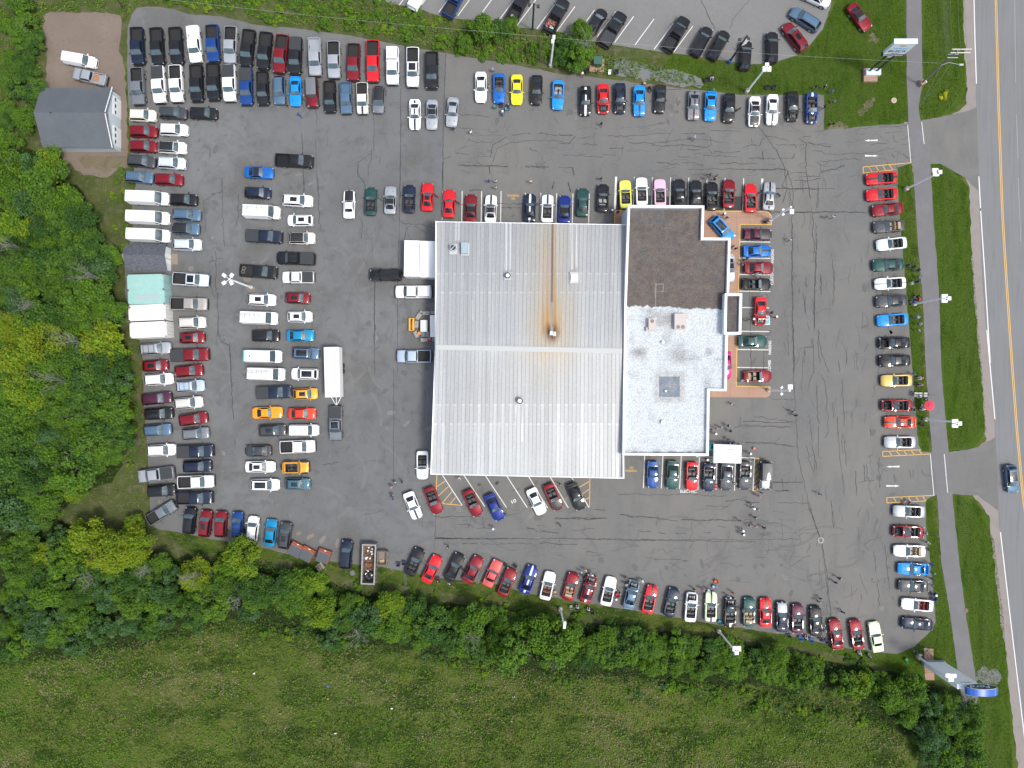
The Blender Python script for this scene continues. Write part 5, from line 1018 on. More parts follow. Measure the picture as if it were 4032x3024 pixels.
for i in range(10):
    rr_ = [2.1, 2.6, 3.1, 1.8, 2.3, 2.8, 3.4, 2.0, 2.5, 3.0][i]; hh = rr_ * (1.9 if i % 3 else 2.5)
    P, N, C, Sz = crown(100 + i, 20 + int(rr_ * 7), int(125 * rr_ * .78), spiky=(i % 2 == 0), size=(.18, .34))
    P = P * [rr_, rr_, hh]
    CROWNS.append((leaf_mesh('crown', P, N, Sz * (.9 + .06 * rr_), [GM['mid'], GM['dark']], C, i), rr_, hh))
    mb = MB(); r = random.Random(i); mb.path([(0, 0, 0), (r.uniform(-.1, .1), r.uniform(-.1, .1), hh * .35), (r.uniform(-.2, .2), r.uniform(-.2, .2), hh * .85)], .16, .04)
    for k in range(7):
        a = r.uniform(0, 6.28); z = hh * r.uniform(.3, .6); L_ = rr_ * r.uniform(.6, .95)
        e = (math.cos(a) * L_, math.sin(a) * L_, z + hh * .28); m_ = (e[0] * .5, e[1] * .5, z + hh * .18); mb.path([(0, 0, z), m_, e], .06, .015, 0, 5)
        for q in range(2): mb.tube(m_, (m_[0] + r.uniform(-.9, .9), m_[1] + r.uniform(-.9, .9), m_[2] + r.uniform(.2, .8)), .025, .008, 0, 4, False)
    TRUNKS.append(mb.mesh('trunk', [bark_m]))
SHR = []
for i in range(6):
    P, N, C, Sz = crown(200 + i, 9, 130, size=(.16, .30)); P = P * [1.25, 1.25, 1.5] - [0, 0, .45]
    SHR.append(leaf_mesh('foliage', P, N, Sz, [GM['mid'], GM['dark']], C, 50 + i))
stem = MB().path([(0, 0, 0), (.1, 0, .5), (.2, .1, .9)], .03, .012).path([(0, 0, 0), (-.1, .1, .5), (-.3, -.1, .9)], .03, .012).mesh('stem', [bark_m])
TREES = []
def set_mats(o, a, b):
    for i, m_ in enumerate((a, b)):
        o.material_slots[i].link = 'OBJECT'; o.material_slots[i].material = m_
TWO = {'mid': ('mid', 'fresh'), 'dark': ('dark', 'mid'), 'blue': ('blue', 'dark'), 'lime': ('lime', 'fresh'), 'yellow': ('yellow', 'lime'), 'fresh': ('fresh', 'mid')}
WORDT = {'mid': 'mid green', 'dark': 'dark green', 'blue': 'greyish green', 'lime': 'light green', 'yellow': 'yellow green', 'fresh': 'fresh green'}
LM = [  # landmarks for tree labels (overview px)
 ('by the grey barn', 170, 330), ('left of the big gravel pad', 60, 120), ('left of the white vans', 240, 470), ('left of the small shed', 240, 560), ('left of the teal containers', 240, 630), ('left of the white containers', 240, 700), ('at the left picture edge', 0, 600), ('at the left edge, mid height', 0, 850),
 ('left of the maroon car', 270, 860), ('left of the grey car park edge', 280, 960), ('above the grassy hollow', 160, 1040), ('left of the grassy hollow', 60, 1100), ('below the grassy hollow', 250, 1170), ('below the lower left row', 480, 1200), ('below the red dumpsters', 670, 1230), ('below the open skip', 800, 1290),
 ('at the field edge, far left', 60, 1400), ('at the field edge, left', 350, 1330), ('beside the field, lower left', 560, 1320), ('in the hedge below the dark open cars', 900, 1300), ('in the hedge below the striped blue coupe', 1130, 1340), ('in the hedge by the slim lamp post', 1230, 1370), ('in the hedge centre right', 1400, 1400), ('in the hedge by the paired lamp heads', 1590, 1410), ('in the hedge below the mint coupe', 1850, 1440),
 ('beside the blue oval sign', 2050, 1500), ('at the bottom right corner', 2080, 1620), ('in the thicket left of the verge', 1980, 1560), ('above the gravel pad', 230, 10), ('in the weedy strip, left part', 500, 10), ('in the weedy strip above the trucks', 800, 50), ('in the weedy strip by the white pickup', 950, 80), ('in the strip below the upper lot', 1100, 90), ('by the green transformer', 1270, 110), ('on the hedge-field border', 1500, 1470), ('at the top left corner', 20, 30)]
def nearest_lm(px, py):
    qx, qy = px / 1.82278, py / 1.82278; return min(LM, key=lambda l: (l[1] - qx) ** 2 + (l[2] - qy) ** 2)[0]
def add_tree(px, py, rad, tone, seed, hk=1.0, label=None):
    r = random.Random(seed); i = r.randrange(10); me, cr, ch = CROWNS[i]
    if tone in ('yellow', 'lime') and i % 2: i = (i + 1) % 10; me, cr, ch = CROWNS[i]
    s = rad / cr; hh = ch * s * hk
    x, y = G(px, py, hh * .75)
    o = new('broadleaf_tree', None, None, (x, y, 0), r.uniform(0, 6.28)); o.scale = (s, s, s * hk)
    c = new('crown', me, o); set_mats(c, *[GM[k] for k in TWO[tone]]); new('trunk', TRUNKS[i], o)
    sz = 'tall' if rad > 3.0 else ('small' if rad < 2.0 else 'medium')
    tag(o, label or ('%s %s broadleaf tree %s' % (sz, WORDT[tone], nearest_lm(px, py))), 'tree', 'broadleaf trees around the lot')
    TREES.append((px, py, rad)); return o
def add_shrub(px, py, rad, tone, seed):
    r = random.Random(seed); x, y = G(px, py, rad * .6); o = new('shrub', None, None, (x, y, 0), r.uniform(0, 6.28)); s = rad / 1.25; o.scale = (s, s * r.uniform(.8, 1.1), s * r.uniform(.7, 1.1))
    c = new('foliage', SHR[r.randrange(6)], o); set_mats(c, *[GM[k] for k in TWO[tone]]); new('stem', stem, o)
    tag(o, '%s shrub %s' % (WORDT[tone], nearest_lm(px, py)), 'shrub', 'shrubs around the lot'); TREES.append((px, py, rad))
# individually placed trees (full pixel positions of the crown centres)
for k, (x, y, r_, tone) in enumerate(((150, 1360, 3.6, 'yellow'), (60, 1420, 3.0, 'yellow'), (380, 1350, 3.6, 'yellow'), (300, 1310, 2.6, 'lime'), (95, 1530, 3.4, 'lime'), (130, 1600, 2.4, 'lime'), (40, 1280, 2.8, 'yellow'), (60, 880, 2.8, 'lime'), (20, 920, 2.4, 'lime'), (280, 1930, 2.2, 'lime'),
    (330, 2110, 2.8, 'yellow'), (410, 2180, 3.2, 'yellow'), (500, 2160, 2.9, 'yellow'), (290, 2200, 2.4, 'lime'), (180, 2190, 2.2, 'yellow'), (760, 2270, 2.6, 'yellow'), (945, 2205, 3.0, 'lime'), (890, 2240, 2.2, 'lime'), (520, 2070, 1.6, 'lime'), (1230, 2300, 2.0, 'lime'), (1260, 2420, 2.6, 'lime'), (1440, 2440, 2.6, 'blue'),
    (1530, 2390, 2.4, 'lime'), (1700, 2470, 3.0, 'dark'), (1870, 2450, 2.6, 'fresh'), (2010, 2560, 3.6, 'fresh'), (2200, 2540, 3.4, 'fresh'), (2120, 2500, 3.0, 'fresh'), (330, 1490, 3.4, 'dark'), (330, 1600, 3.2, 'dark'), (400, 1700, 2.6, 'dark'), (240, 1640, 2.6, 'mid'), (410, 1450, 3.0, 'dark'), (430, 1560, 2.6, 'dark'),
    (170, 720, 3.4, 'fresh'), (260, 800, 2.8, 'mid'), (300, 870, 2.8, 'dark'), (340, 960, 2.6, 'dark'), (180, 640, 2.6, 'lime'), (360, 1060, 3.2, 'blue'), (240, 1080, 2.4, 'fresh'), (420, 1010, 2.2, 'mid'), (300, 1180, 2.8, 'mid'), (420, 1230, 2.6, 'mid'), (2275, 205, 2.3, 'mid'), (2290, 110, 1.7, 'fresh'), (2235, 165, 1.7, 'dark'), (2215, 215, 1.7, 'dark'), (2300, 150, 1.6, 'mid'), (420, 1790, 1.9, 'fresh'), (380, 1820, 1.8, 'mid'),
    (1905, 100, 2.2, 'mid'), (1960, 110, 1.8, 'dark'), (2010, 95, 1.5, 'mid'), (1830, 165, 1.5, 'fresh'), (3020, 2640, 2.2, 'fresh'), (3190, 2670, 2.4, 'mid'), (3380, 2700, 2.2, 'lime'), (3600, 2710, 2.6, 'mid'), (3500, 2740, 2.2, 'fresh'), (1290, 2660 - 140, 2.0, 'blue'), (980, 2410, 1.7, 'blue'), (460, 2270, 1.3, 'blue'), (200, 2430, 2.0, 'blue'), (380, 2490, 2.2, 'blue'), (490, 2460, 2.0, 'blue'))):
    add_tree(x, y, r_, tone, 1000 + k, .9 if r_ < 2.4 else 1.0)
def scatter(poly, n, rlo, rhi, tones, seed, mind, fn=add_tree, gap=1.0, **kw):
    r = random.Random(seed); xs = [p[0] for p in poly]; ys = [p[1] for p in poly]; c = 0
    for _ in range(n * 40):
        x, y = r.uniform(min(xs), max(xs)), r.uniform(min(ys), max(ys))
        if not inpoly(x, y, poly): continue
        rad = r.uniform(rlo, rhi)
        if any(not inpoly(x + ex * rad * .62 / S, y + ey * rad * .62 / S, poly) for ex, ey in ((1, 0), (-1, 0), (0, 1), (0, -1)) if x + ex * 80 > 0 and fn is add_tree and 0 < x + ex * rad / S < 4032 and y + ey * rad / S > 0): continue
        if any((x - a) ** 2 + (y - b) ** 2 < ((rad + q) * .5 / S * mind) ** 2 for a, b, q in TREES): continue
        fn(x, y, rad, r.choice(tones), seed * 1000 + c, **kw); c += 1
        if c >= n: break
    return c
WOODW = [(0, 590), (120, 610), (230, 660), (300, 760), (390, 900), (430, 1060), (455, 1250), (480, 1400), (495, 1600), (505, 1700), (470, 1820), (400, 1880), (210, 1950), (210, 2060), (0, 2080)]
SOUTHW = [(0, 2070), (230, 2080), (300, 2180), (560, 2165), (700, 2200), (880, 2190), (1080, 2230), (1060, 2440), (900, 2430), (700, 2480), (600, 2530), (420, 2560), (300, 2590), (0, 2610)]
HEDGE = [(1060, 2260), (1200, 2260), (1420, 2350), (1600, 2350), (1900, 2390), (2200, 2440), (2500, 2475), (2800, 2520), (3100, 2570), (3300, 2620), (3560, 2680), (3560, 2760), (3200, 2720), (2900, 2680), (2500, 2660), (2150, 2620), (1800, 2600), (1550, 2540), (1300, 2480), (1060, 2430)]
SEW = [(3420, 2720), (3800, 2740), (3890, 2790), (3870, 3040), (3640, 3040), (3600, 2900), (3450, 2800)]
STRIPN = [(560, -20), (1450, -20), (1640, 40), (1780, 100), (1960, 140), (2120, 160), (2220, 190), (2280, 240), (2140, 255), (1960, 225), (1750, 190), (1450, 130), (1200, 100), (900, 50), (700, 30), (560, 15)]
NWW = [(0, -20), (160, -20), (160, 60), (160, 150), (170, 280), (170, 370), (140, 430), (60, 600), (0, 620)]
T5 = ['mid', 'mid', 'fresh', 'dark', 'dark', 'blue', 'mid', 'fresh']
n1 = scatter(WOODW, 78, 1.9, 3.2, T5, 31, .88, hk=1.1)
n2 = scatter(SOUTHW, 62, 1.5, 2.6, T5 + ['blue', 'fresh'], 32, .85, hk=.95)
n3 = scatter(HEDGE, 80, 1.3, 2.3, ['mid', 'fresh', 'mid', 'dark', 'fresh'], 33, .85, hk=.8)
n4 = scatter(SEW, 20, 1.4, 2.4, ['blue', 'mid', 'fresh', 'mid'], 34, .85, hk=.9)
n5 = scatter(NWW, 16, 1.4, 2.4, ['mid', 'fresh', 'dark', 'mid'], 35, .9, hk=.8)
scatter(STRIPN, 70, .7, 1.5, ['fresh', 'lime', 'mid', 'fresh', 'lime'], 36, .85, add_shrub)
scatter([(480, 640), (500, 900), (505, 1000), (450, 1000), (420, 800)], 10, .5, 1.0, ['mid', 'lime'], 37, .9, add_shrub)
scatter([(500, 1320), (535, 1500), (535, 1800), (500, 1850), (490, 1500)], 16, .5, 1.0, ['lime', 'fresh'], 38, .9, add_shrub)
scatter([(1060, 2220), (1500, 2300), (2100, 2400), (2800, 2500), (3400, 2600), (3400, 2620), (2800, 2530), (2100, 2430), (1500, 2340), (1060, 2240)], 34, .6, 1.2, ['fresh', 'mid', 'dark', 'lime'], 39, .8, add_shrub)
scatter([(700, 2480), (1000, 2440), (1600, 2570), (2200, 2650), (2900, 2710), (3400, 2800), (3400, 2850), (2900, 2780), (2200, 2700), (1600, 2610), (1000, 2490)], 40, .6, 1.3, ['fresh', 'mid', 'blue', 'lime'], 40, .8, add_shrub)
def bare_tree(px, py, h, rad, seed, lb):
    x, y = G(px, py, h * .8); o = new('bare_tree', None, None, (x, y, 0)); tag(o, lb, 'tree', 'bare branched trees in the woods'); r = random.Random(seed)
    MB().path([(0, 0, 0), (.1, 0, h * .4), (.2, .1, h * .75)], .12, .05).build('trunk', [bark_m], o); mb = MB()
    for k in range(12):
        a = r.uniform(0, 6.28); z = h * r.uniform(.4, .75); L_ = rad * r.uniform(.5, 1); e = Vector((math.cos(a) * L_, math.sin(a) * L_, h * r.uniform(.85, 1.08))); m_ = Vector((e.x * .5, e.y * .5, (z + e.z) / 2 + .3)); mb.path([(.15, .05, z), m_, e], .036, .012, 0, 5)
        for q in range(4): f = m_.lerp(e, r.random()); mb.tube(f, f + Vector((r.uniform(-.8, .8), r.uniform(-.8, .8), r.uniform(.1, .6))), .020, .010, 0, 4, False)
    mb.build('branches', [mat('pale_bark', (.20, .20, .17), .9)], o)
for k, (px, py, h, rad, lb) in enumerate(((270, 1345, 12, 2.6, 'bare pale branches left of the rightmost yellow green tree'), (190, 1500, 12, 2.8, 'bare pale branches above the dark wood, left centre'), (330, 1080, 12, 1.8, 'bare pale branches left of the teal containers'), (110, 1190, 11, 1.6, 'bare pale twigs in the wood, far left middle'), (570, 2250, 7, 1.2, 'bare white branches in the thicket below the hollow'), (335, 2280, 8, 1.8, 'bare grey branches below the big yellow green tree'),
      (755, 2275, 8, 1.5, 'bare branches in the small yellow green tree'), (1410, 2510, 6.5, 2.2, 'bare spreading branches at the field edge below the skip'), (1855, 2520, 7, 1.8, 'bare branches in the hedge, centre'), (925, 2365, 7, 1.1, 'thin bare branches in the thicket, centre left'), (20, 960, 11, 1.6, 'bare twigs at the left edge of the picture'), (2180, 2600, 6, 1.3, 'bare pale branch at the lower hedge edge'), (2310, 170, 7, 1.6, 'bare pale branches in the tree by the green transformer'))):
    bare_tree(px, py, h, rad, 300 + k, lb)
o = new('flowering_shrub', None, None, (*TT('D', 1585, 735, .5), 0)); c = new('foliage', SHR[1], o); set_mats(c, GM['yellow'], leafmat('leaf_flower', (.45, .40, .02), (.30, .32, .03))); new('stem', stem, o); o.scale = (.75, .75, .5); tag(o, 'bright yellow flowering clump in the roadside verge', 'shrub')
# continuous low growth ------------------------------------------------------
def stuff_leaves(name, poly, n, size, mats, weights, seed, hmax=.5, clump=None, clear=0):
    r = np.random.RandomState(seed); P = np.array(poly, float); x0, y0 = P.min(0); x1, y1 = P.max(0); pts = []
    px, py = r.uniform(x0, x1, n * 3), r.uniform(y0, y1, n * 3)
    ins = np.zeros(len(px), bool); j = len(P) - 1
    for i in range(len(P)):
        cnd = ((P[i, 1] > py) != (P[j, 1] > py)) & (px < (P[j, 0] - P[i, 0]) * (py - P[i, 1]) / (P[j, 1] - P[i, 1] + 1e-9) + P[i, 0]); ins ^= cnd; j = i
    px, py = px[ins][:n * 3], py[ins][:n * 3]
    if clump: keep = fbm(px, py, clump[0], seed) > clump[1]; px, py = px[keep], py[keep]
    px, py = px[:n], py[:n]; m = len(px); hs = fbm(px, py, .02, seed + 1)
    z = r.rand(m) * hmax * (.3 + hs) + .03
    X = (px - 2016) * S; Y = -(py - 1512) * S
    mi = r.choice(len(mats), m, p=np.array(weights) / sum(weights))
    patch = fbm(px, py, .012, seed + 2); mi = np.where((patch > .58) & (r.rand(m) < .5), 0, mi)
    if name == 'field_grass':
        dr = fbm(px, py * 1.8, .0045, 91); gn = fbm(px, py * 1.5, .0035, 92) + .10 * (px > 2700) + .06 * (px < 700); u_ = r.rand(m)
        mi = np.where(u_ < np.clip((dr - .46) * 5, .04, .75), 1, np.where(r.rand(m) < np.clip((gn - .50) * 5, .03, .8), 2, 0)); mi = np.where((fbm(px, py * 1.6, .006, 93) > .54) & (r.rand(m) < .75), 3, mi)
    me = leaf_mesh(name, np.stack([X, Y, z], 1), r.randn(m, 3) * .55 + [0, 0, .7], size[0] + (size[1] - size[0]) * r.rand(m), mats, mi, seed)
    o = new(name, me); tag(o, None, None, None, 'stuff'); return o
dry = leafmat('dry_grass', (.145, .132, .062), (.240, .210, .120)); gr1 = leafmat('grass_blade', (.078, .116, .022), (.122, .160, .040)); gr2 = leafmat('weed_leaf', (.060, .135, .012), (.110, .200, .022))
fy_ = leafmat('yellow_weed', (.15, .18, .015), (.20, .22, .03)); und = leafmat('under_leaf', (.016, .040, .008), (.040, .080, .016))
lg = leafmat('lawn_blade', (.050, .096, .008), (.078, .126, .014))
FIELD = [(-60, 2590), (300, 2570), (560, 2520), (800, 2450), (1060, 2440), (1600, 2570), (2200, 2640), (2900, 2700), (3400, 2780), (3560, 2900), (3600, 3060), (-60, 3060)]
o = stuff_leaves('field_grass', FIELD, 60000, (.16, .34), [gr1, dry, gr2, leafmat('deep_grass', (.020, .046, .008), (.040, .072, .013))], [.55, .28, .17, 0], 61, .28); tag(o, 'olive green rough field along the bottom', 'grass')
o = stuff_leaves('field_weeds', FIELD, 26000, (.18, .36), [gr2, GM['fresh'], fy_], [.62, .30, .08], 62, .6, (.05, .60)); tag(o, 'bright green weed clumps in the rough field', 'weeds')
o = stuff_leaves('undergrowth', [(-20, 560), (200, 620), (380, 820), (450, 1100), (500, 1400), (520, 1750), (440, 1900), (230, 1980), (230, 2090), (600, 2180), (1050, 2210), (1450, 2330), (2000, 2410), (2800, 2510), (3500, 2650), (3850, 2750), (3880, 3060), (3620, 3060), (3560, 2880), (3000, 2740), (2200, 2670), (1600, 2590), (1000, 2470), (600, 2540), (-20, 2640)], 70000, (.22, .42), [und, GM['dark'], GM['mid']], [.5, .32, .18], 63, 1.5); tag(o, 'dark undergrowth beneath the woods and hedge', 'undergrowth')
o = stuff_leaves('strip_weeds', [(-20, -20), (1450, -20), (1700, 60), (2000, 110), (2200, 130), (2360, 180), (2440, 230), (2560, 262), (2760, 300), (2780, 345), (2600, 322), (2440, 305), (2200, 270), (1960, 230), (1750, 195), (1400, 130), (1150, 100), (850, 50), (640, 15), (540, 20), (490, 90), (470, 52), (180, 50), (165, 150), (160, 400), (150, 500), (60, 620), (-20, 620)], 30000, (.18, .36), [gr2, GM['fresh'], GM['lime'], gr1], [.35, .25, .15, .25], 64, .7, (.02, .38)); tag(o, 'bright weeds in the strip between the two lots', 'weeds')
o = stuff_leaves('verge_weeds', [(500, 640), (440, 650), (330, 690), (420, 860), (460, 1000), (480, 1280), (520, 1320), (560, 1330), (560, 1500), (575, 1750), (590, 2000), (620, 2085), (850, 2130), (1030, 2160), (1300, 2215), (1440, 2235), (1725, 2285), (2100, 2350), (2500, 2412), (2800, 2462), (3100, 2508), (3420, 2575), (3500, 2590), (3500, 2620), (2800, 2500), (2100, 2395), (1450, 2300), (1050, 2200), (600, 2160), (260, 2070), (240, 1990), (440, 1890), (520, 1800), (500, 1400), (490, 1240), (470, 1010), (490, 960), (510, 800)], 26000, (.14, .28), [gr1, gr2, dry, lg], [.35, .22, .18, .25], 65, .30, (.02, .30)); tag(o, 'rough grass edging the paved lot', 'grass')
LAWN = [(2480, 225), (2700, 235), (2950, 262), (3050, 252), (3130, 230), (3200, 180), (3250, 115), (3282, 20), (3284, -20), (3562, -20), (3572, 470), (3400, 490), (3250, 505), (3250, 370), (2900, 362), (2780, 345), (2760, 300), (2600, 268), (2480, 235)]
for i, (Pn, n_, lb) in enumerate(((LAWN, 30000, 'mown lawn at the top right around the two post sign'), ([(3640, -20), (3790, -20), (3800, 340), (3720, 445), (3640, 470), (3622, 430), (3640, 330)], 9000, 'mown verge around the utility pole'), ([(3668, 645), (3710, 650), (3805, 745), (3828, 1000), (3870, 1500), (3880, 1660), (3822, 1758), (3738, 1770), (3700, 1200)], 15000, 'long mown verge between footpath and road'),
    ([(3756, 1950), (3776, 1950), (3846, 1990), (3915, 2130), (3950, 2420), (3978, 2850), (3985, 3060), (3880, 3060), (3860, 2760), (3800, 2340)], 13000, 'lower mown verge between footpath and road'), ([(3548, 660), (3580, 655), (3600, 800), (3640, 1440), (3664, 1775), (3636, 1775), (3618, 1700), (3575, 1200), (3550, 900)], 7000, 'narrow grass strip between right column and footpath'),
    ([(3650, 1975), (3686, 1975), (3700, 2220), (3740, 2440), (3770, 2640), (3560, 2660), (3420, 2600), (3530, 2580), (3630, 2525), (3690, 2455), (3660, 2170)], 9000, 'grass corner around the oval sign'))):
    o = stuff_leaves('lawn_grass', Pn, n_, (.10, .18), [lg, gr1, gr2], [.6, .25, .15], 70 + i, .06); tag(o, lb, 'grass')
print('TREES', n1, n2, n3, n4, n5, len(TREES))
# ------------------------------------------------------------------ vehicles
PC = {'black': (.012, .013, .015), 'navy': (.014, .022, .045), 'blue': (.012, .055, .22), 'azure': (.010, .12, .42), 'royal': (.010, .026, .19), 'sky': (.006, .24, .68), 'turq': (.01, .22, .42), 'slate': (.085, .15, .23), 'teal': (.055, .13, .17), 'red': (.19, .010, .017), 'bred': (.55, .012, .018), 'orangered': (.62, .05, .02), 'maroon': (.075, .012, .028),
      'magenta': (.40, .01, .12), 'silver': (.34, .36, .39), 'grey': (.17, .185, .205), 'dgrey': (.055, .060, .068), 'white': (.78, .79, .80), 'pearl': (.62, .60, .56), 'taupe': (.36, .33, .31), 'cream': (.66, .63, .54), 'yellow': (.80, .68, .02), 'lemon': (.78, .72, .12), 'orange': (.78, .29, .012), 'amber': (.70, .34, .045), 'green': (.018, .065, .060),
      'gold': (.52, .36, .10), 'pink': (.75, .45, .58), 'mint': (.62, .72, .48), 'salmon': (.50, .08, .08), 'purple': (.070, .018, .04), 'bluesil': (.40, .48, .58), 'ice': (.60, .66, .72)}
CW = {'black': 'black', 'navy': 'dark navy', 'blue': 'blue', 'azure': 'bright blue', 'royal': 'royal blue', 'sky': 'bright sky blue', 'turq': 'turquoise blue', 'slate': 'slate blue', 'teal': 'grey blue', 'red': 'dark red', 'bred': 'bright red', 'orangered': 'orange red', 'maroon': 'maroon', 'magenta': 'magenta', 'silver': 'silver', 'grey': 'grey', 'dgrey': 'dark grey', 'white': 'white', 'pearl': 'pearl white',
      'taupe': 'taupe', 'cream': 'cream', 'yellow': 'yellow', 'lemon': 'lemon yellow', 'orange': 'orange', 'amber': 'amber', 'green': 'dark green', 'gold': 'gold', 'pink': 'pale pink', 'mint': 'mint green', 'salmon': 'faded red', 'purple': 'dark purple', 'bluesil': 'silver blue', 'ice': 'pale silver'}
def paint(c):
    solid = c in ('white', 'bred', 'yellow', 'lemon', 'pink', 'mint', 'black', 'cream', 'orange', 'sky')
    return mat('paint_' + c, PC[c], .5, 0 if solid else .30, coat=.55, spec=.12)
trim = mat('black_trim', (.016, .016, .018), .6); liner = mat('bed_liner', (.018, .018, .020), .8); top_b = mat('soft_top_fabric', (.014, .014, .016), .9); tan_m = mat('tan_leather', (.36, .27, .17), .6); brown_s = mat('brown_leather', (.17, .065, .03), .6); red_s = mat('red_leather', (.28, .02, .02), .6); chrome = mat('chrome', (.6, .62, .65), .15, .9)
cover_m = mat('bed_cover', (.030, .034, .038), .7); roof_glass = mat('roof_glass', (.010, .012, .015), .05, spec=.6)
#  L, W, stations (f, w, zt, zs), greenhouse (cowl, roof front, roof rear, rear base, belt, roof z, wb, wr), axle f, tyre r
V = {
 'coupe': dict(L=4.79, W=1.90, st=[(0, .60, .62, .56), (.012, .78, .68, .60), (.045, .91, .77, .70), (.11, .97, .86, .79), (.20, 1, .93, .85), (.33, 1, .99, .91), (.45, .985, 1.0, .93), (.62, .985, 1.0, .95), (.76, 1, 1.02, .97), (.88, .985, 1.04, .97), (.95, .93, 1.03, .94), (.988, .84, .98, .88), (1, .72, .80, .74)], g=(.345, .475, .665, .865, .98, 1.37, .86, .60), ax=(.175, .745), r=.34),
 'muscle': dict(L=4.7, W=1.84, st=[(0, .80, .66, .60), (.015, .92, .74, .68), (.06, .96, .80, .74), (.20, .98, .88, .82), (.36, 1, .93, .87), (.5, 1, .94, .90), (.70, 1, .96, .92), (.85, .99, .98, .93), (.97, .95, .96, .90), (1, .88, .80, .74)], g=(.385, .465, .665, .80, .93, 1.32, .86, .66), ax=(.18, .77), r=.33),
 'sedan': dict(L=4.75, W=1.85, st=[(0, .60, .64, .58), (.012, .78, .70, .62), (.05, .91, .80, .72), (.12, .98, .90, .82), (.26, 1, 1.0, .91), (.5, 1, 1.03, .97), (.8, 1, 1.06, 1.0), (.93, .95, 1.08, 1.0), (.985, .85, 1.0, .92), (1, .74, .82, .76)], g=(.265, .43, .70, .88, 1.02, 1.46, .88, .66), ax=(.18, .78), r=.34),
 'hatch': dict(L=4.3, W=1.82, st=[(0, .62, .70, .62), (.014, .80, .78, .68), (.05, .92, .88, .80), (.12, .98, .96, .88), (.24, 1, 1.03, .95), (.5, 1, 1.05, 1.0), (.85, .99, 1.08, 1.02), (.955, .93, 1.06, 1.0), (.99, .84, .95, .88), (1, .76, .80, .74)], g=(.235, .405, .83, .965, 1.04, 1.50, .89, .68), ax=(.19, .80), r=.33),
 'suv': dict(L=4.65, W=1.88, st=[(0, .64, .80, .72), (.014, .82, .90, .80), (.05, .93, .98, .90), (.12, .985, 1.04, .97), (.24, 1, 1.11, 1.02), (.5, 1, 1.12, 1.06), (.85, .99, 1.14, 1.08), (.96, .94, 1.12, 1.04), (.99, .86, 1.0, .94), (1, .78, .85, .80)], g=(.24, .395, .87, .975, 1.10, 1.68, .90, .71), ax=(.19, .80), r=.37),
 'jeep': dict(L=4.4, W=1.86, st=[(0, .72, .90, .84), (.01, .82, 1.0, .92), (.04, .84, 1.06, .98), (.15, .86, 1.10, 1.02), (.29, .90, 1.13, 1.05), (.31, 1, 1.13, 1.08), (.6, 1, 1.13, 1.1), (.955, 1, 1.13, 1.1), (.965, .98, 1.10, 1.05), (1, .97, 1.0, .98)], g=(.30, .355, .945, .957, 1.13, 1.86, .93, .84), ax=(.15, .80), r=.42),
 'pickup': dict(L=5.9, W=2.03, st=[(0, .76, 1.02, .92), (.010, .88, 1.10, 1.0), (.035, .95, 1.18, 1.08), (.10, .985, 1.24, 1.16), (.235, 1, 1.29, 1.20), (.4, 1, 1.29, 1.24), (.62, 1, 1.29, 1.25), (.99, 1, 1.30, 1.27), (1, .97, 1.24, 1.2)], g=(.225, .345, .575, .61, 1.27, 1.92, .90, .76), ax=(.155, .775), r=.42),
 'van': dict(L=6.0, W=2.06, st=[(0, .72, .86, .78), (.010, .86, 1.0, .90), (.035, .94, 1.10, 1.02), (.09, .985, 1.20, 1.10), (.17, 1, 1.28, 1.2), (.5, 1, 1.28, 1.24), (.99, 1, 1.28, 1.25), (1, .98, 1.2, 1.15)], g=(.155, .275, .985, .997, 1.26, 2.45, .97, .84), ax=(.16, .76), r=.36),
 'minivan': dict(L=4.8, W=1.84, st=[(0, .66, .80, .72), (.012, .83, .90, .80), (.05, .93, 1.0, .92), (.12, .985, 1.08, 1.0), (.22, 1, 1.14, 1.06), (.5, 1, 1.14, 1.1), (.98, 1, 1.14, 1.1), (1, .96, 1.0, .98)], g=(.215, .345, .975, .99, 1.13, 1.84, .95, .80), ax=(.19, .80), r=.34)}
V['convertible'] = V['coupe']
_cache = {}
def cached(key, fn):
    if key not in _cache: _cache[key] = fn()
    return _cache[key]
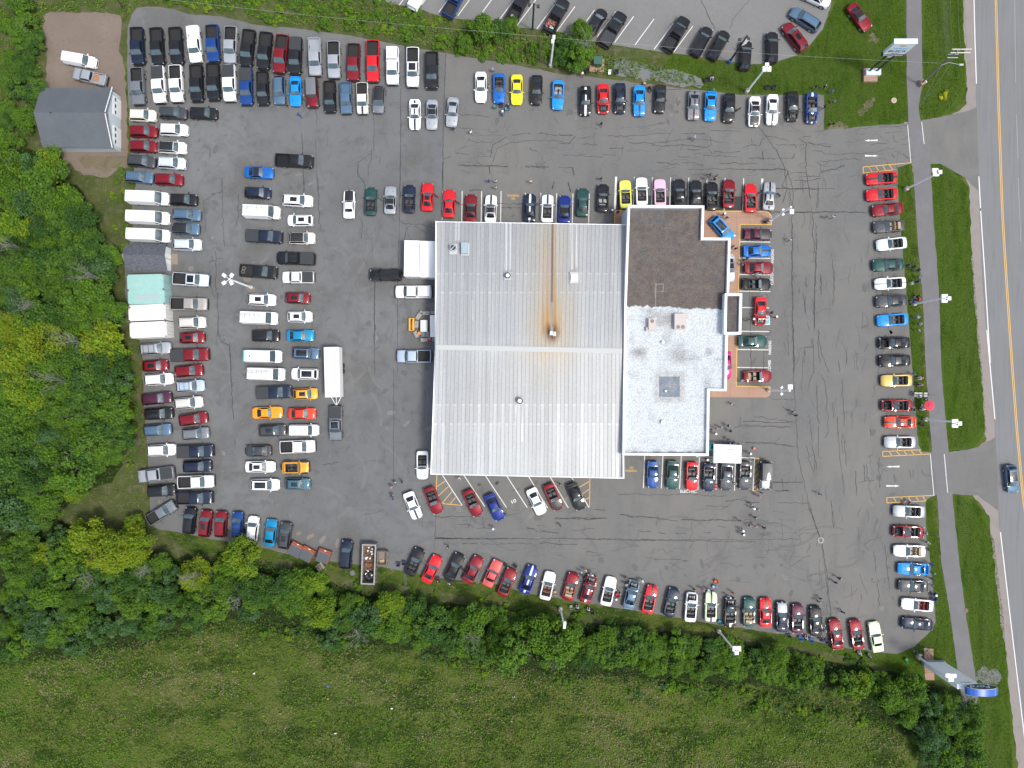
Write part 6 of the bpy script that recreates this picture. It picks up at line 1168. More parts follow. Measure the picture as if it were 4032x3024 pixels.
def body_mesh(t, mode):
    """mode: subset of 'bed', 'cockpit', 'bay'; slots 0 paint 1 trim 2 roof 3 hood 4 stripe hood 5 stripe roof 6 stripe deck 7 bed"""
    d = V[t]; L, W = d['L'], d['W'] / 2; g = d['g']; zones = []
    if 'bed' in mode: zones.append((g[3] + .012 if t == 'pickup' else .60, .978, .74, 7))
    if 'cockpit' in mode: zones.append((g[0] + (.062 if t != 'jeep' else .07), .885 if t == 'jeep' else .845, .42, 1))
    if 'bay' in mode: zones.append((.045, g[0] - .035, .62, 1))
    if 'boot' in mode: zones.append((.90, .965, .55, 1))
    st = d['st']; fs = set(s[0] for s in st)
    for f0, f1, z, m in zones: fs |= {f0, f0 + .002, f1 - .002, f1}
    fs |= {g[0], g[3], .15, .28, .40, .55, .70}; fs = sorted(fs)
    def at(f, k):
        for a, b in zip(st, st[1:]):
            if a[0] <= f <= b[0]: return a[k] + (b[k] - a[k]) * (f - a[0]) / (b[0] - a[0])
        return st[-1][k]
    vs = []; nC = 10
    for f in fs:
        x = L / 2 - f * L; w = at(f, 1) * W; zt, zs = at(f, 2), at(f, 3); zd = None; slot = None
        for f0, f1, z, m in zones:
            if f0 + .001 < f < f1 - .001: zd = z
        rimf = .86 if t in ('pickup',) else .74
        wv = min(1, at(f, 1) + .02)
        arch = max([max(0, 1 - ((f - a) * L / (d['r'] * 1.25)) ** 2) for a in d['ax']])
        zb = .24 + (arch ** .5 * (d['r'] * 1.9 - .24) * .0)
        P = [(0, zt), (.17 * w, zt - .002), (.46 * w, zt - .012 * 1), (rimf * w, zt - (.05 if 'pickup' != t else .02)), ((rimf + .02) * w, zt - (.052 if 'pickup' != t else .021)), (.95 * w, zs), (w, zs - .13), (w, .50), (.965 * w, .30), (.90 * w, zb)]
        if zd is not None: P[0] = (0, zd); P[1] = (.17 * w, zd); P[2] = (.46 * w, zd); P[3] = (rimf * w, zd)
        vs.append([(x - (.10 * (y / W) ** 2 * L / 4.8 * (1 if f < .03 else (-.6 if f > .97 else 0))), y, z) for y, z in P])
    mb = MB()
    for row in vs:
        mb.v += [(x, y, z) for x, y, z in row] + [(x, -y, z) for x, y, z in row]
    def slot(f, c):
        for f0, f1, z, m in zones:
            if f0 - .001 <= f <= f1 + .001 and c < 3 or (f0 - .001 <= f <= f1 + .001 and c == 3): return m
        if c >= 8: return 1
        if f < g[0]: return 4 if c == 0 else (3 if c < 4 and f > .03 else 0)
        if f > g[3] - .02: return 6 if c == 0 else 0
        return 0
    for i in range(len(fs) - 1):
        fm = (fs[i] + fs[i + 1]) / 2
        for c in range(nC - 1):
            a, b = i * 2 * nC + c, (i + 1) * 2 * nC + c; m = slot(fm, c)
            mb.f.append((a, a + 1, b + 1, b)); mb.m.append(m); mb.f.append((b + nC, b + 1 + nC, a + 1 + nC, a + nC)); mb.m.append(m)
        a, b = i * 2 * nC, (i + 1) * 2 * nC; mb.f.append((a + nC - 1, a + 2 * nC - 1, b + 2 * nC - 1, b + nC - 1)); mb.m.append(1)
    k = (len(fs) - 1) * 2 * nC
    mb.f.append(tuple(range(nC)) + tuple(range(2 * nC - 1, nC, -1))); mb.m.append(0)
    mb.f.append(tuple(reversed(tuple(k + q for q in range(nC)) + tuple(k + q for q in range(2 * nC - 1, nC, -1))))); mb.m.append(0)
    # wheel arches, grille, bumpers
    for a in d['ax']:
        for s in (-1, 1): mb.tube((L / 2 - a * L, s * (W * .985 - .02), d['r']), (L / 2 - a * L, s * (W + .004), d['r']), d['r'] * 1.16, d['r'] * 1.16, 1, 18)
    z0 = st[0][3]; mb.box((L / 2 - .01, 0, z0 - .14), (.05, W * 1.0, .22), 1); mb.box((-L / 2 + .012, 0, .48), (.05, W * 1.2, .18), 1)
    if t in ('pickup',): mb.box((-L / 2 - .06, 0, .62), (.16, W * 1.7, .2), 1); mb.box((L / 2 + .02, 0, .60), (.14, W * 1.7, .2), 1)
    if t == 'jeep':
        for a in d['ax']:
            for s in (-1, 1): mb.box((L / 2 - a * L, s * W * .98, .98), (1.05, .30, .07), 1)
        mb.box((L / 2 + .06, 0, .62), (.2, W * 1.7, .2), 1)
    # greenhouse shell
    if 'cockpit' not in mode or t == 'jeep':
        S_ = gh(d)
        if 'cockpit' in mode:    # open jeep: frame only
            for s in (-1, 1):
                for u0, u1 in ((.0, 1), (1, 2)): mb.tube(S_(u0, s * .93), S_(u1, s * .93), .04, .04, 0, 6)
                mb.tube(S_(2, s * .93), (S_(2, 0)[0], s * W * .9, g[4]), .05, .05, 0, 6)
            mb.tube(S_(1, -.93), S_(1, .93), .045, .045, 0, 6); mb.tube(S_(2, -.93), S_(2, .93), .045, .045, 0, 6)
        else:
            us = [0, .5, 1, 1.1, 1.5, 1.9, 2, 2.5, 3]; wv = [-1, -.86, -.5, -.2, .2, .5, .86, 1]; i0 = len(mb.v)
            for u in us: mb.v += [tuple(S_(u, v)) for v in wv]
            for i in range(len(us) - 1):
                for j in range(len(wv) - 1):
                    a = i0 + i * len(wv) + j; um = (us[i] + us[i + 1]) / 2; m = (5 if j == 3 else 2) if 1 < um < 2 else 0
                    mb.f.append((a, a + 1, a + 1 + len(wv), a + len(wv))); mb.m.append(m)
            for s, jj in ((-1, 0), (1, len(wv) - 1)):
                ring = [i0 + i * len(wv) + jj for i in range(len(us))]
                mb.f.append(tuple(ring if s > 0 else reversed(ring))); mb.m.append(0)
    return mb.mesh('body', [trim] * 8, smooth=38)
def gh(d):
    L, W = d['L'], d['W'] / 2; c, rf, rr_, rb, zb, zr, wb, wr = d['g']
    def f(u, v):
        if u < 1: x = c + (rf - c) * u; z = zb + (zr - .035 - zb) * (u ** .92)
        elif u <= 2: x = rf + (rr_ - rf) * (u - 1); z = zr - .035 + .035 * math.sin(math.pi * (u - 1)) 
        else: x = rr_ + (rb - rr_) * (u - 2); z = zr - .035 + (zb + .02 - zr + .035) * ((u - 2) ** 1.1)
        t = max(0, min(1, (z - zb) / (zr - zb))); w = W * (wb + (wr - wb) * t)
        X = L / 2 - x * L - (.10 * v * v * max(0, 1 - u)) + (.10 * v * v * max(0, u - 2))
        return Vector((X, v * w, z - .045 * v * v * (t ** .5)))
    return f
def pane(d, u0, u1, v0, v1, off=.014, nu=4, nv=6, thick=0):
    S_ = gh(d); mb = MB(); P = []
    for i in range(nu + 1):
        for j in range(nv + 1):
            u, v = u0 + (u1 - u0) * i / nu, v0 + (v1 - v0) * j / nv; p = S_(u, v); e = 1e-3
            n = (S_(u + e, v) - S_(u - e, v)).cross(S_(u, v + e) - S_(u, v - e)); n.normalize()
            if n.z < 0: n = -n
            P.append(p + n * off)
    mb.v = [tuple(p) for p in P]
    for i in range(nu):
        for j in range(nv):
            a = i * (nv + 1) + j; mb.f.append((a, a + 1, a + nv + 2, a + nv + 1)); mb.m.append(0)
    return mb
def side_pane(d, s):
    S_ = gh(d); W = d['W'] / 2; c, rf, rr_, rb, zb, zr, wb, wr = d['g']; us = [.12, .5, .93, 1.2, 1.5, 1.8, 2.05, 2.5, 2.8]; top = [S_(u, s) for u in us]
    mb = MB(); x0, x1 = top[0].x, top[-1].x; n = len(us)
    for k, p in enumerate(top):
        q = Vector((p.x, s * W * wb, zb + .03)); t = .07 / max(.2, (p - q).length) if (p - q).length > .12 else .5
        a = q + (p - q) * (1 - t); mb.v += [tuple(a + Vector((0, s * .012, 0))), tuple(q + Vector((0, s * .012, .0)))]
    for k in range(n - 1):
        if k == n // 2 - (1 if d['L'] < 4.8 else 0) and False: continue
        f = (2 * k, 2 * k + 1, 2 * k + 3, 2 * k + 2); mb.f.append(f if s < 0 else tuple(reversed(f))); mb.m.append(0)
    return mb
def vehicle(t, kind, colr, opts, key=None):
    d = V[t]; L, W = d['L'], d['W'] / 2; g = d['g']; mode = set()
    if kind == 'open': mode.add('cockpit')
    if t == 'pickup' and not ({'cap', 'cover'} & set(opts)): mode.add('bed')
    if 'ho' in opts: mode.add('bay')
    if 'bo' in opts: mode.add('boot')
    mode = frozenset(mode); root = new(key, None)
    b = new('body', cached(('body', t, mode), lambda: body_mesh(t, mode)), root)
    o = {k[0]: k[1] for k in (q.split(':') for q in opts if ':' in q)}; P = paint(colr)
    def pm(c): return {'black': mat('satin_black', (.012, .012, .014), .45, coat=.3), 'fab': top_b, 'glass': roof_glass}.get(c) or paint(c)
    rf_ = pm(o['r']) if 'r' in o else P; hd = pm(o['h']) if 'h' in o else P; st_ = pm(o['s']) if 's' in o else None
    sh_ = pm(o['sh']) if 'sh' in o else (st_ or hd)
    for i, m_ in enumerate((P, trim, rf_, hd, sh_, st_ or rf_, st_ or P, P if o.get('b') == 'body' else liner)):
        b.material_slots[i].link = 'OBJECT'; b.material_slots[i].material = m_
    def part(name, k, fn, mats, loc=(0, 0, 0), rz=0, parent=root, smooth=None):
        return new(name, cached((name, t, k), lambda: fn().mesh(name, mats, smooth)), parent, loc, rz)
    part('windshield', 0, lambda: pane(d, .06, .93, -.93, .93), [glass_m], smooth=60)
    if kind != 'open':
        if t not in ('van', 'minivan'): part('rear_window', 0, lambda: pane(d, 2.10 if t in ('coupe', 'sedan', 'muscle') else 2.15, 2.86, -.84, .84), [glassd_m], smooth=60)
        for s in (-1, 1):
            if t in ('van', 'minivan'): 
                part('side_window', s, lambda: MB().face([tuple(Vector((L / 2 - a * L, s * (W * g[6] * k1 + .012), z))) for a, z, k1 in ((g[0] + .02, g[4] + .05, 1.0), (g[0] + .15, g[4] + .02, 1.0), (g[0] + .15, g[4] + .42, 1 - .12 * .35), (g[0] + .09, g[4] + .42, 1 - .12 * .35))][::s]), [glassd_m])
            else: part('side_window', s, lambda: side_pane(d, s), [glassd_m])
    if t == 'jeep' and kind == 'open': pass
    for a in d['ax']:
        for s in (-1, 1):
            new('wheel', cached(('wheel', d['r']), lambda: (MB().tube((0, -.11, 0), (0, .11, 0), d['r'], d['r'], 0, 22).tube((0, -.118, 0), (0, .118, 0), d['r'] * .66, d['r'] * .66, 1, 16).tube((0, -.122, 0), (0, .122, 0), d['r'] * .16, d['r'] * .16, 0, 8)).mesh('wheel', [black_m, rim_m], 30)), root, (L / 2 - a * L, s * (W - .085), d['r']))
    mx = L / 2 - (g[0] + .035) * L
    for s in (-1, 1):
        mr = part('mirror', s, lambda: MB().box((0, 0, 0), (.14, .22, .15), taper=.8).box((.01, -s * .13, -.04), (.06, .12, .05)), [P], (mx - .05, s * (W + .10), g[4] + .06))
        mr.material_slots[0].link = 'OBJECT'; mr.material_slots[0].material = P if t not in ('van', 'pickup') else trim
    st0 = d['st']; zf = st0[2][3]
    for s in (-1, 1):
        big = t in ('pickup', 'jeep', 'van')
        part('headlight', s, lambda: MB().box((0, 0, 0), (.15 if big else .20, .32 if big else .26, .10), rz=-s * (.25 if big else .6), ry=.25), [lamp_m], (L / 2 - (.026 if big else .047) * L, s * W * (.76 if big else .74), zf - (.05 if big else .035)))
        zr_ = st0[-3][3]; part('tail_light', s, lambda: MB().box((0, 0, 0), (.09, .30 if not big else .12, .14 if not big else .30), rz=s * .3), [tail_m], (-L / 2 + .05 + (.05 if not big else 0), s * W * (.70 if not big else .90), zr_ - (.10 if not big else .20)))
    if kind == 'open' and t != 'jeep':
        sm_ = {'tan': tan_m, 'brown': brown_s, 'red': red_s, 'grey': mat('grey_leather', (.30, .30, .31), .6)}.get(o.get('in'), seat_b)
        def seat(): return MB().box((.05, 0, .08), (.52, .50, .20)).box((-.26, 0, .38), (.16, .48, .58), ry=-.25).box((-.36, 0, .72), (.10, .26, .18), ry=-.2)
        sx = L / 2 - (g[0] + .25) * L
        for s in (-1, 1): q = part('seat', 0, seat, [seat_b], (sx, s * .37, .42)); q.material_slots[0].link = 'OBJECT'; q.material_slots[0].material = sm_
        q = part('rear_bench', 0, lambda: MB().box((0, 0, .12), (.42, 1.05, .22)).box((-.24, 0, .38), (.14, 1.1, .42), ry=-.2), [seat_b], (sx - .78, 0, .42)); q.material_slots[0].link = 'OBJECT'; q.material_slots[0].material = sm_
        q = part('folded_top', 0, lambda: MB().box((0, 0, 0), (.42, 1.22, .16), taper=.86).box((.19, 0, .05), (.06, 1.2, .08)), [top_b], (L / 2 - .815 * L, 0, 1.0)); 
        if o.get('in') == 'tan': q.material_slots[0].link = 'OBJECT'; q.material_slots[0].material = tan_m
        S_ = gh(d); q = part('windshield_frame', 0, lambda: MB().tube(S_(0, -.97), S_(1, -.97), .032).tube(S_(0, .97), S_(1, .97), .032).tube(S_(1, -.97), S_(1, .97), .032), [P]); q.material_slots[0].link = 'OBJECT'; q.material_slots[0].material = P
        part('steering_wheel', 0, lambda: MB().path([(0, .18 * math.cos(a), .18 * math.sin(a)) for a in [k * math.pi / 5 for k in range(11)]], .016, .016), [seat_b], (sx + .62, .37, .95)); part('dashboard', 0, lambda: MB().box((0, 0, 0), (.36, 1.3, .22), taper=.9), [trim], (sx + .88, 0, .87))
    if kind == 'open' and t == 'jeep':
        for s in (-1, 1):
            for r_ in (0, 1): part('seat', 0, lambda: MB().box((.05, 0, .08), (.5, .5, .2)).box((-.26, 0, .4), (.15, .48, .6), ry=-.2), [seat_b], (.1 - r_ * .95, s * .38, .55))
    if 'sun' in opts: part('sunroof', 0, lambda: pane(d, 1.16, 1.16 + 1.0 / ((g[2] - g[1]) * L), -.52, .52, .012), [roof_glass], smooth=60)
    if 'pano' in opts: part('glass_roof', 0, lambda: pane(d, 1.07, 1.86, -.72, .72, .012), [roof_glass], smooth=60)
    if 'rails' in opts:
        S_ = gh(d); 
        def rl():
            m_ = MB()
            for s in (-1, 1): m_.tube(S_(1.1, s * .88) + Vector((0, 0, .07)), S_(1.9, s * .88) + Vector((0, 0, .07)), .025)
            for u in (1.15, 1.5, 1.85): m_.tube(S_(u, -.88) + Vector((0, 0, .09)), S_(u, .88) + Vector((0, 0, .09)), .028)
            return m_
        part('roof_rack', 0, rl, [trim])
    elif t == 'suv' and 'pano' not in opts:
        S_ = gh(d); part('roof_rails', 0, lambda: MB().tube(S_(1.05, .84) + Vector((0, 0, .05)), S_(1.93, .84) + Vector((0, 0, .05)), .018).tube(S_(1.05, -.84) + Vector((0, 0, .05)), S_(1.93, -.84) + Vector((0, 0, .05)), .018), [trim])
    if 'ladder' in opts:
        S_ = gh(d)
        def ld():
            m_ = MB()
            for s in (-.62, .62): m_.tube(S_(1.03, s) + Vector((0, 0, .18)), S_(2, s) + Vector((-.2, 0, .18)), .022)
            for k in range(6): u = 1.05 + k * .185; m_.tube(S_(u, -.75) + Vector((0, 0, .16)), S_(u, .75) + Vector((0, 0, .16)), .022)
            for s in (.12, .42): m_.tube(S_(1.1, s) + Vector((0, 0, .22)), S_(2, s) + Vector((-.5, 0, .22)), .022)
            for k in range(14): u = 1.1 + k * .067; m_.tube(S_(u, .12) + Vector((-.1, 0, .22)), S_(u, .42) + Vector((-.1, 0, .22)), .014)
            return m_
        part('ladder_rack', 0, ld, [mat('rack_aluminium', (.26, .27, .27), .5, .1)])
    if 'ventd' in opts: part('roof_vent', 0, lambda: MB().tube((-1.9, 0, 2.42), (-1.9, 0, 2.50), .13, .13, 0, 14), [trim])
    if 'tealend' in opts: part('teal_end', 0, lambda: MB().box((-L / 2 + .12, 0, 2.425), (.26, 1.72, .03)).box((-L / 2 - .012, 0, 1.7), (.02, 1.7, 1.3)), [mat('teal_vinyl', (.02, .45, .50), .4)])
    if 'cover' in opts:
        zr_ = 1.315; part('bed_cover', 0, lambda: MB().box((-L / 2 + .185 * L + .03, 0, zr_ - .005), (.345 * L, W * 1.84, .05)).box((-L / 2 + .27 * L, 0, zr_ + .022), (.02, W * 1.8, .012)).box((-L / 2 + .16 * L, 0, zr_ + .022), (.02, W * 1.8, .012)), [cover_m])
    if 'cap' in opts:
        q = part('bed_cap', 0, lambda: MB().box((-L / 2 + .185 * L + .02, 0, 1.60), (.35 * L, W * 1.82, .62), taper=.90).box((-L / 2 + .185 * L, 0, 1.915), (.30 * L, W * 1.2, .03)), [P]); q.material_slots[0].link = 'OBJECT'; q.material_slots[0].material = P
        for s in (-1, 1): part('cap_window', s, lambda: MB().box((-L / 2 + .185 * L, s * (W * .88 + .01), 1.6), (.24 * L, .02, .28), rx=s * .14), [glassd_m])
    if 'bar' in opts: part('roll_bar', 0, lambda: MB().tube((-.75, -W * .85, 1.3), (-.75, W * .85, 1.3), .05), [chrome])
    if t == 'jeep' or 'spare' in opts: new('spare_wheel', cached(('spare', t), lambda: MB().tube((-.12, 0, 0), (.10, 0, 0), .38, .38, 0, 22).tube((-.14, 0, 0), (.10, 0, 0), .2, .2, 1, 14).mesh('spare_wheel', [black_m, rim_m], 30)), root, (-L / 2 - .10, .05, 1.0))
    if 'ho' in opts:
        hx = L / 2 - (g[0] - .015) * L; q = part('hood', 'up', lambda: MB().box((.55, 0, 0), (1.1, W * 1.55, .05), taper=.96), [P], (hx, 0, .99)); q.rotation_euler = (0, R(-58), 0); q.material_slots[0].link = 'OBJECT'; q.material_slots[0].material = hd
        e = part('engine', 0, lambda: MB().box((0, 0, 0), (.75, .55, .25)).box((0, .32, .02), (.7, .16, .16), 1).box((0, -.32, .02), (.7, .16, .16), 1).box((.1, 0, .15), (.35, .3, .08), 2).tube((-.45, -.5, 0), (-.45, -.5, .14), .12, .12, 1).box((-.4, .55, 0), (.3, .2, .2), 0), [dark_m, mat('cast_grey', (.20, .20, .21), .4, .5), mat('engine_cover', (.10, .10, .11), .4)], (L / 2 - .19 * L, 0, .74))
    if 'scoop' in opts: q = part('hood_scoop', 0, lambda: MB().box((L / 2 - .21 * L, 0, .985), (.5, .42, .07), taper=.8).box((L / 2 - .155 * L, 0, .985), (.04, .34, .05), 1), [P, trim]); q.material_slots[0].link = 'OBJECT'; q.material_slots[0].material = hd
    for s, kk in ((1, 'dl'), (-1, 'dr')):
        if kk in opts:
            q = part('open_door', kk, lambda: MB().box((-.55, 0, 0), (1.1, .10, .62)).box((-.55, -s * .04, .50), (.9, .03, .38), 1), [P, glassd_m], (L / 2 - (g[0] + .03) * L, s * (W - .02), .68)); q.rotation_euler = (0, 0, s * R(-55)); q.material_slots[0].link = 'OBJECT'; q.material_slots[0].material = P
    if 'bo' in opts: q = part('trunk_lid', 0, lambda: MB().box((-.25, 0, 0), (.5, W * 1.4, .05)), [P], (-L / 2 + .10 * L, 0, 1.0)); q.rotation_euler = (0, R(70), 0); q.material_slots[0].link = 'OBJECT'; q.material_slots[0].material = P
    if 'spoil' in opts or t == 'coupe' and kind != 'open': q = part('rear_spoiler', 0, lambda: MB().box((-L / 2 + .13, 0, 1.075), (.16, W * 1.45, .035)), [P]); q.material_slots[0].link = 'OBJECT'; q.material_slots[0].material = P
    if t in ('coupe',):    # hood creases and louvres
        part('hood_louvre', 0, lambda: MB().box((L / 2 - .20 * L, .42, .945), (.22, .06, .02), rz=.2).box((L / 2 - .20 * L, -.42, .945), (.22, .06, .02), rz=-.2), [trim])
    if t == 'van' or t in ('suv', 'hatch', 'sedan', 'minivan', 'pickup', 'coupe'):
        part('wiper', 0, lambda: MB().tube(gh(d)(.10, -.1) + Vector((.0, 0, .03)), gh(d)(.16, .72) + Vector((0, 0, .03)), .012).tube(gh(d)(.10, -.75) + Vector((0, 0, .03)), gh(d)(.16, .05) + Vector((0, 0, .03)), .012), [trim])
    return root
TYP = {'P': ('pickup', 'hard', 'pickup_truck', 'pickup', 5.9), 'PT': ('pickup', 'hard', 'pickup_truck', 'pickup', 5.9), 'PC': ('pickup', 'hard', 'pickup_truck', 'pickup', 5.9), 'S': ('suv', 'hard', 'sport_utility_vehicle', 'suv', 4.65), 'C': ('coupe', 'hard', 'coupe', 'coupe', 4.79), 'V': ('convertible', 'open', 'convertible', 'convertible', 4.79), 'D': ('sedan', 'hard', 'sedan', 'sedan', 4.75),
       'H': ('hatch', 'hard', 'hatchback', 'hatchback', 4.3), 'N': ('van', 'hard', 'cargo_van', 'van', 6.0), 'n': ('minivan', 'hard', 'cargo_van', 'van', 4.8), 'J': ('jeep', 'hard', 'off_roader', 'off-roader', 4.4), 'JO': ('jeep', 'open', 'off_roader', 'off-roader', 4.4), 'M': ('muscle', 'hard', 'coupe', 'coupe', 4.7)}
ORD = ['first', 'second', 'third', 'fourth', 'fifth', 'sixth', 'seventh', 'eighth', 'ninth', 'tenth', 'eleventh', 'twelfth', 'thirteenth', 'fourteenth', 'fifteenth', 'sixteenth', 'seventeenth', 'eighteenth', 'nineteenth', 'twentieth', 'twenty-first', 'twenty-second', 'twenty-third', 'twenty-fourth', 'twenty-fifth', 'twenty-sixth', 'twenty-seventh', 'twenty-eighth', 'twenty-ninth', 'thirtieth'] + ['thirty-%s' % q for q in ('first', 'second', 'third', 'fourth', 'fifth')]
ROWS = {'NP1': ('in the top truck row', 'x', 'trucks in the top row'), 'NP2': ('in the second truck row', 'x', 'vehicles in the second row'), 'WA': ('in the left edge column', 'y', 'vehicles in the left edge column'), 'WB': ('in the second left column', 'y', 'vehicles in the second left column'), 'MA': ('in the third left column', 'y', 'vehicles in the third left column'), 'MB': ('in the fourth left column', 'y', 'vehicles in the fourth left column'),
        'SW': ('in the lower left row', 'x', 'vehicles in the lower left row'), 'GN': ('above the metal garage', 'x', 'sports cars above the garage'), 'SN': ('above the showroom roof', 'x', 'sports cars above the showroom'), 'SE': ('right of the showroom', 'y', 'sports cars right of the showroom'), 'SS': ('below the white showroom', 'x', 'vehicles below the showroom'), 'GS': ('below the metal garage', 'x', 'sports cars below the garage'),
        'RC': ('in the right hand column', 'y', 'sports cars in the right hand column'), 'BR': ('in the bottom row', 'x', 'sports cars in the bottom row'), 'TR': ('in the top right row', 'x', 'sports cars in the top right row'), 'NL': ('in the upper lot', 'x', 'vehicles in the neighbouring upper lot'), 'X': (None, None, None)}
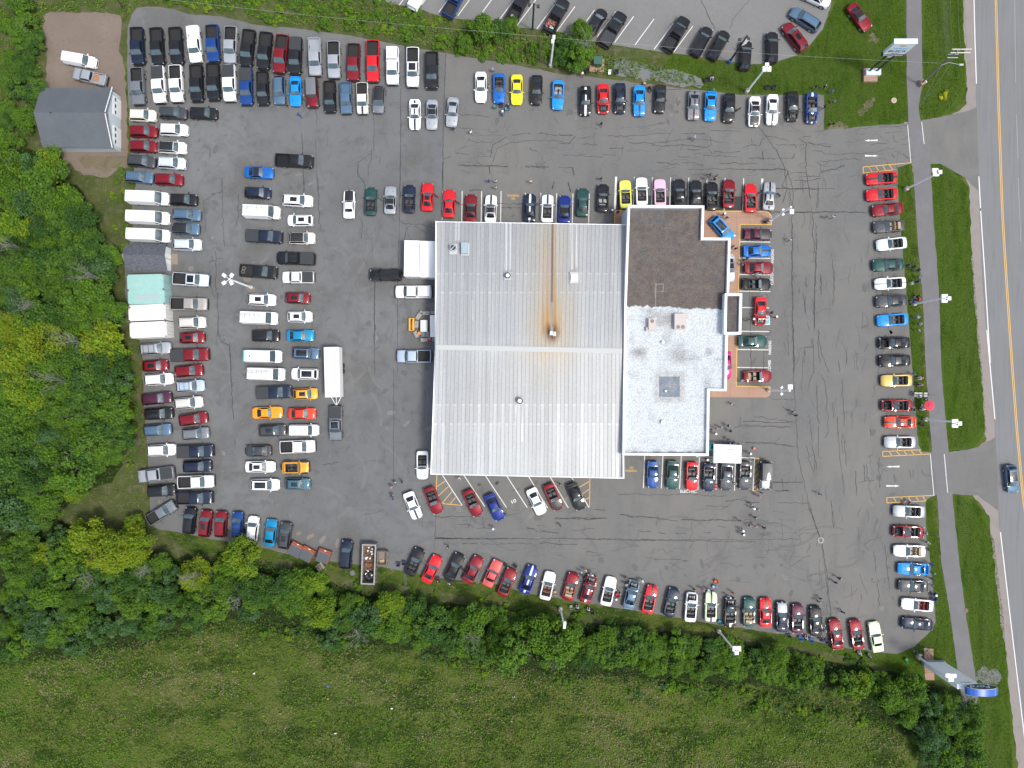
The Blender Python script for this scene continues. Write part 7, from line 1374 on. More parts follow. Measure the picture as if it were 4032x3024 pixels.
CARS = """NP1 P navy A 877 357 273|NP1 P black A 1033 360 274|NP1 P black A 1182 357 274|NP1 P white A 1327 345 276 0 b:body|NP1 P blue A 1472 338 273|NP1 P silver A 1612 350 268|NP1 P black A 1745 375 264|NP1 P black A 1880 395 264|NP1 P red A 2008 420 264 300|NP1 PT black A 2122 435 268|NP1 P silver B 177 443 272 300 b:body|NP1 P silver B 328 467 271|NP1 P red B 482 485 269|NP1 P bred B 635 477 270 325|NP1 PC white B 790 517 270|NP1 P white B 950 525 270 310 pano|NP1 P black B 1100 550 270
NP2 P grey A 880 675 273|NP2 PT white A 1045 662 274|NP2 P white A 1183 655 273|NP2 P black A 1343 650 272|NP2 P black A 1475 640 272|NP2 PT white A 1602 650 272|NP2 PT blue A 1735 677 271|NP2 P black A 1865 690 272 262|NP2 S slate A 1997 707 271 225|NP2 C sky A 2128 722 270 230|NP2 J red B 157 725 273 225 r:grey|NP2 P black B 295 757 271 248|NP2 P slate B 422 767 272 248 b:body|NP2 P cream B 552 770 271 245 sh:black|NP2 S grey B 683 782 266 214 r:black|X C white B 968 905 270 235 s:navy,lab=white coupe with navy stripes below the second truck row|X C silver B 1103 907 269 230 r:fab,lab=silver coupe with black soft top right of the navy striped coupe|X C silver B 1263 887 266 228 lab=plain silver coupe below the gap between truck row and white coupe
WA S cream A 920 907 358 215|WB S dgrey A 1160 887 358 220|X S black A 1400 890 358 220 lab=black suv ending the short row below the second truck row|WA S red A 925 1033 359 220|WB S white A 1165 1020 358 226|WA S red A 925 1150 359 220|WB S white A 1152 1160 357 226 r:black|WA S dgrey A 910 1267 355 222|WB S ice A 1148 1283 357 224|WA S slate A 893 1393 356 222|WB S red A 1127 1412 358 220|WA N white A 962 1555 358 318|WB S black A 1240 1570 358 222
WA N white E 245 310 358 318|WB S slate E 548 290 358 225|WA N white E 248 450 358 318|WB S slate E 540 400 358 218 r:black|WB S ice E 553 525 359 226|WB P ice E 580 800 356 285 pano|WB P taupe E 565 993 359 290|WB S pearl E 590 1140 2 222|WB H red E 596 1260 2 200 sun|WA S silver E 300 1345 4 252 rails|WB PT red E 570 1395 2 300|WA H red E 305 1480 3 202 sun|WB S red E 563 1520 5 226|WA S white E 328 1587 4 230|WB S bluesil F 576 440 3 228 rails
WA S purple F 310 538 6 240|WB S pearl F 563 572 5 228|WA S black F 326 658 3 228 sun|WB S red F 599 700 8 228|WA S slate F 317 787 4 220|WB S grey F 618 815 4 215|WA S white F 350 945 3 230|WB PT navy F 613 955 2 288|WB S navy F 630 1073 2 228|WA PT silver F 305 1138 187 282|WA S black F 347 1265 4 225|WB P white F 620 1195 2 285|WB P navy F 608 1323 1 285|X P grey F 345 1440 32 250 lab=grey pickup parked slanting at the bottom left lot corner
SW S black F 570 1502 84 214|SW S red F 695 1525 83 215 sun|SW S red F 817 1530 87 210|SW S blue F 950 1533 89 205 rails|SW H white F 1072 1565 84 205|SW D turq O 1133 595 84 218|SW S dgrey O 1243 620 83 212 sun|X S navy O 1725 770 85 230 lab=dark navy suv between the red dumpsters and the open skip
X P black A 2114 1263 357 295 b:body,lab=old black pickup with pale bed rails below the second truck row|MA C azure A 1843 1360 358 226 r:fab|MA H navy A 1832 1520 357 208|MB S white E 1420 178 357 246 sun|MA N white E 1138 265 358 280 ladder|MB H white E 1445 337 180 203 sun|MA PT navy E 1157 460 357 285|MB S cream E 1455 475 0 212 r:black|MB PT black E 1406 633 178 298|MA P black E 1112 737 356 292|MB PT white E 1425 782 180 250|MA S white E 1140 960 358 222 sun|MB H red E 1426 948 358 195 sun|MA N white E 1118 1102 358 280 ladder|MB H white E 1443 1095 0 196 sun|MA S black E 1170 1243 0 218|MB D turq E 1447 1243 1 218|MA N white E 1150 1405 359 283 ventd,tealend|MB S slate E 1487 1382 358 215 pano|MA N white E 1175 1545 358 282 ladder|MB S white E 1478 1545 179 215 pano
MA PT navy F 1235 490 2 280|MB H amber F 1488 502 2 195 sun|MA C orange F 1190 650 2 233|MB D orangered F 1461 657 0 220|MA S dgrey F 1224 790 2 218 sun|MB n white F 1476 788 0 228|MA D dgrey F 1114 950 180 212|MB P white F 1422 918 2 278 bar|MA D white F 1132 1075 0 236 sun|MB JO amber F 1407 1083 1 205|MA S white F 1165 1218 0 232 pano|MB H teal F 1426 1210 0 202 sun|X PT grey F 1722 733 270 270 pano,lab=grey pickup with black bed cover below the white cargo trailer
GN M white G 150 330 90 225 h:black|GN V green G 320 307 88 224|GN C silver G 475 297 88 224 r:fab|GN V navy G 623 287 88 224|GN C bred G 768 272 88 226 dr,pano|GN C bred G 937 325 88 226 dr|GN C red G 1108 360 88 222 r:fab|GN C white G 1265 365 88 222 sh:black,r:glass|GN C navy G 1572 357 88 224 s:white|GN V white G 1710 363 88 224 sh:black|GN C royal G 1845 370 88 222 r:fab|GN C green G 1988 315 88 226|GN V black G 2147 280 88 222 in:grey
X J black G 437 885 180 248 lab=black off-roader with flat dark roof left of the white container pair|X PC white G 655 1017 180 285 lab=white pickup with tall cap below the white container pair|X P bluesil G 660 1525 180 270 lab=silver blue pickup facing left beside the garage wall|X V white P 527 1062 270 226 lab=white convertible at the lower left corner of the garage
GS C white P 452 1380 291 224 sh:black|GS V red P 613 1340 292 222|GS V red P 923 1360 294 222|GS C royal P 1095 1393 296 224|GS C white P 1425 1348 295 224|GS V red P 1558 1313 294 222 h:black|GS C black P 1738 1308 292 224
SN V lemon H 325 250 92 224|SN V white H 453 228 91 224|SN V pink H 597 240 91 222|SN C black H 750 242 92 224|SN C black H 880 250 91 224|SN V black H 1006 265 90 226|SN V red H 1138 245 88 226|SN V bred H 1310 280 90 228|SN C silver H 1456 265 86 228 s:black,dl,dr
X S sky H 1088 520 312 228 pano,lab=bright sky blue suv on the terracotta paving|SE M maroon H 1368 565 358 220 h:black|SE C azure H 1362 697 2 222 sh:black|SE C red H 1375 830 0 228 s:black|SE V black H 1357 958 359 228|SE C bred H 1388 1172 269 226 ho|SE C green H 1325 1408 0 232|SE V red L 1365 363 2 224 in:tan|X C silver H 1138 835 271 222 r:fab,lab=silver coupe half hidden under the right showroom roof edge|X C magenta L 1112 275 271 222 lab=magenta coupe half hidden under the lower right showroom roof edge
SS M blue L 540 1137 270 216|SS C green L 695 1140 268 226|SS V bred L 850 1150 270 226|SS V navy L 982 1158 268 224|SS C dgrey L 1120 1150 268 226|SS V dgrey L 1267 1145 268 226|SS J dgrey L 1432 1145 269 220 r:dgrey,h:silver
RC V bred I 1088 205 184 242 s:black|RC V bred I 1090 332 184 242|RC C red I 1133 450 186 238|RC V dgrey I 1145 583 184 242 in:tan|RC V ice I 1167 722 186 236|RC C green I 1140 885 183 242|RC V white I 1157 1033 183 242 s:silver|RC C dgrey I 1165 1170 184 242 r:black|RC V sky I 1175 1320 184 242|RC C black J 1187 100 181 242 ho|RC C black J 1190 240 182 242 r:black|RC V gold J 1205 397 181 240|RC V red J 1208 593 180 240 ho|RC C orangered J 1232 725 180 242 s:black|RC V silver J 1232 882 180 242|RC V silver J 1303 1427 178 244 dr|RC V red J 1298 1587 178 244 ho|RC V white K 1308 398 179 246 in:tan|RC C sky K 1336 540 178 236 bo|RC C dgrey K 1338 675 178 234|RC V white K 1370 822 175 246 in:red|RC C navy K 1367 972 176 242|X H slate J 2112 1170 276 222 pano,lab=slate blue hatchback driving down the road at the right edge
BR V black N 265 825 67 232 |BR C bred N 402 880 64 228|BR C black N 578 865 65 232 dr|BR C red N 725 885 63 228|BR M salmon N 880 915 65 225|BR V red N 993 985 68 232|BR C royal N 1162 962 71 230 s:ice|BR V white N 1313 1012 77 226 in:brown|BR V red N 1493 1018 75 222 in:tan|BR C red N 1636 1037 73 230 s:white,ho|BR V white N 1792 1055 77 232|BR C slate N 1972 1080 76 232 ho|BR V bred N 2117 1120 77 228 s:black|BR V navy M 688 742 78 232|BR V white M 842 780 85 232 ho|BR V mint M 998 777 88 234 s:black|BR V black M 1150 820 88 232 s:white,ho|BR V green M 1298 818 88 230 in:tan|BR C bred M 1427 822 90 230 sh:black|BR C navy M 1558 857 90 240 h:silver|BR V purple M 1680 870 89 232|BR C black M 1823 890 91 238|BR C red M 1982 992 97 240|BR V red M 2145 995 98 238|BR M mint K 1045 1075 99 242
TR C white B 1487 690 270 236 scoop|TR V azure B 1630 697 270 234 scoop|TR C yellow B 1770 710 270 232|TR C black B 1925 712 268 230|TR V sky B 2095 750 268 230 in:grey|TR C black C 210 797 270 230 s:white|TR C bred C 350 782 270 228 ho|TR C navy C 481 777 270 236 ho|TR C sky C 634 797 270 236 sh:black|TR M black C 797 780 267 224|TR C grey C 1063 830 268 232 s:maroon|TR C sky C 1195 838 268 232 bo|TR C black C 1341 853 268 228 r:fab,dl|TR C white C 1540 882 268 232 h:black,r:glass|TR C white C 1680 867 269 236 sh:dgrey|TR C black C 1840 840 270 232 ho|TR V blue C 1992 852 270 240 s:white,ho
NL H white B 705 -112 62 220|NL n white B 1003 -50 62 270|NL P blue B 1283 -5 62 285|NL P black B 1785 42 62 285|NL P black B 2083 118 62 290|NL D black C 300 172 59 226|NL PT black C 430 225 59 296|NL P black C 930 263 60 294|NL S black C 1128 323 62 250|NL S black C 1262 352 61 250|NL S black C 1472 432 86 232|NL S black C 1683 370 90 246|NL S red C 1862 287 127 255 sun|NL S slate C 1945 148 147 262|NL S white C 2025 -28 336 250|X C red D 915 137 308 240 r:fab,lab=dark red coupe with black roof parked on the lawn
X n white A 425 470 350 258 lab=white small van on the big gravel pad|X P silver A 500 600 167 265 b:body,lab=silver pickup loaded with an orange pallet on the gravel pad"""
VEH = []
for ln in CARS.split('\n'):
    for rec in ln.split('|'):
        lab = None
        if 'lab=' in rec: rec, lab = rec.split('lab=')
        w = rec.replace(',', ' ').split(); row, ty, c, tile, X, Y, hd = w[:7]; X, Y, hd = float(X), float(Y), float(hd)
        Lp = 0; op = w[7:]
        if op and op[0].replace('.', '').isdigit(): Lp = float(op[0]); op = op[1:]
        if ty == 'PT': op.append('cover')
        if ty == 'PC': op.append('cap')
        t, kind, nm, cat, L0 = TYP[ty]
        zc = {'pickup': 1.15, 'van': 1.5, 'minivan': 1.1, 'suv': 1.0, 'jeep': 1.1}.get(t, .7)
        x, y = TT(tile, X, Y, zc); o = vehicle(t, kind, c, op, nm); o.location = (x, y, .022 if tile + row != 'AX' or Y > 700 else .012); o.rotation_euler = (0, 0, R(hd))
        kL = (Lp / 2 * S * (H - zc) / H / V[t]['L']) if Lp else 1.0
        if t == 'pickup' and Lp and Lp < 270: o.scale = (kL, .92, .92)
        else: o.scale = (kL, 1.0 if t != 'suv' or kL > .9 else .96, 1)
        if t == 'van': o.scale = (kL, 1, 1 if kL > 1 else .95)
        oo = dict(q.split(':') for q in op if ':' in q)
        desc = CW[c] + (' old' if ty == 'M' else '') + ' ' + cat; ex = ''
        if ty == 'P': ex = 'with open bed'
        if ty == 'PT': ex = 'with black bed cover'
        if ty == 'PC': ex = 'with tall bed cap'
        if ty == 'V': ex = {'tan': 'with tan seats', 'brown': 'with brown seats', 'red': 'with red seats'}.get(oo.get('in'), 'with open top')
        if 's' in oo: ex = 'with %s stripes' % {'ice': 'silver'}.get(oo['s'], oo['s'])
        if 'sh' in oo or oo.get('h'): ex = 'with %s hood' % {'dgrey': 'grey'}.get(oo.get('h') or oo.get('sh'), oo.get('h') or oo.get('sh')) if 'h' in oo else 'with black hood stripe'
        if 'r' in oo: ex = {'fab': 'with black soft top', 'black': 'with black roof', 'grey': 'with grey roof', 'dgrey': 'with grey roof and silver hood', 'glass': 'with black roof'}[oo['r']]
        if 'sun' in op: ex = 'with sunroof'
        if 'pano' in op: ex = 'with glass roof'
        if 'rails' in op: ex = 'with roof bars'
        if 'ladder' in op: ex = 'with ladder rack'
        if 'ventd' in op: ex = 'with teal rear edge'
        if 'ho' in op: ex = 'with raised hood'
        if 'dl' in op or 'dr' in op: ex = 'with open door'
        if ty == 'JO': ex = 'with open top'
        VEH.append(dict(o=o, row=row, x=x, y=y, desc=(desc + ' ' + ex).strip(), cat=cat, lab=lab))
for row, (ph, ax, grp) in ROWS.items():
    L_ = [v for v in VEH if v['row'] == row]
    if ph is None:
        for v in L_: tag(v['o'], v['lab'].strip(), v['cat'])
        continue
    L_.sort(key=lambda v: v['x'] if ax == 'x' else -v['y'])
    for i, v in enumerate(L_): tag(v['o'], '%s, %s from %s %s' % (v['desc'], ORD[i], 'left' if ax == 'x' else 'top', ph), v['cat'], grp)
print('VEHICLES', len(VEH))
# loads lying in truck beds
def load(tile, X, Y, h): x, y = TT(tile, X, Y, h); return x, y, h
def tyre(x, y, z, lb):
    o = new('car_tyre', None, None, (x, y, z)); tag(o, lb, 'tyre', 'tyres in the truck bed'); m_ = MB(); n_ = 18
    for k in range(n_):
        a, b = 2 * math.pi * k / n_, 2 * math.pi * (k + 1) / n_; m_.tube((.25 * math.cos(a), .25 * math.sin(a), .1), (.25 * math.cos(b), .25 * math.sin(b), .1), .09, .09, 0, 8, False)
    m_.build('tread', [mat('dusty_rubber', (.14, .13, .11), .9)], o)
for Y, lb in ((714, 'upper loose tyre in the open bed of the black pickup'), (740, 'lower loose tyre in the open bed of the black pickup')): tyre(*load('E', 1003 - (Y - 714) * .3, Y, .78), lb)
x, y, z = load('A', 552, 612, .8); o = new('orange_pallet', None, None, (x, y, z), R(-8)); tag(o, 'orange plastic pallet lying in the silver pickup bed', 'pallet'); m_ = MB(); [m_.box((0, -.45 + k * .18, .06), (1.0, .09, .06)) for k in range(6)]; [m_.box((k, 0, .02), (.09, 1.0, .06)) for k in (-.45, 0, .45)]; m_.build('deck', [mat('orange_plastic', (.55, .20, .05), .6)], o)
x, y, z = load('B', 1733, 128, .8); o = new('spare_wheel', None, None, (x, y, z)); tag(o, 'spare wheel lying in the black pickup bed in the upper lot', 'wheel'); MB().tube((0, 0, 0), (0, 0, .2), .36, .36, 0, 22).tube((0, 0, .01), (0, 0, .215), .22, .22, 1, 16).build('wheel', [black_m, rim_m], o)
x, y, z = load('B', 2030, 190, .8); m_ = MB(); r = random.Random(3); [m_.box((r.uniform(-.5, .5), r.uniform(-.7, .7), .05 + r.random() * .3), (r.uniform(.2, .7), r.uniform(.05, .3), .05), r.randrange(3), r.uniform(0, 3), r.uniform(-.4, .4)) for _ in range(26)]; o = m_.build('mixed_scrap', [mat('scrap_brown', (.22, .12, .07), .9), galv_m, mat('scrap_red', (.30, .06, .04), .7)], None, (x, y, z), R(62)); tag(o, 'pile of mixed scrap in the black pickup bed of the upper lot', 'scrap', None, 'stuff')
# ------------------------------------------------------------------ people
SKIN = [mat('skin_light', (.52, .33, .24), .6), mat('skin_tan', (.38, .22, .15), .6)]
CL = {'black': (.015, .015, .018), 'navy': (.018, .028, .075), 'blue': (.03, .10, .38), 'ltblue': (.28, .42, .58), 'white': (.74, .74, .76), 'grey': (.24, .25, .26), 'maroon': (.18, .02, .035), 'red': (.50, .03, .04), 'pink': (.60, .22, .30), 'lavender': (.45, .38, .58), 'purple': (.14, .08, .20), 'teal': (.03, .22, .26), 'green': (.03, .28, .08), 'mint': (.45, .65, .50), 'tan': (.40, .28, .16), 'olive': (.14, .14, .08), 'cream': (.70, .62, .42), 'cyan': (.05, .42, .55), 'jeans': (.06, .10, .19), 'orange': (.62, .12, .03)}
def cloth(c): return mat('cloth_' + c, CL[c], .85)
shoe = mat('shoe', (.35, .34, .33), .7); hairm = {'brown': mat('hair_brown', (.07, .04, .025), .7), 'grey': mat('hair_grey', (.35, .33, .31), .7), 'blond': mat('hair_blond', (.38, .27, .12), .7), 'dark': mat('hair_dark', (.018, .014, .012), .7), 'red': mat('hair_red', (.30, .03, .03), .7)}
def person_mesh(pose):
    V_, E_, Rd = [], [], []
    def add(p, r, par=None):
        V_.append(p); Rd.append(r); i = len(V_) - 1
        if par is not None: E_.append((par, i))
        return i
    sit = pose == 'sit'; lean = {'lean': .42, 'sit': -.10}.get(pose, .03); hz = .50 if sit else .93
    def T_(x, y, z): # torso coordinates rotated forward by lean round the pelvis
        return (x * math.cos(lean) + z * math.sin(lean), y, hz + z * math.cos(lean) - x * math.sin(lean))
    pel = add((0, 0, hz), .135); ab = add(T_(0, 0, .16), .125, pel); ch = add(T_(0, 0, .36), .145, ab); nk = add(T_(0, 0, .52), .062, ch); j = add(T_(.015, 0, .60), .065, nk); hd = add(T_(.02, 0, .68), .098, j); hd2 = add(T_(.02, 0, .77), .090, hd)
    for s in (-1, 1):
        sh = add(T_(0, s * .17, .45), .068, ch)
        if pose == 'walk': el, wr_ = (T_(-s * .10, s * .23, .18)), (T_(.10 - s * .05, s * .23, -.05))
        elif sit: el, wr_ = T_(.08, s * .24, .20), T_(.30, s * .18, .10)
        elif pose == 'lean': el, wr_ = T_(.22, s * .22, .22), T_(.42, s * .12, .12)
        elif pose == 'phone': el, wr_ = (T_(.10, s * .24, .20), T_(.26, s * .08, .36)) if s > 0 else (T_(.0, s * .23, .18), T_(.04, s * .24, -.06))
        else: el, wr_ = T_(.0, s * .235, .18), T_(.06, s * .24, -.06)
        e = add(el, .044, sh); w = add(wr_, .028, e); d = (Vector(wr_) - Vector(el)).normalized(); u = Vector((0, 1, 0)) if abs(d.y) < .8 else Vector((1, 0, 0)); side = d.cross(u).normalized()
        pm = add(tuple(Vector(wr_) + d * .07), .030, w)
        for k, ln in enumerate((.070, .082, .076, .060)):
            b = Vector(wr_) + d * .10 + side * (k - 1.5) * .021; f1 = add(tuple(b), .0095, pm); add(tuple(b + d * ln * .8 - Vector((0, s * .012, 0))), .008, f1)
        t1 = add(tuple(Vector(wr_) + d * .05 + side * -.045), .010, pm); add(tuple(Vector(wr_) + d * .085 + side * -.06), .009, t1)
        hp = add((0, s * .09, hz - .05), .098, pel)
        if sit: kn, an = (.42, s * .12, hz + .0), (.44, s * .13, .09)
        elif pose == 'walk': kn, an = (.02 + s * .14, s * .10, .50), (.0 + s * .26 - .06, s * .10, .10)
        else: kn, an = (.02, s * .11, .50), (-.01, s * .12, .10)
        k_ = add(kn, .060, hp); a_ = add(an, .040, k_); add((an[0] + .14, an[1] + s * .02, .045), .040, a_)
    me = bpy.data.meshes.new('person_rig'); me.from_pydata(V_, E_, []); o = bpy.data.objects.new('person_rig', me); col.objects.link(o)
    md = o.modifiers.new('s', 'SKIN'); md.use_smooth_shade = True
    for i, r in enumerate(Rd): me.skin_vertices[0].data[i].radius = (r, r * (1.25 if i in (0, 1, 2) else 1)) if False else (r, r)
    me.skin_vertices[0].data[0].use_root = True
    sb = o.modifiers.new('d', 'SUBSURF'); sb.levels = 1; sb.render_levels = 1
    bpy.context.view_layer.update(); dg = bpy.context.evaluated_depsgraph_get(); out = bpy.data.meshes.new_from_object(o.evaluated_get(dg)); bpy.data.objects.remove(o)
    out.name = 'body'; out.materials.clear()
    for _ in range(5): out.materials.append(SKIN[0])
    nkz = T_(0, 0, .50)
    for p in out.polygons:
        c = p.center; ly = abs(c.y)
        # undo lean to get torso coordinates
        dx, dz = c.x, c.z - hz; tz = dz * math.cos(lean) + dx * math.sin(lean); tx = dx * math.cos(lean) - dz * math.sin(lean)
        m_ = 0
        if sit: leg = (c.x > .08 and c.z < hz + .10 and tz < .16 and not (ly > .14 and tx > .2 and c.z > hz + .04)) or c.z < hz - .02 or tz < .0
        else: leg = tz < .02 and ly < .215 or c.z < .6
        if leg:
            m_ = 2; kz = .46
            if c.z < kz: m_ = 4
            if c.z < .10: m_ = 3
        elif tz < .53 and (ly < .20 or (tz > .22 and tx < .12)): m_ = 1
        p.material_index = m_; p.use_smooth = True
    # nose and ears give the head a face
    bm = bmesh.new(); bm.from_mesh(out)
    for q, r_ in ((T_(.125, 0, .70), .018), (T_(.02, .10, .71), .022), (T_(.02, -.10, .71), .022)):
        bmesh.ops.create_icosphere(bm, subdivisions=1, radius=r_, matrix=Matrix.Translation(q))
    bm.to_mesh(out); bm.free()
    hpz = T_(.01, 0, .745); return out, hpz, lean
PB = {p: person_mesh(p) for p in ('stand', 'walk', 'sit', 'lean', 'phone')}
hairme = MB().sphere((0, 0, 0), .112, 0, 12, 8, (1.02, .98, 1.0), -.25).mesh('hair', [hairm['brown']], 60)
hatme = MB().sphere((0, 0, .0), .118, 0, 12, 6, (1.02, 1, .95), 0).tube((.02, 0, .0), (.02, 0, .015), .17, .17, 0, 16).mesh('hat', [white_m], 40)
eyeme = MB().sphere((.096, .034, 0), .010, 0, 6, 4).sphere((.096, -.034, 0), .010, 0, 6, 4).box((.10, 0, -.065), (.012, .05, .010)).mesh('face', [dark_m])
PEOPLE = """A 2070 835 black s|A 2160 907 blue w|B 90 775 olive l|B 1580 553 ltblue s|B 1552 683 ltblue s|B 1657 887 ltblue sit h|B 1702 838 navy sit|B 1273 1020 navy w|B 1410 1045 white w|B 1550 1428 blue s|B 1602 1430 white s|B 1601 1480 cream s|B 1877 1432 white w
C 132 540 navy sit h|C 150 530 blue sit h|C 183 590 pink w h|C 720 700 black sit r|C 335 980 black w|C 1062 1088 lavender w|C 1205 615 lavender sit|C 1212 712 teal l|C 332 1408 navy w|C 1187 1378 navy w|C 1163 1405 grey w|C 1242 1388 pink s|C 1226 1412 black s|C 2020 690 black w|C 2088 688 black w|C 2150 720 grey w|C 2168 797 grey s|C 2090 845 navy w
H 218 388 black s h|H 265 392 navy s|H 1095 410 black s h|H 1122 437 blue s|H 1385 373 navy s|H 1427 468 black sit|H 1165 665 black s|H 1190 680 black s|H 1250 772 maroon s|H 1272 803 pink s|H 1345 880 grey l|H 1275 742 purple s|H 1615 607 white w|H 1908 430 teal w|H 1955 427 white w|H 1472 1183 black w|H 1505 1218 maroon w h|H 1285 1243 tan s|H 1322 1238 navy s h
L 1230 400 ltblue l|L 1165 582 white w|L 1638 640 maroon w|L 1662 670 black w|L 1130 752 black s|L 1070 762 blue s|L 1037 773 red s|L 993 780 blue s|L 1030 814 blue s h|L 1148 793 navy s|L 1133 857 grey s|L 1105 884 purple s|L 1137 890 navy s|L 1167 888 black s|L 1208 895 teal s|L 1000 893 cyan s|L 1300 968 navy w h|L 1323 1015 teal s|L 962 1015 maroon s h|L 988 1028 mint s|L 1355 1293 pink s|L 1388 1277 black s|L 1372 1310 lavender s|L 1850 1287 teal w|L 1322 1372 white s|L 1325 1403 white s h|L 1360 1408 grey s|L 1343 1475 navy w|L 1220 1497 grey w|L 1298 1537 navy w|L 1343 1540 pink w|L 1412 1553 navy w|L 1243 1572 ltblue w h|L 1243 1603 black w h|L 1196 1213 grey l
M 325 552 tan s|M 347 560 olive s|M 328 600 white s|M 460 570 white l|M 280 668 black s|M 250 712 pink s h|M 864 637 maroon s|M 930 640 pink s|M 973 637 white l|M 1165 662 red s|M 1130 690 ltblue s|M 1240 805 tan l|M 1857 710 black w|M 1842 733 grey w|M 2003 550 navy w|M 1973 583 navy w|M 2030 815 navy w|M 1892 928 white l|M 1885 962 ltblue s|M 1747 1022 white sit|M 1868 1032 navy sit|M 2165 1143 white sit
K 992 1222 grey sit|K 1355 1190 navy w|K 1385 1212 white w|K 1425 1165 white w|K 1440 257 lavender l|K 1447 330 white s|K 1452 380 black l|K 1475 500 blue s|K 1490 570 green s|K 1475 612 blue s|K 1495 672 grey l|K 1502 742 navy sit h|K 1507 782 navy sit
N 112 200 white s|N 166 192 black s|N 87 233 pink s|N 92 300 grey s|N 98 326 blue s|N 612 160 white l|N 885 560 blue w h|N 1412 212 black s|N 1415 540 ltblue w|N 526 703 black s|N 450 967 maroon sit|N 535 992 white s|N 1575 900 white s|N 1608 885 cream s|N 1642 930 grey l|N 1600 942 navy s|N 1545 1183 white sit|N 1632 1200 white sit
I 1300 888 purple s|I 1337 903 navy s|I 1370 930 black s|I 1385 980 ltblue s|I 1320 1033 white s|I 1365 1020 navy s|I 1368 1140 black sit|I 1338 1180 blue sit|I 1368 1300 white s|I 1382 1353 lavender s|I 1378 1403 cream s
J 1342 343 grey s|J 1393 378 white sit|J 1390 430 grey sit|J 1432 540 navy l|J 1348 628 navy l|J 1410 620 white sit h|J 1388 517 white l"""
POSE = {'s': 'stand', 'w': 'walk', 'sit': 'sit', 'l': 'lean'}; PW = {'stand': 'standing', 'walk': 'walking', 'sit': 'seated', 'lean': 'bending', 'phone': 'standing'}
CWORD = {'ltblue': 'light blue', 'jeans': 'denim', 'olive': 'olive', 'cream': 'cream'}
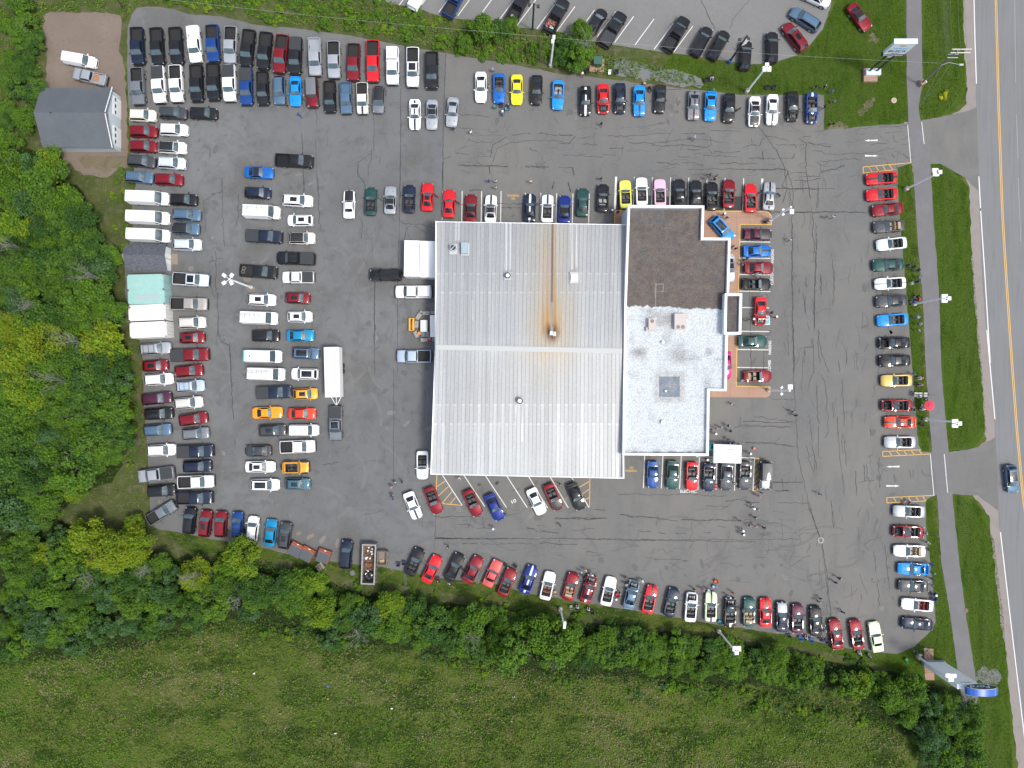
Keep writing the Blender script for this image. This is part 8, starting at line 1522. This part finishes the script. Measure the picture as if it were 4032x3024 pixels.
# extra landmarks for people
SPOTS = [('by the tent', *TT('L', 1130, 960)), ('by the showroom door', *TT('L', 1060, 790)), ('under the red parasol', *TT('J', 1440, 600)), ('on the top right lawn', *TT('C', 2100, 720)), ('beside the green transformer', *TT('C', 200, 560)), ('by the footpath lamp post', *TT('I', 1360, 1160)), ('near the tall oval sign', *TT('K', 1400, 1190)),
         ('in the open lot below the tent', *TT('L', 1300, 1450)), ('in the top drive', *TT('C', 600, 1050)), ('at the upper paved corner', *TT('H', 1430, 430)), ('left of the slanted white coupe', *TT('N', 110, 260)), ('on the empty right lane', *TT('L', 1850, 1290)), ('between tent and hatched bay', *TT('L', 1310, 990))]
PL = []
rp = random.Random(12); ip = 0
for ln in PEOPLE.split('\n'):
    for rec in ln.split('|'):
        w = rec.split(); t, X, Y, c, ps = w[0], float(w[1]), float(w[2]), w[3], POSE[w[4]]; fl = w[5:]
        if ps == 'stand' and ip % 4 == 1: ps = 'phone'
        x, y = TT(t, X, Y, .8 if ps != 'sit' else .6); near = min(VEH, key=lambda v: (v['x'] - x) ** 2 + (v['y'] - y) ** 2); d_ = math.hypot(near['x'] - x, near['y'] - y)
        face = math.atan2(near['y'] - y, near['x'] - x) if d_ < 5 and ps != 'sit' else rp.uniform(0, 6.28)
        if ps == 'sit': face = (math.atan2(near['y'] - y, near['x'] - x) if t in 'IJK' else math.radians(rp.choice([255, 270, 285])) if t in 'BC' else math.radians(rp.choice([80, 95])))
        # keep people clear of the bodywork
        v = near['o']; lx = (x - near['x']) * math.cos(v.rotation_euler.z) + (y - near['y']) * math.sin(v.rotation_euler.z); ly = -(x - near['x']) * math.sin(v.rotation_euler.z) + (y - near['y']) * math.cos(v.rotation_euler.z)
        if abs(lx) < 2.65 and abs(ly) < 1.2:
            if abs(ly) / 1.2 > abs(lx) / 2.65: ly = math.copysign(1.22, ly)
            else: lx = math.copysign(2.7, lx)
            a = v.rotation_euler.z; x = near['x'] + lx * math.cos(a) - ly * math.sin(a); y = near['y'] + lx * math.sin(a) + ly * math.cos(a)
        z0 = .15 if t == 'H' and 900 < X < 1480 and (Y < 490 or X < 1220) else .03
        o = new('person', None, None, (x, y, z0), face); s_ = rp.uniform(.94, 1.04); o.scale = (s_, s_, s_)
        me, hp, ln_ = PB[ps]; b = new('body', me, o); pants = rp.choice(['navy', 'black', 'jeans', 'jeans', 'grey', 'tan', 'black']); shorts = rp.random() < .35; sk = SKIN[rp.random() < .25]
        for i, m_ in enumerate((sk, cloth(c), cloth(pants), shoe, sk if shorts else cloth(pants))): b.material_slots[i].link = 'OBJECT'; b.material_slots[i].material = m_
        hc = 'red' if 'r' in fl else rp.choice(['brown', 'grey', 'dark', 'dark', 'blond'])
        if 'h' in fl: q = new('hat', hatme, o, (hp[0], hp[1], hp[2] + .02)); q.rotation_euler = (0, ln_, 0)
        else:
            q = new('hair', hairme, o, (hp[0] - .008, hp[1], hp[2] + .012)); q.rotation_euler = (0, ln_, 0); q.material_slots[0].link = 'OBJECT'; q.material_slots[0].material = hairm[hc]
        q = new('face', eyeme, o, hp); q.rotation_euler = (0, ln_, 0)
        sp = min(SPOTS, key=lambda s: (s[1] - x) ** 2 + (s[2] - y) ** 2); ds = math.hypot(sp[1] - x, sp[2] - y)
        if ds < min(d_, 4.5): where = sp[0]
        elif d_ < 6: where = 'near %s' % ' '.join(near['desc'].split()[:3]) if not near['desc'].split()[2:3] == ['with'] else 'near %s' % ' '.join(near['desc'].split()[:2])
        else: where = sp[0] if ds < 12 else 'on open asphalt'
        tag(o, '%s person in %s top%s %s' % (PW[ps], CWORD.get(c, c), ' and white hat' if 'h' in fl else (' with red hair' if 'r' in fl else ''), where), 'person', 'visitors walking and sitting round the cars'); PL.append(o); ip += 1
        if ps == 'sit' and not (t == 'J' and Y in (378, 430)) and True:
            CHs = (x, y, face, z0, {'maroon': 'black', 'lavender': 'navy', 'black': 'black', 'navy': 'blue'}.get(c, 'navy')); chairs_sit = globals().setdefault('CHSIT', []); chairs_sit.append(CHs)
        if t == 'J' and Y in (378, 430): globals().setdefault('CHSIT', []).append((x, y, face, z0, 'red'))
print('PEOPLE', len(PL))
# ------------------------------------------------------------------ folding chairs
def chair_meshes():
    s = MB().box((.02, 0, .42), (.46, .50, .03)).box((-.24, 0, .72), (.04, .50, .52), ry=-.20); fr = MB()
    for a in (-1, 1):
        fr.tube((-.24, a * .27, 0), (.26, a * .27, .60), .012).tube((.26, a * .27, 0), (-.24, a * .27, .60), .012).tube((-.22, a * .27, .42), (-.32, a * .27, .98), .012).tube((-.26, a * .27, .62), (.28, a * .27, .62), .022)
    fr.tube((.26, -.27, .02), (.26, .27, .02), .01).tube((-.24, -.27, .02), (-.24, .27, .02), .01)
    return s.mesh('fabric_seat', [seat_b]), fr.mesh('frame', [dark_m])
cs, cf = chair_meshes()
CCOL = {'black': 'black', 'navy': 'navy', 'blue': 'blue', 'green': 'teal', 'cyan': 'cyan', 'white': 'white', 'red': 'red', 'orange': 'orange', 'ltblue': 'ltblue', 'tan': 'tan', 'grey': 'grey', 'lime': 'green'}
CH = [(*TT(t, X, Y, .4), R(a), .024, c, l) for t, X, Y, a, c, l in (('B', 1595, 843, 80, 'green', 'empty green folding chair in front of the blue convertible'), ('B', 1648, 835, 270, 'navy', 'empty navy folding chair in front of the blue convertible'), ('B', 1690, 858, 90, 'cyan', 'cyan folding chair in front of the yellow coupe'),
  ('C', 225, 565, 270, 'black', 'black folding chair left of the green transformer'), ('C', 400, 575, 270, 'white', 'white and blue folding chair right of the green transformer'), ('C', 455, 572, 270, 'black', 'black folding chair beside the white and blue one'), ('C', 676, 660, 60, 'tan', 'beige folding chair behind the sky blue coupe'), ('C', 1640, 693, 270, 'black', 'left of two black folding chairs on the upper lawn'), ('C', 1695, 693, 270, 'black', 'right of two black folding chairs on the upper lawn'),
  ('N', 138, 840, 80, 'navy', 'left of two dark blue folding chairs by the crate trailer'), ('N', 180, 828, 80, 'navy', 'right of two dark blue folding chairs by the crate trailer'), ('N', 981, 850, 250, 'black', 'black folding chair before the faded red coupe'), ('N', 1058, 858, 240, 'black', 'black folding chair before the dark red convertible'), ('N', 1372, 1065, 90, 'tan', 'beige round folding chair beside the white convertible'), ('N', 1497, 1178, 90, 'grey', 'grey folding chair in the grass by the slim lamp post'),
  ('N', 1665, 1215, 90, 'black', 'black folding chair in the grass below the striped red coupe'), ('M', 1038, 578, 200, 'orange', 'bright orange folding chair on the asphalt above mint convertible'), ('M', 1022, 620, 200, 'ltblue', 'light blue folding chair on the asphalt above mint convertible'), ('M', 1067, 897, 90, 'green', 'teal folding chair behind the mint convertible'), ('M', 263, 683, 100, 'red', 'red folding chair beside the white convertible'), ('M', 1612, 998, 90, 'navy', 'dark blue folding chair behind the navy coupe with silver hood'), ('M', 1700, 1020, 90, 'blue', 'blue folding chair behind the dark purple convertible'), ('M', 1788, 1035, 90, 'blue', 'blue folding chair behind the black coupe at the bottom'), ('M', 1908, 1045, 90, 'navy', 'empty navy folding chair left of the last red coupe'),
  ('K', 1288, 1255, 60, 'lime', 'lime green folding chair alone in the grass near the oval sign'), ('I', 1385, 1155, 0, 'red', 'dark red folding chair by the footpath lamp post'), ('C', 130, 508, 270, 'navy', 'navy folding chair under the tree left of the transformer'), ('J', 1408, 740, 90, 'black', 'black folding chair below the lamp by the orange red coupe'), ('C', 1160, 635, 270, 'black', 'small black folding stool on the lawn beside the seated person'))]
for x, y, f, z0, c in globals().get('CHSIT', []): CH.append((x - .02 * math.cos(f), y - .02 * math.sin(f), f, z0, c, None))
for x, y, a, z0, c, l in CH:
    o = new('folding_chair', None, None, (x, y, z0), a); q = new('fabric_seat', cs, o); q.material_slots[0].link = 'OBJECT'; q.material_slots[0].material = cloth(CCOL.get(c, c)); new('frame', cf, o)
    if l is None:
        pn = min(PL, key=lambda p: (p.location.x - x) ** 2 + (p.location.y - y) ** 2); l = '%s folding chair under the %s' % (c, ' '.join(pn['label'].split()[0:1] + pn['label'].split()[1:]))
        l = ' '.join(l.split()[:13])
        if l.split()[-1] in ('and', 'with', 'white', 'near', 'the', 'in', 'by', 'on'): l = ' '.join(l.split()[:-1])
    tag(o, l, 'chair', 'folding chairs of the visitors')
# ------------------------------------------------------------------ every label singles out one thing
for rnd in range(2):
    groups = {}
    for o in sc.objects:
        if o.parent is None and o.get('label') and o.get('kind') is None: groups.setdefault(o['label'], []).append(o)
    for lb, L_ in groups.items():
        if len(L_) < 2: continue
        L_.sort(key=lambda q: q.location.x)
        for i, q in enumerate(L_): q['label'] = '%s, %s' % (lb, (ORD[min(i, 34)] + ' from left') if rnd == 0 else 'row %d' % i)
long_ = [(len(o['label'].split()), o['label']) for o in sc.objects if o.parent is None and o.get('label') and not 4 <= len(o['label'].replace('-', ' ').split()) <= 16]
print('LONG', long_[:12], len(long_))
print('OBJECTS', len(sc.objects))
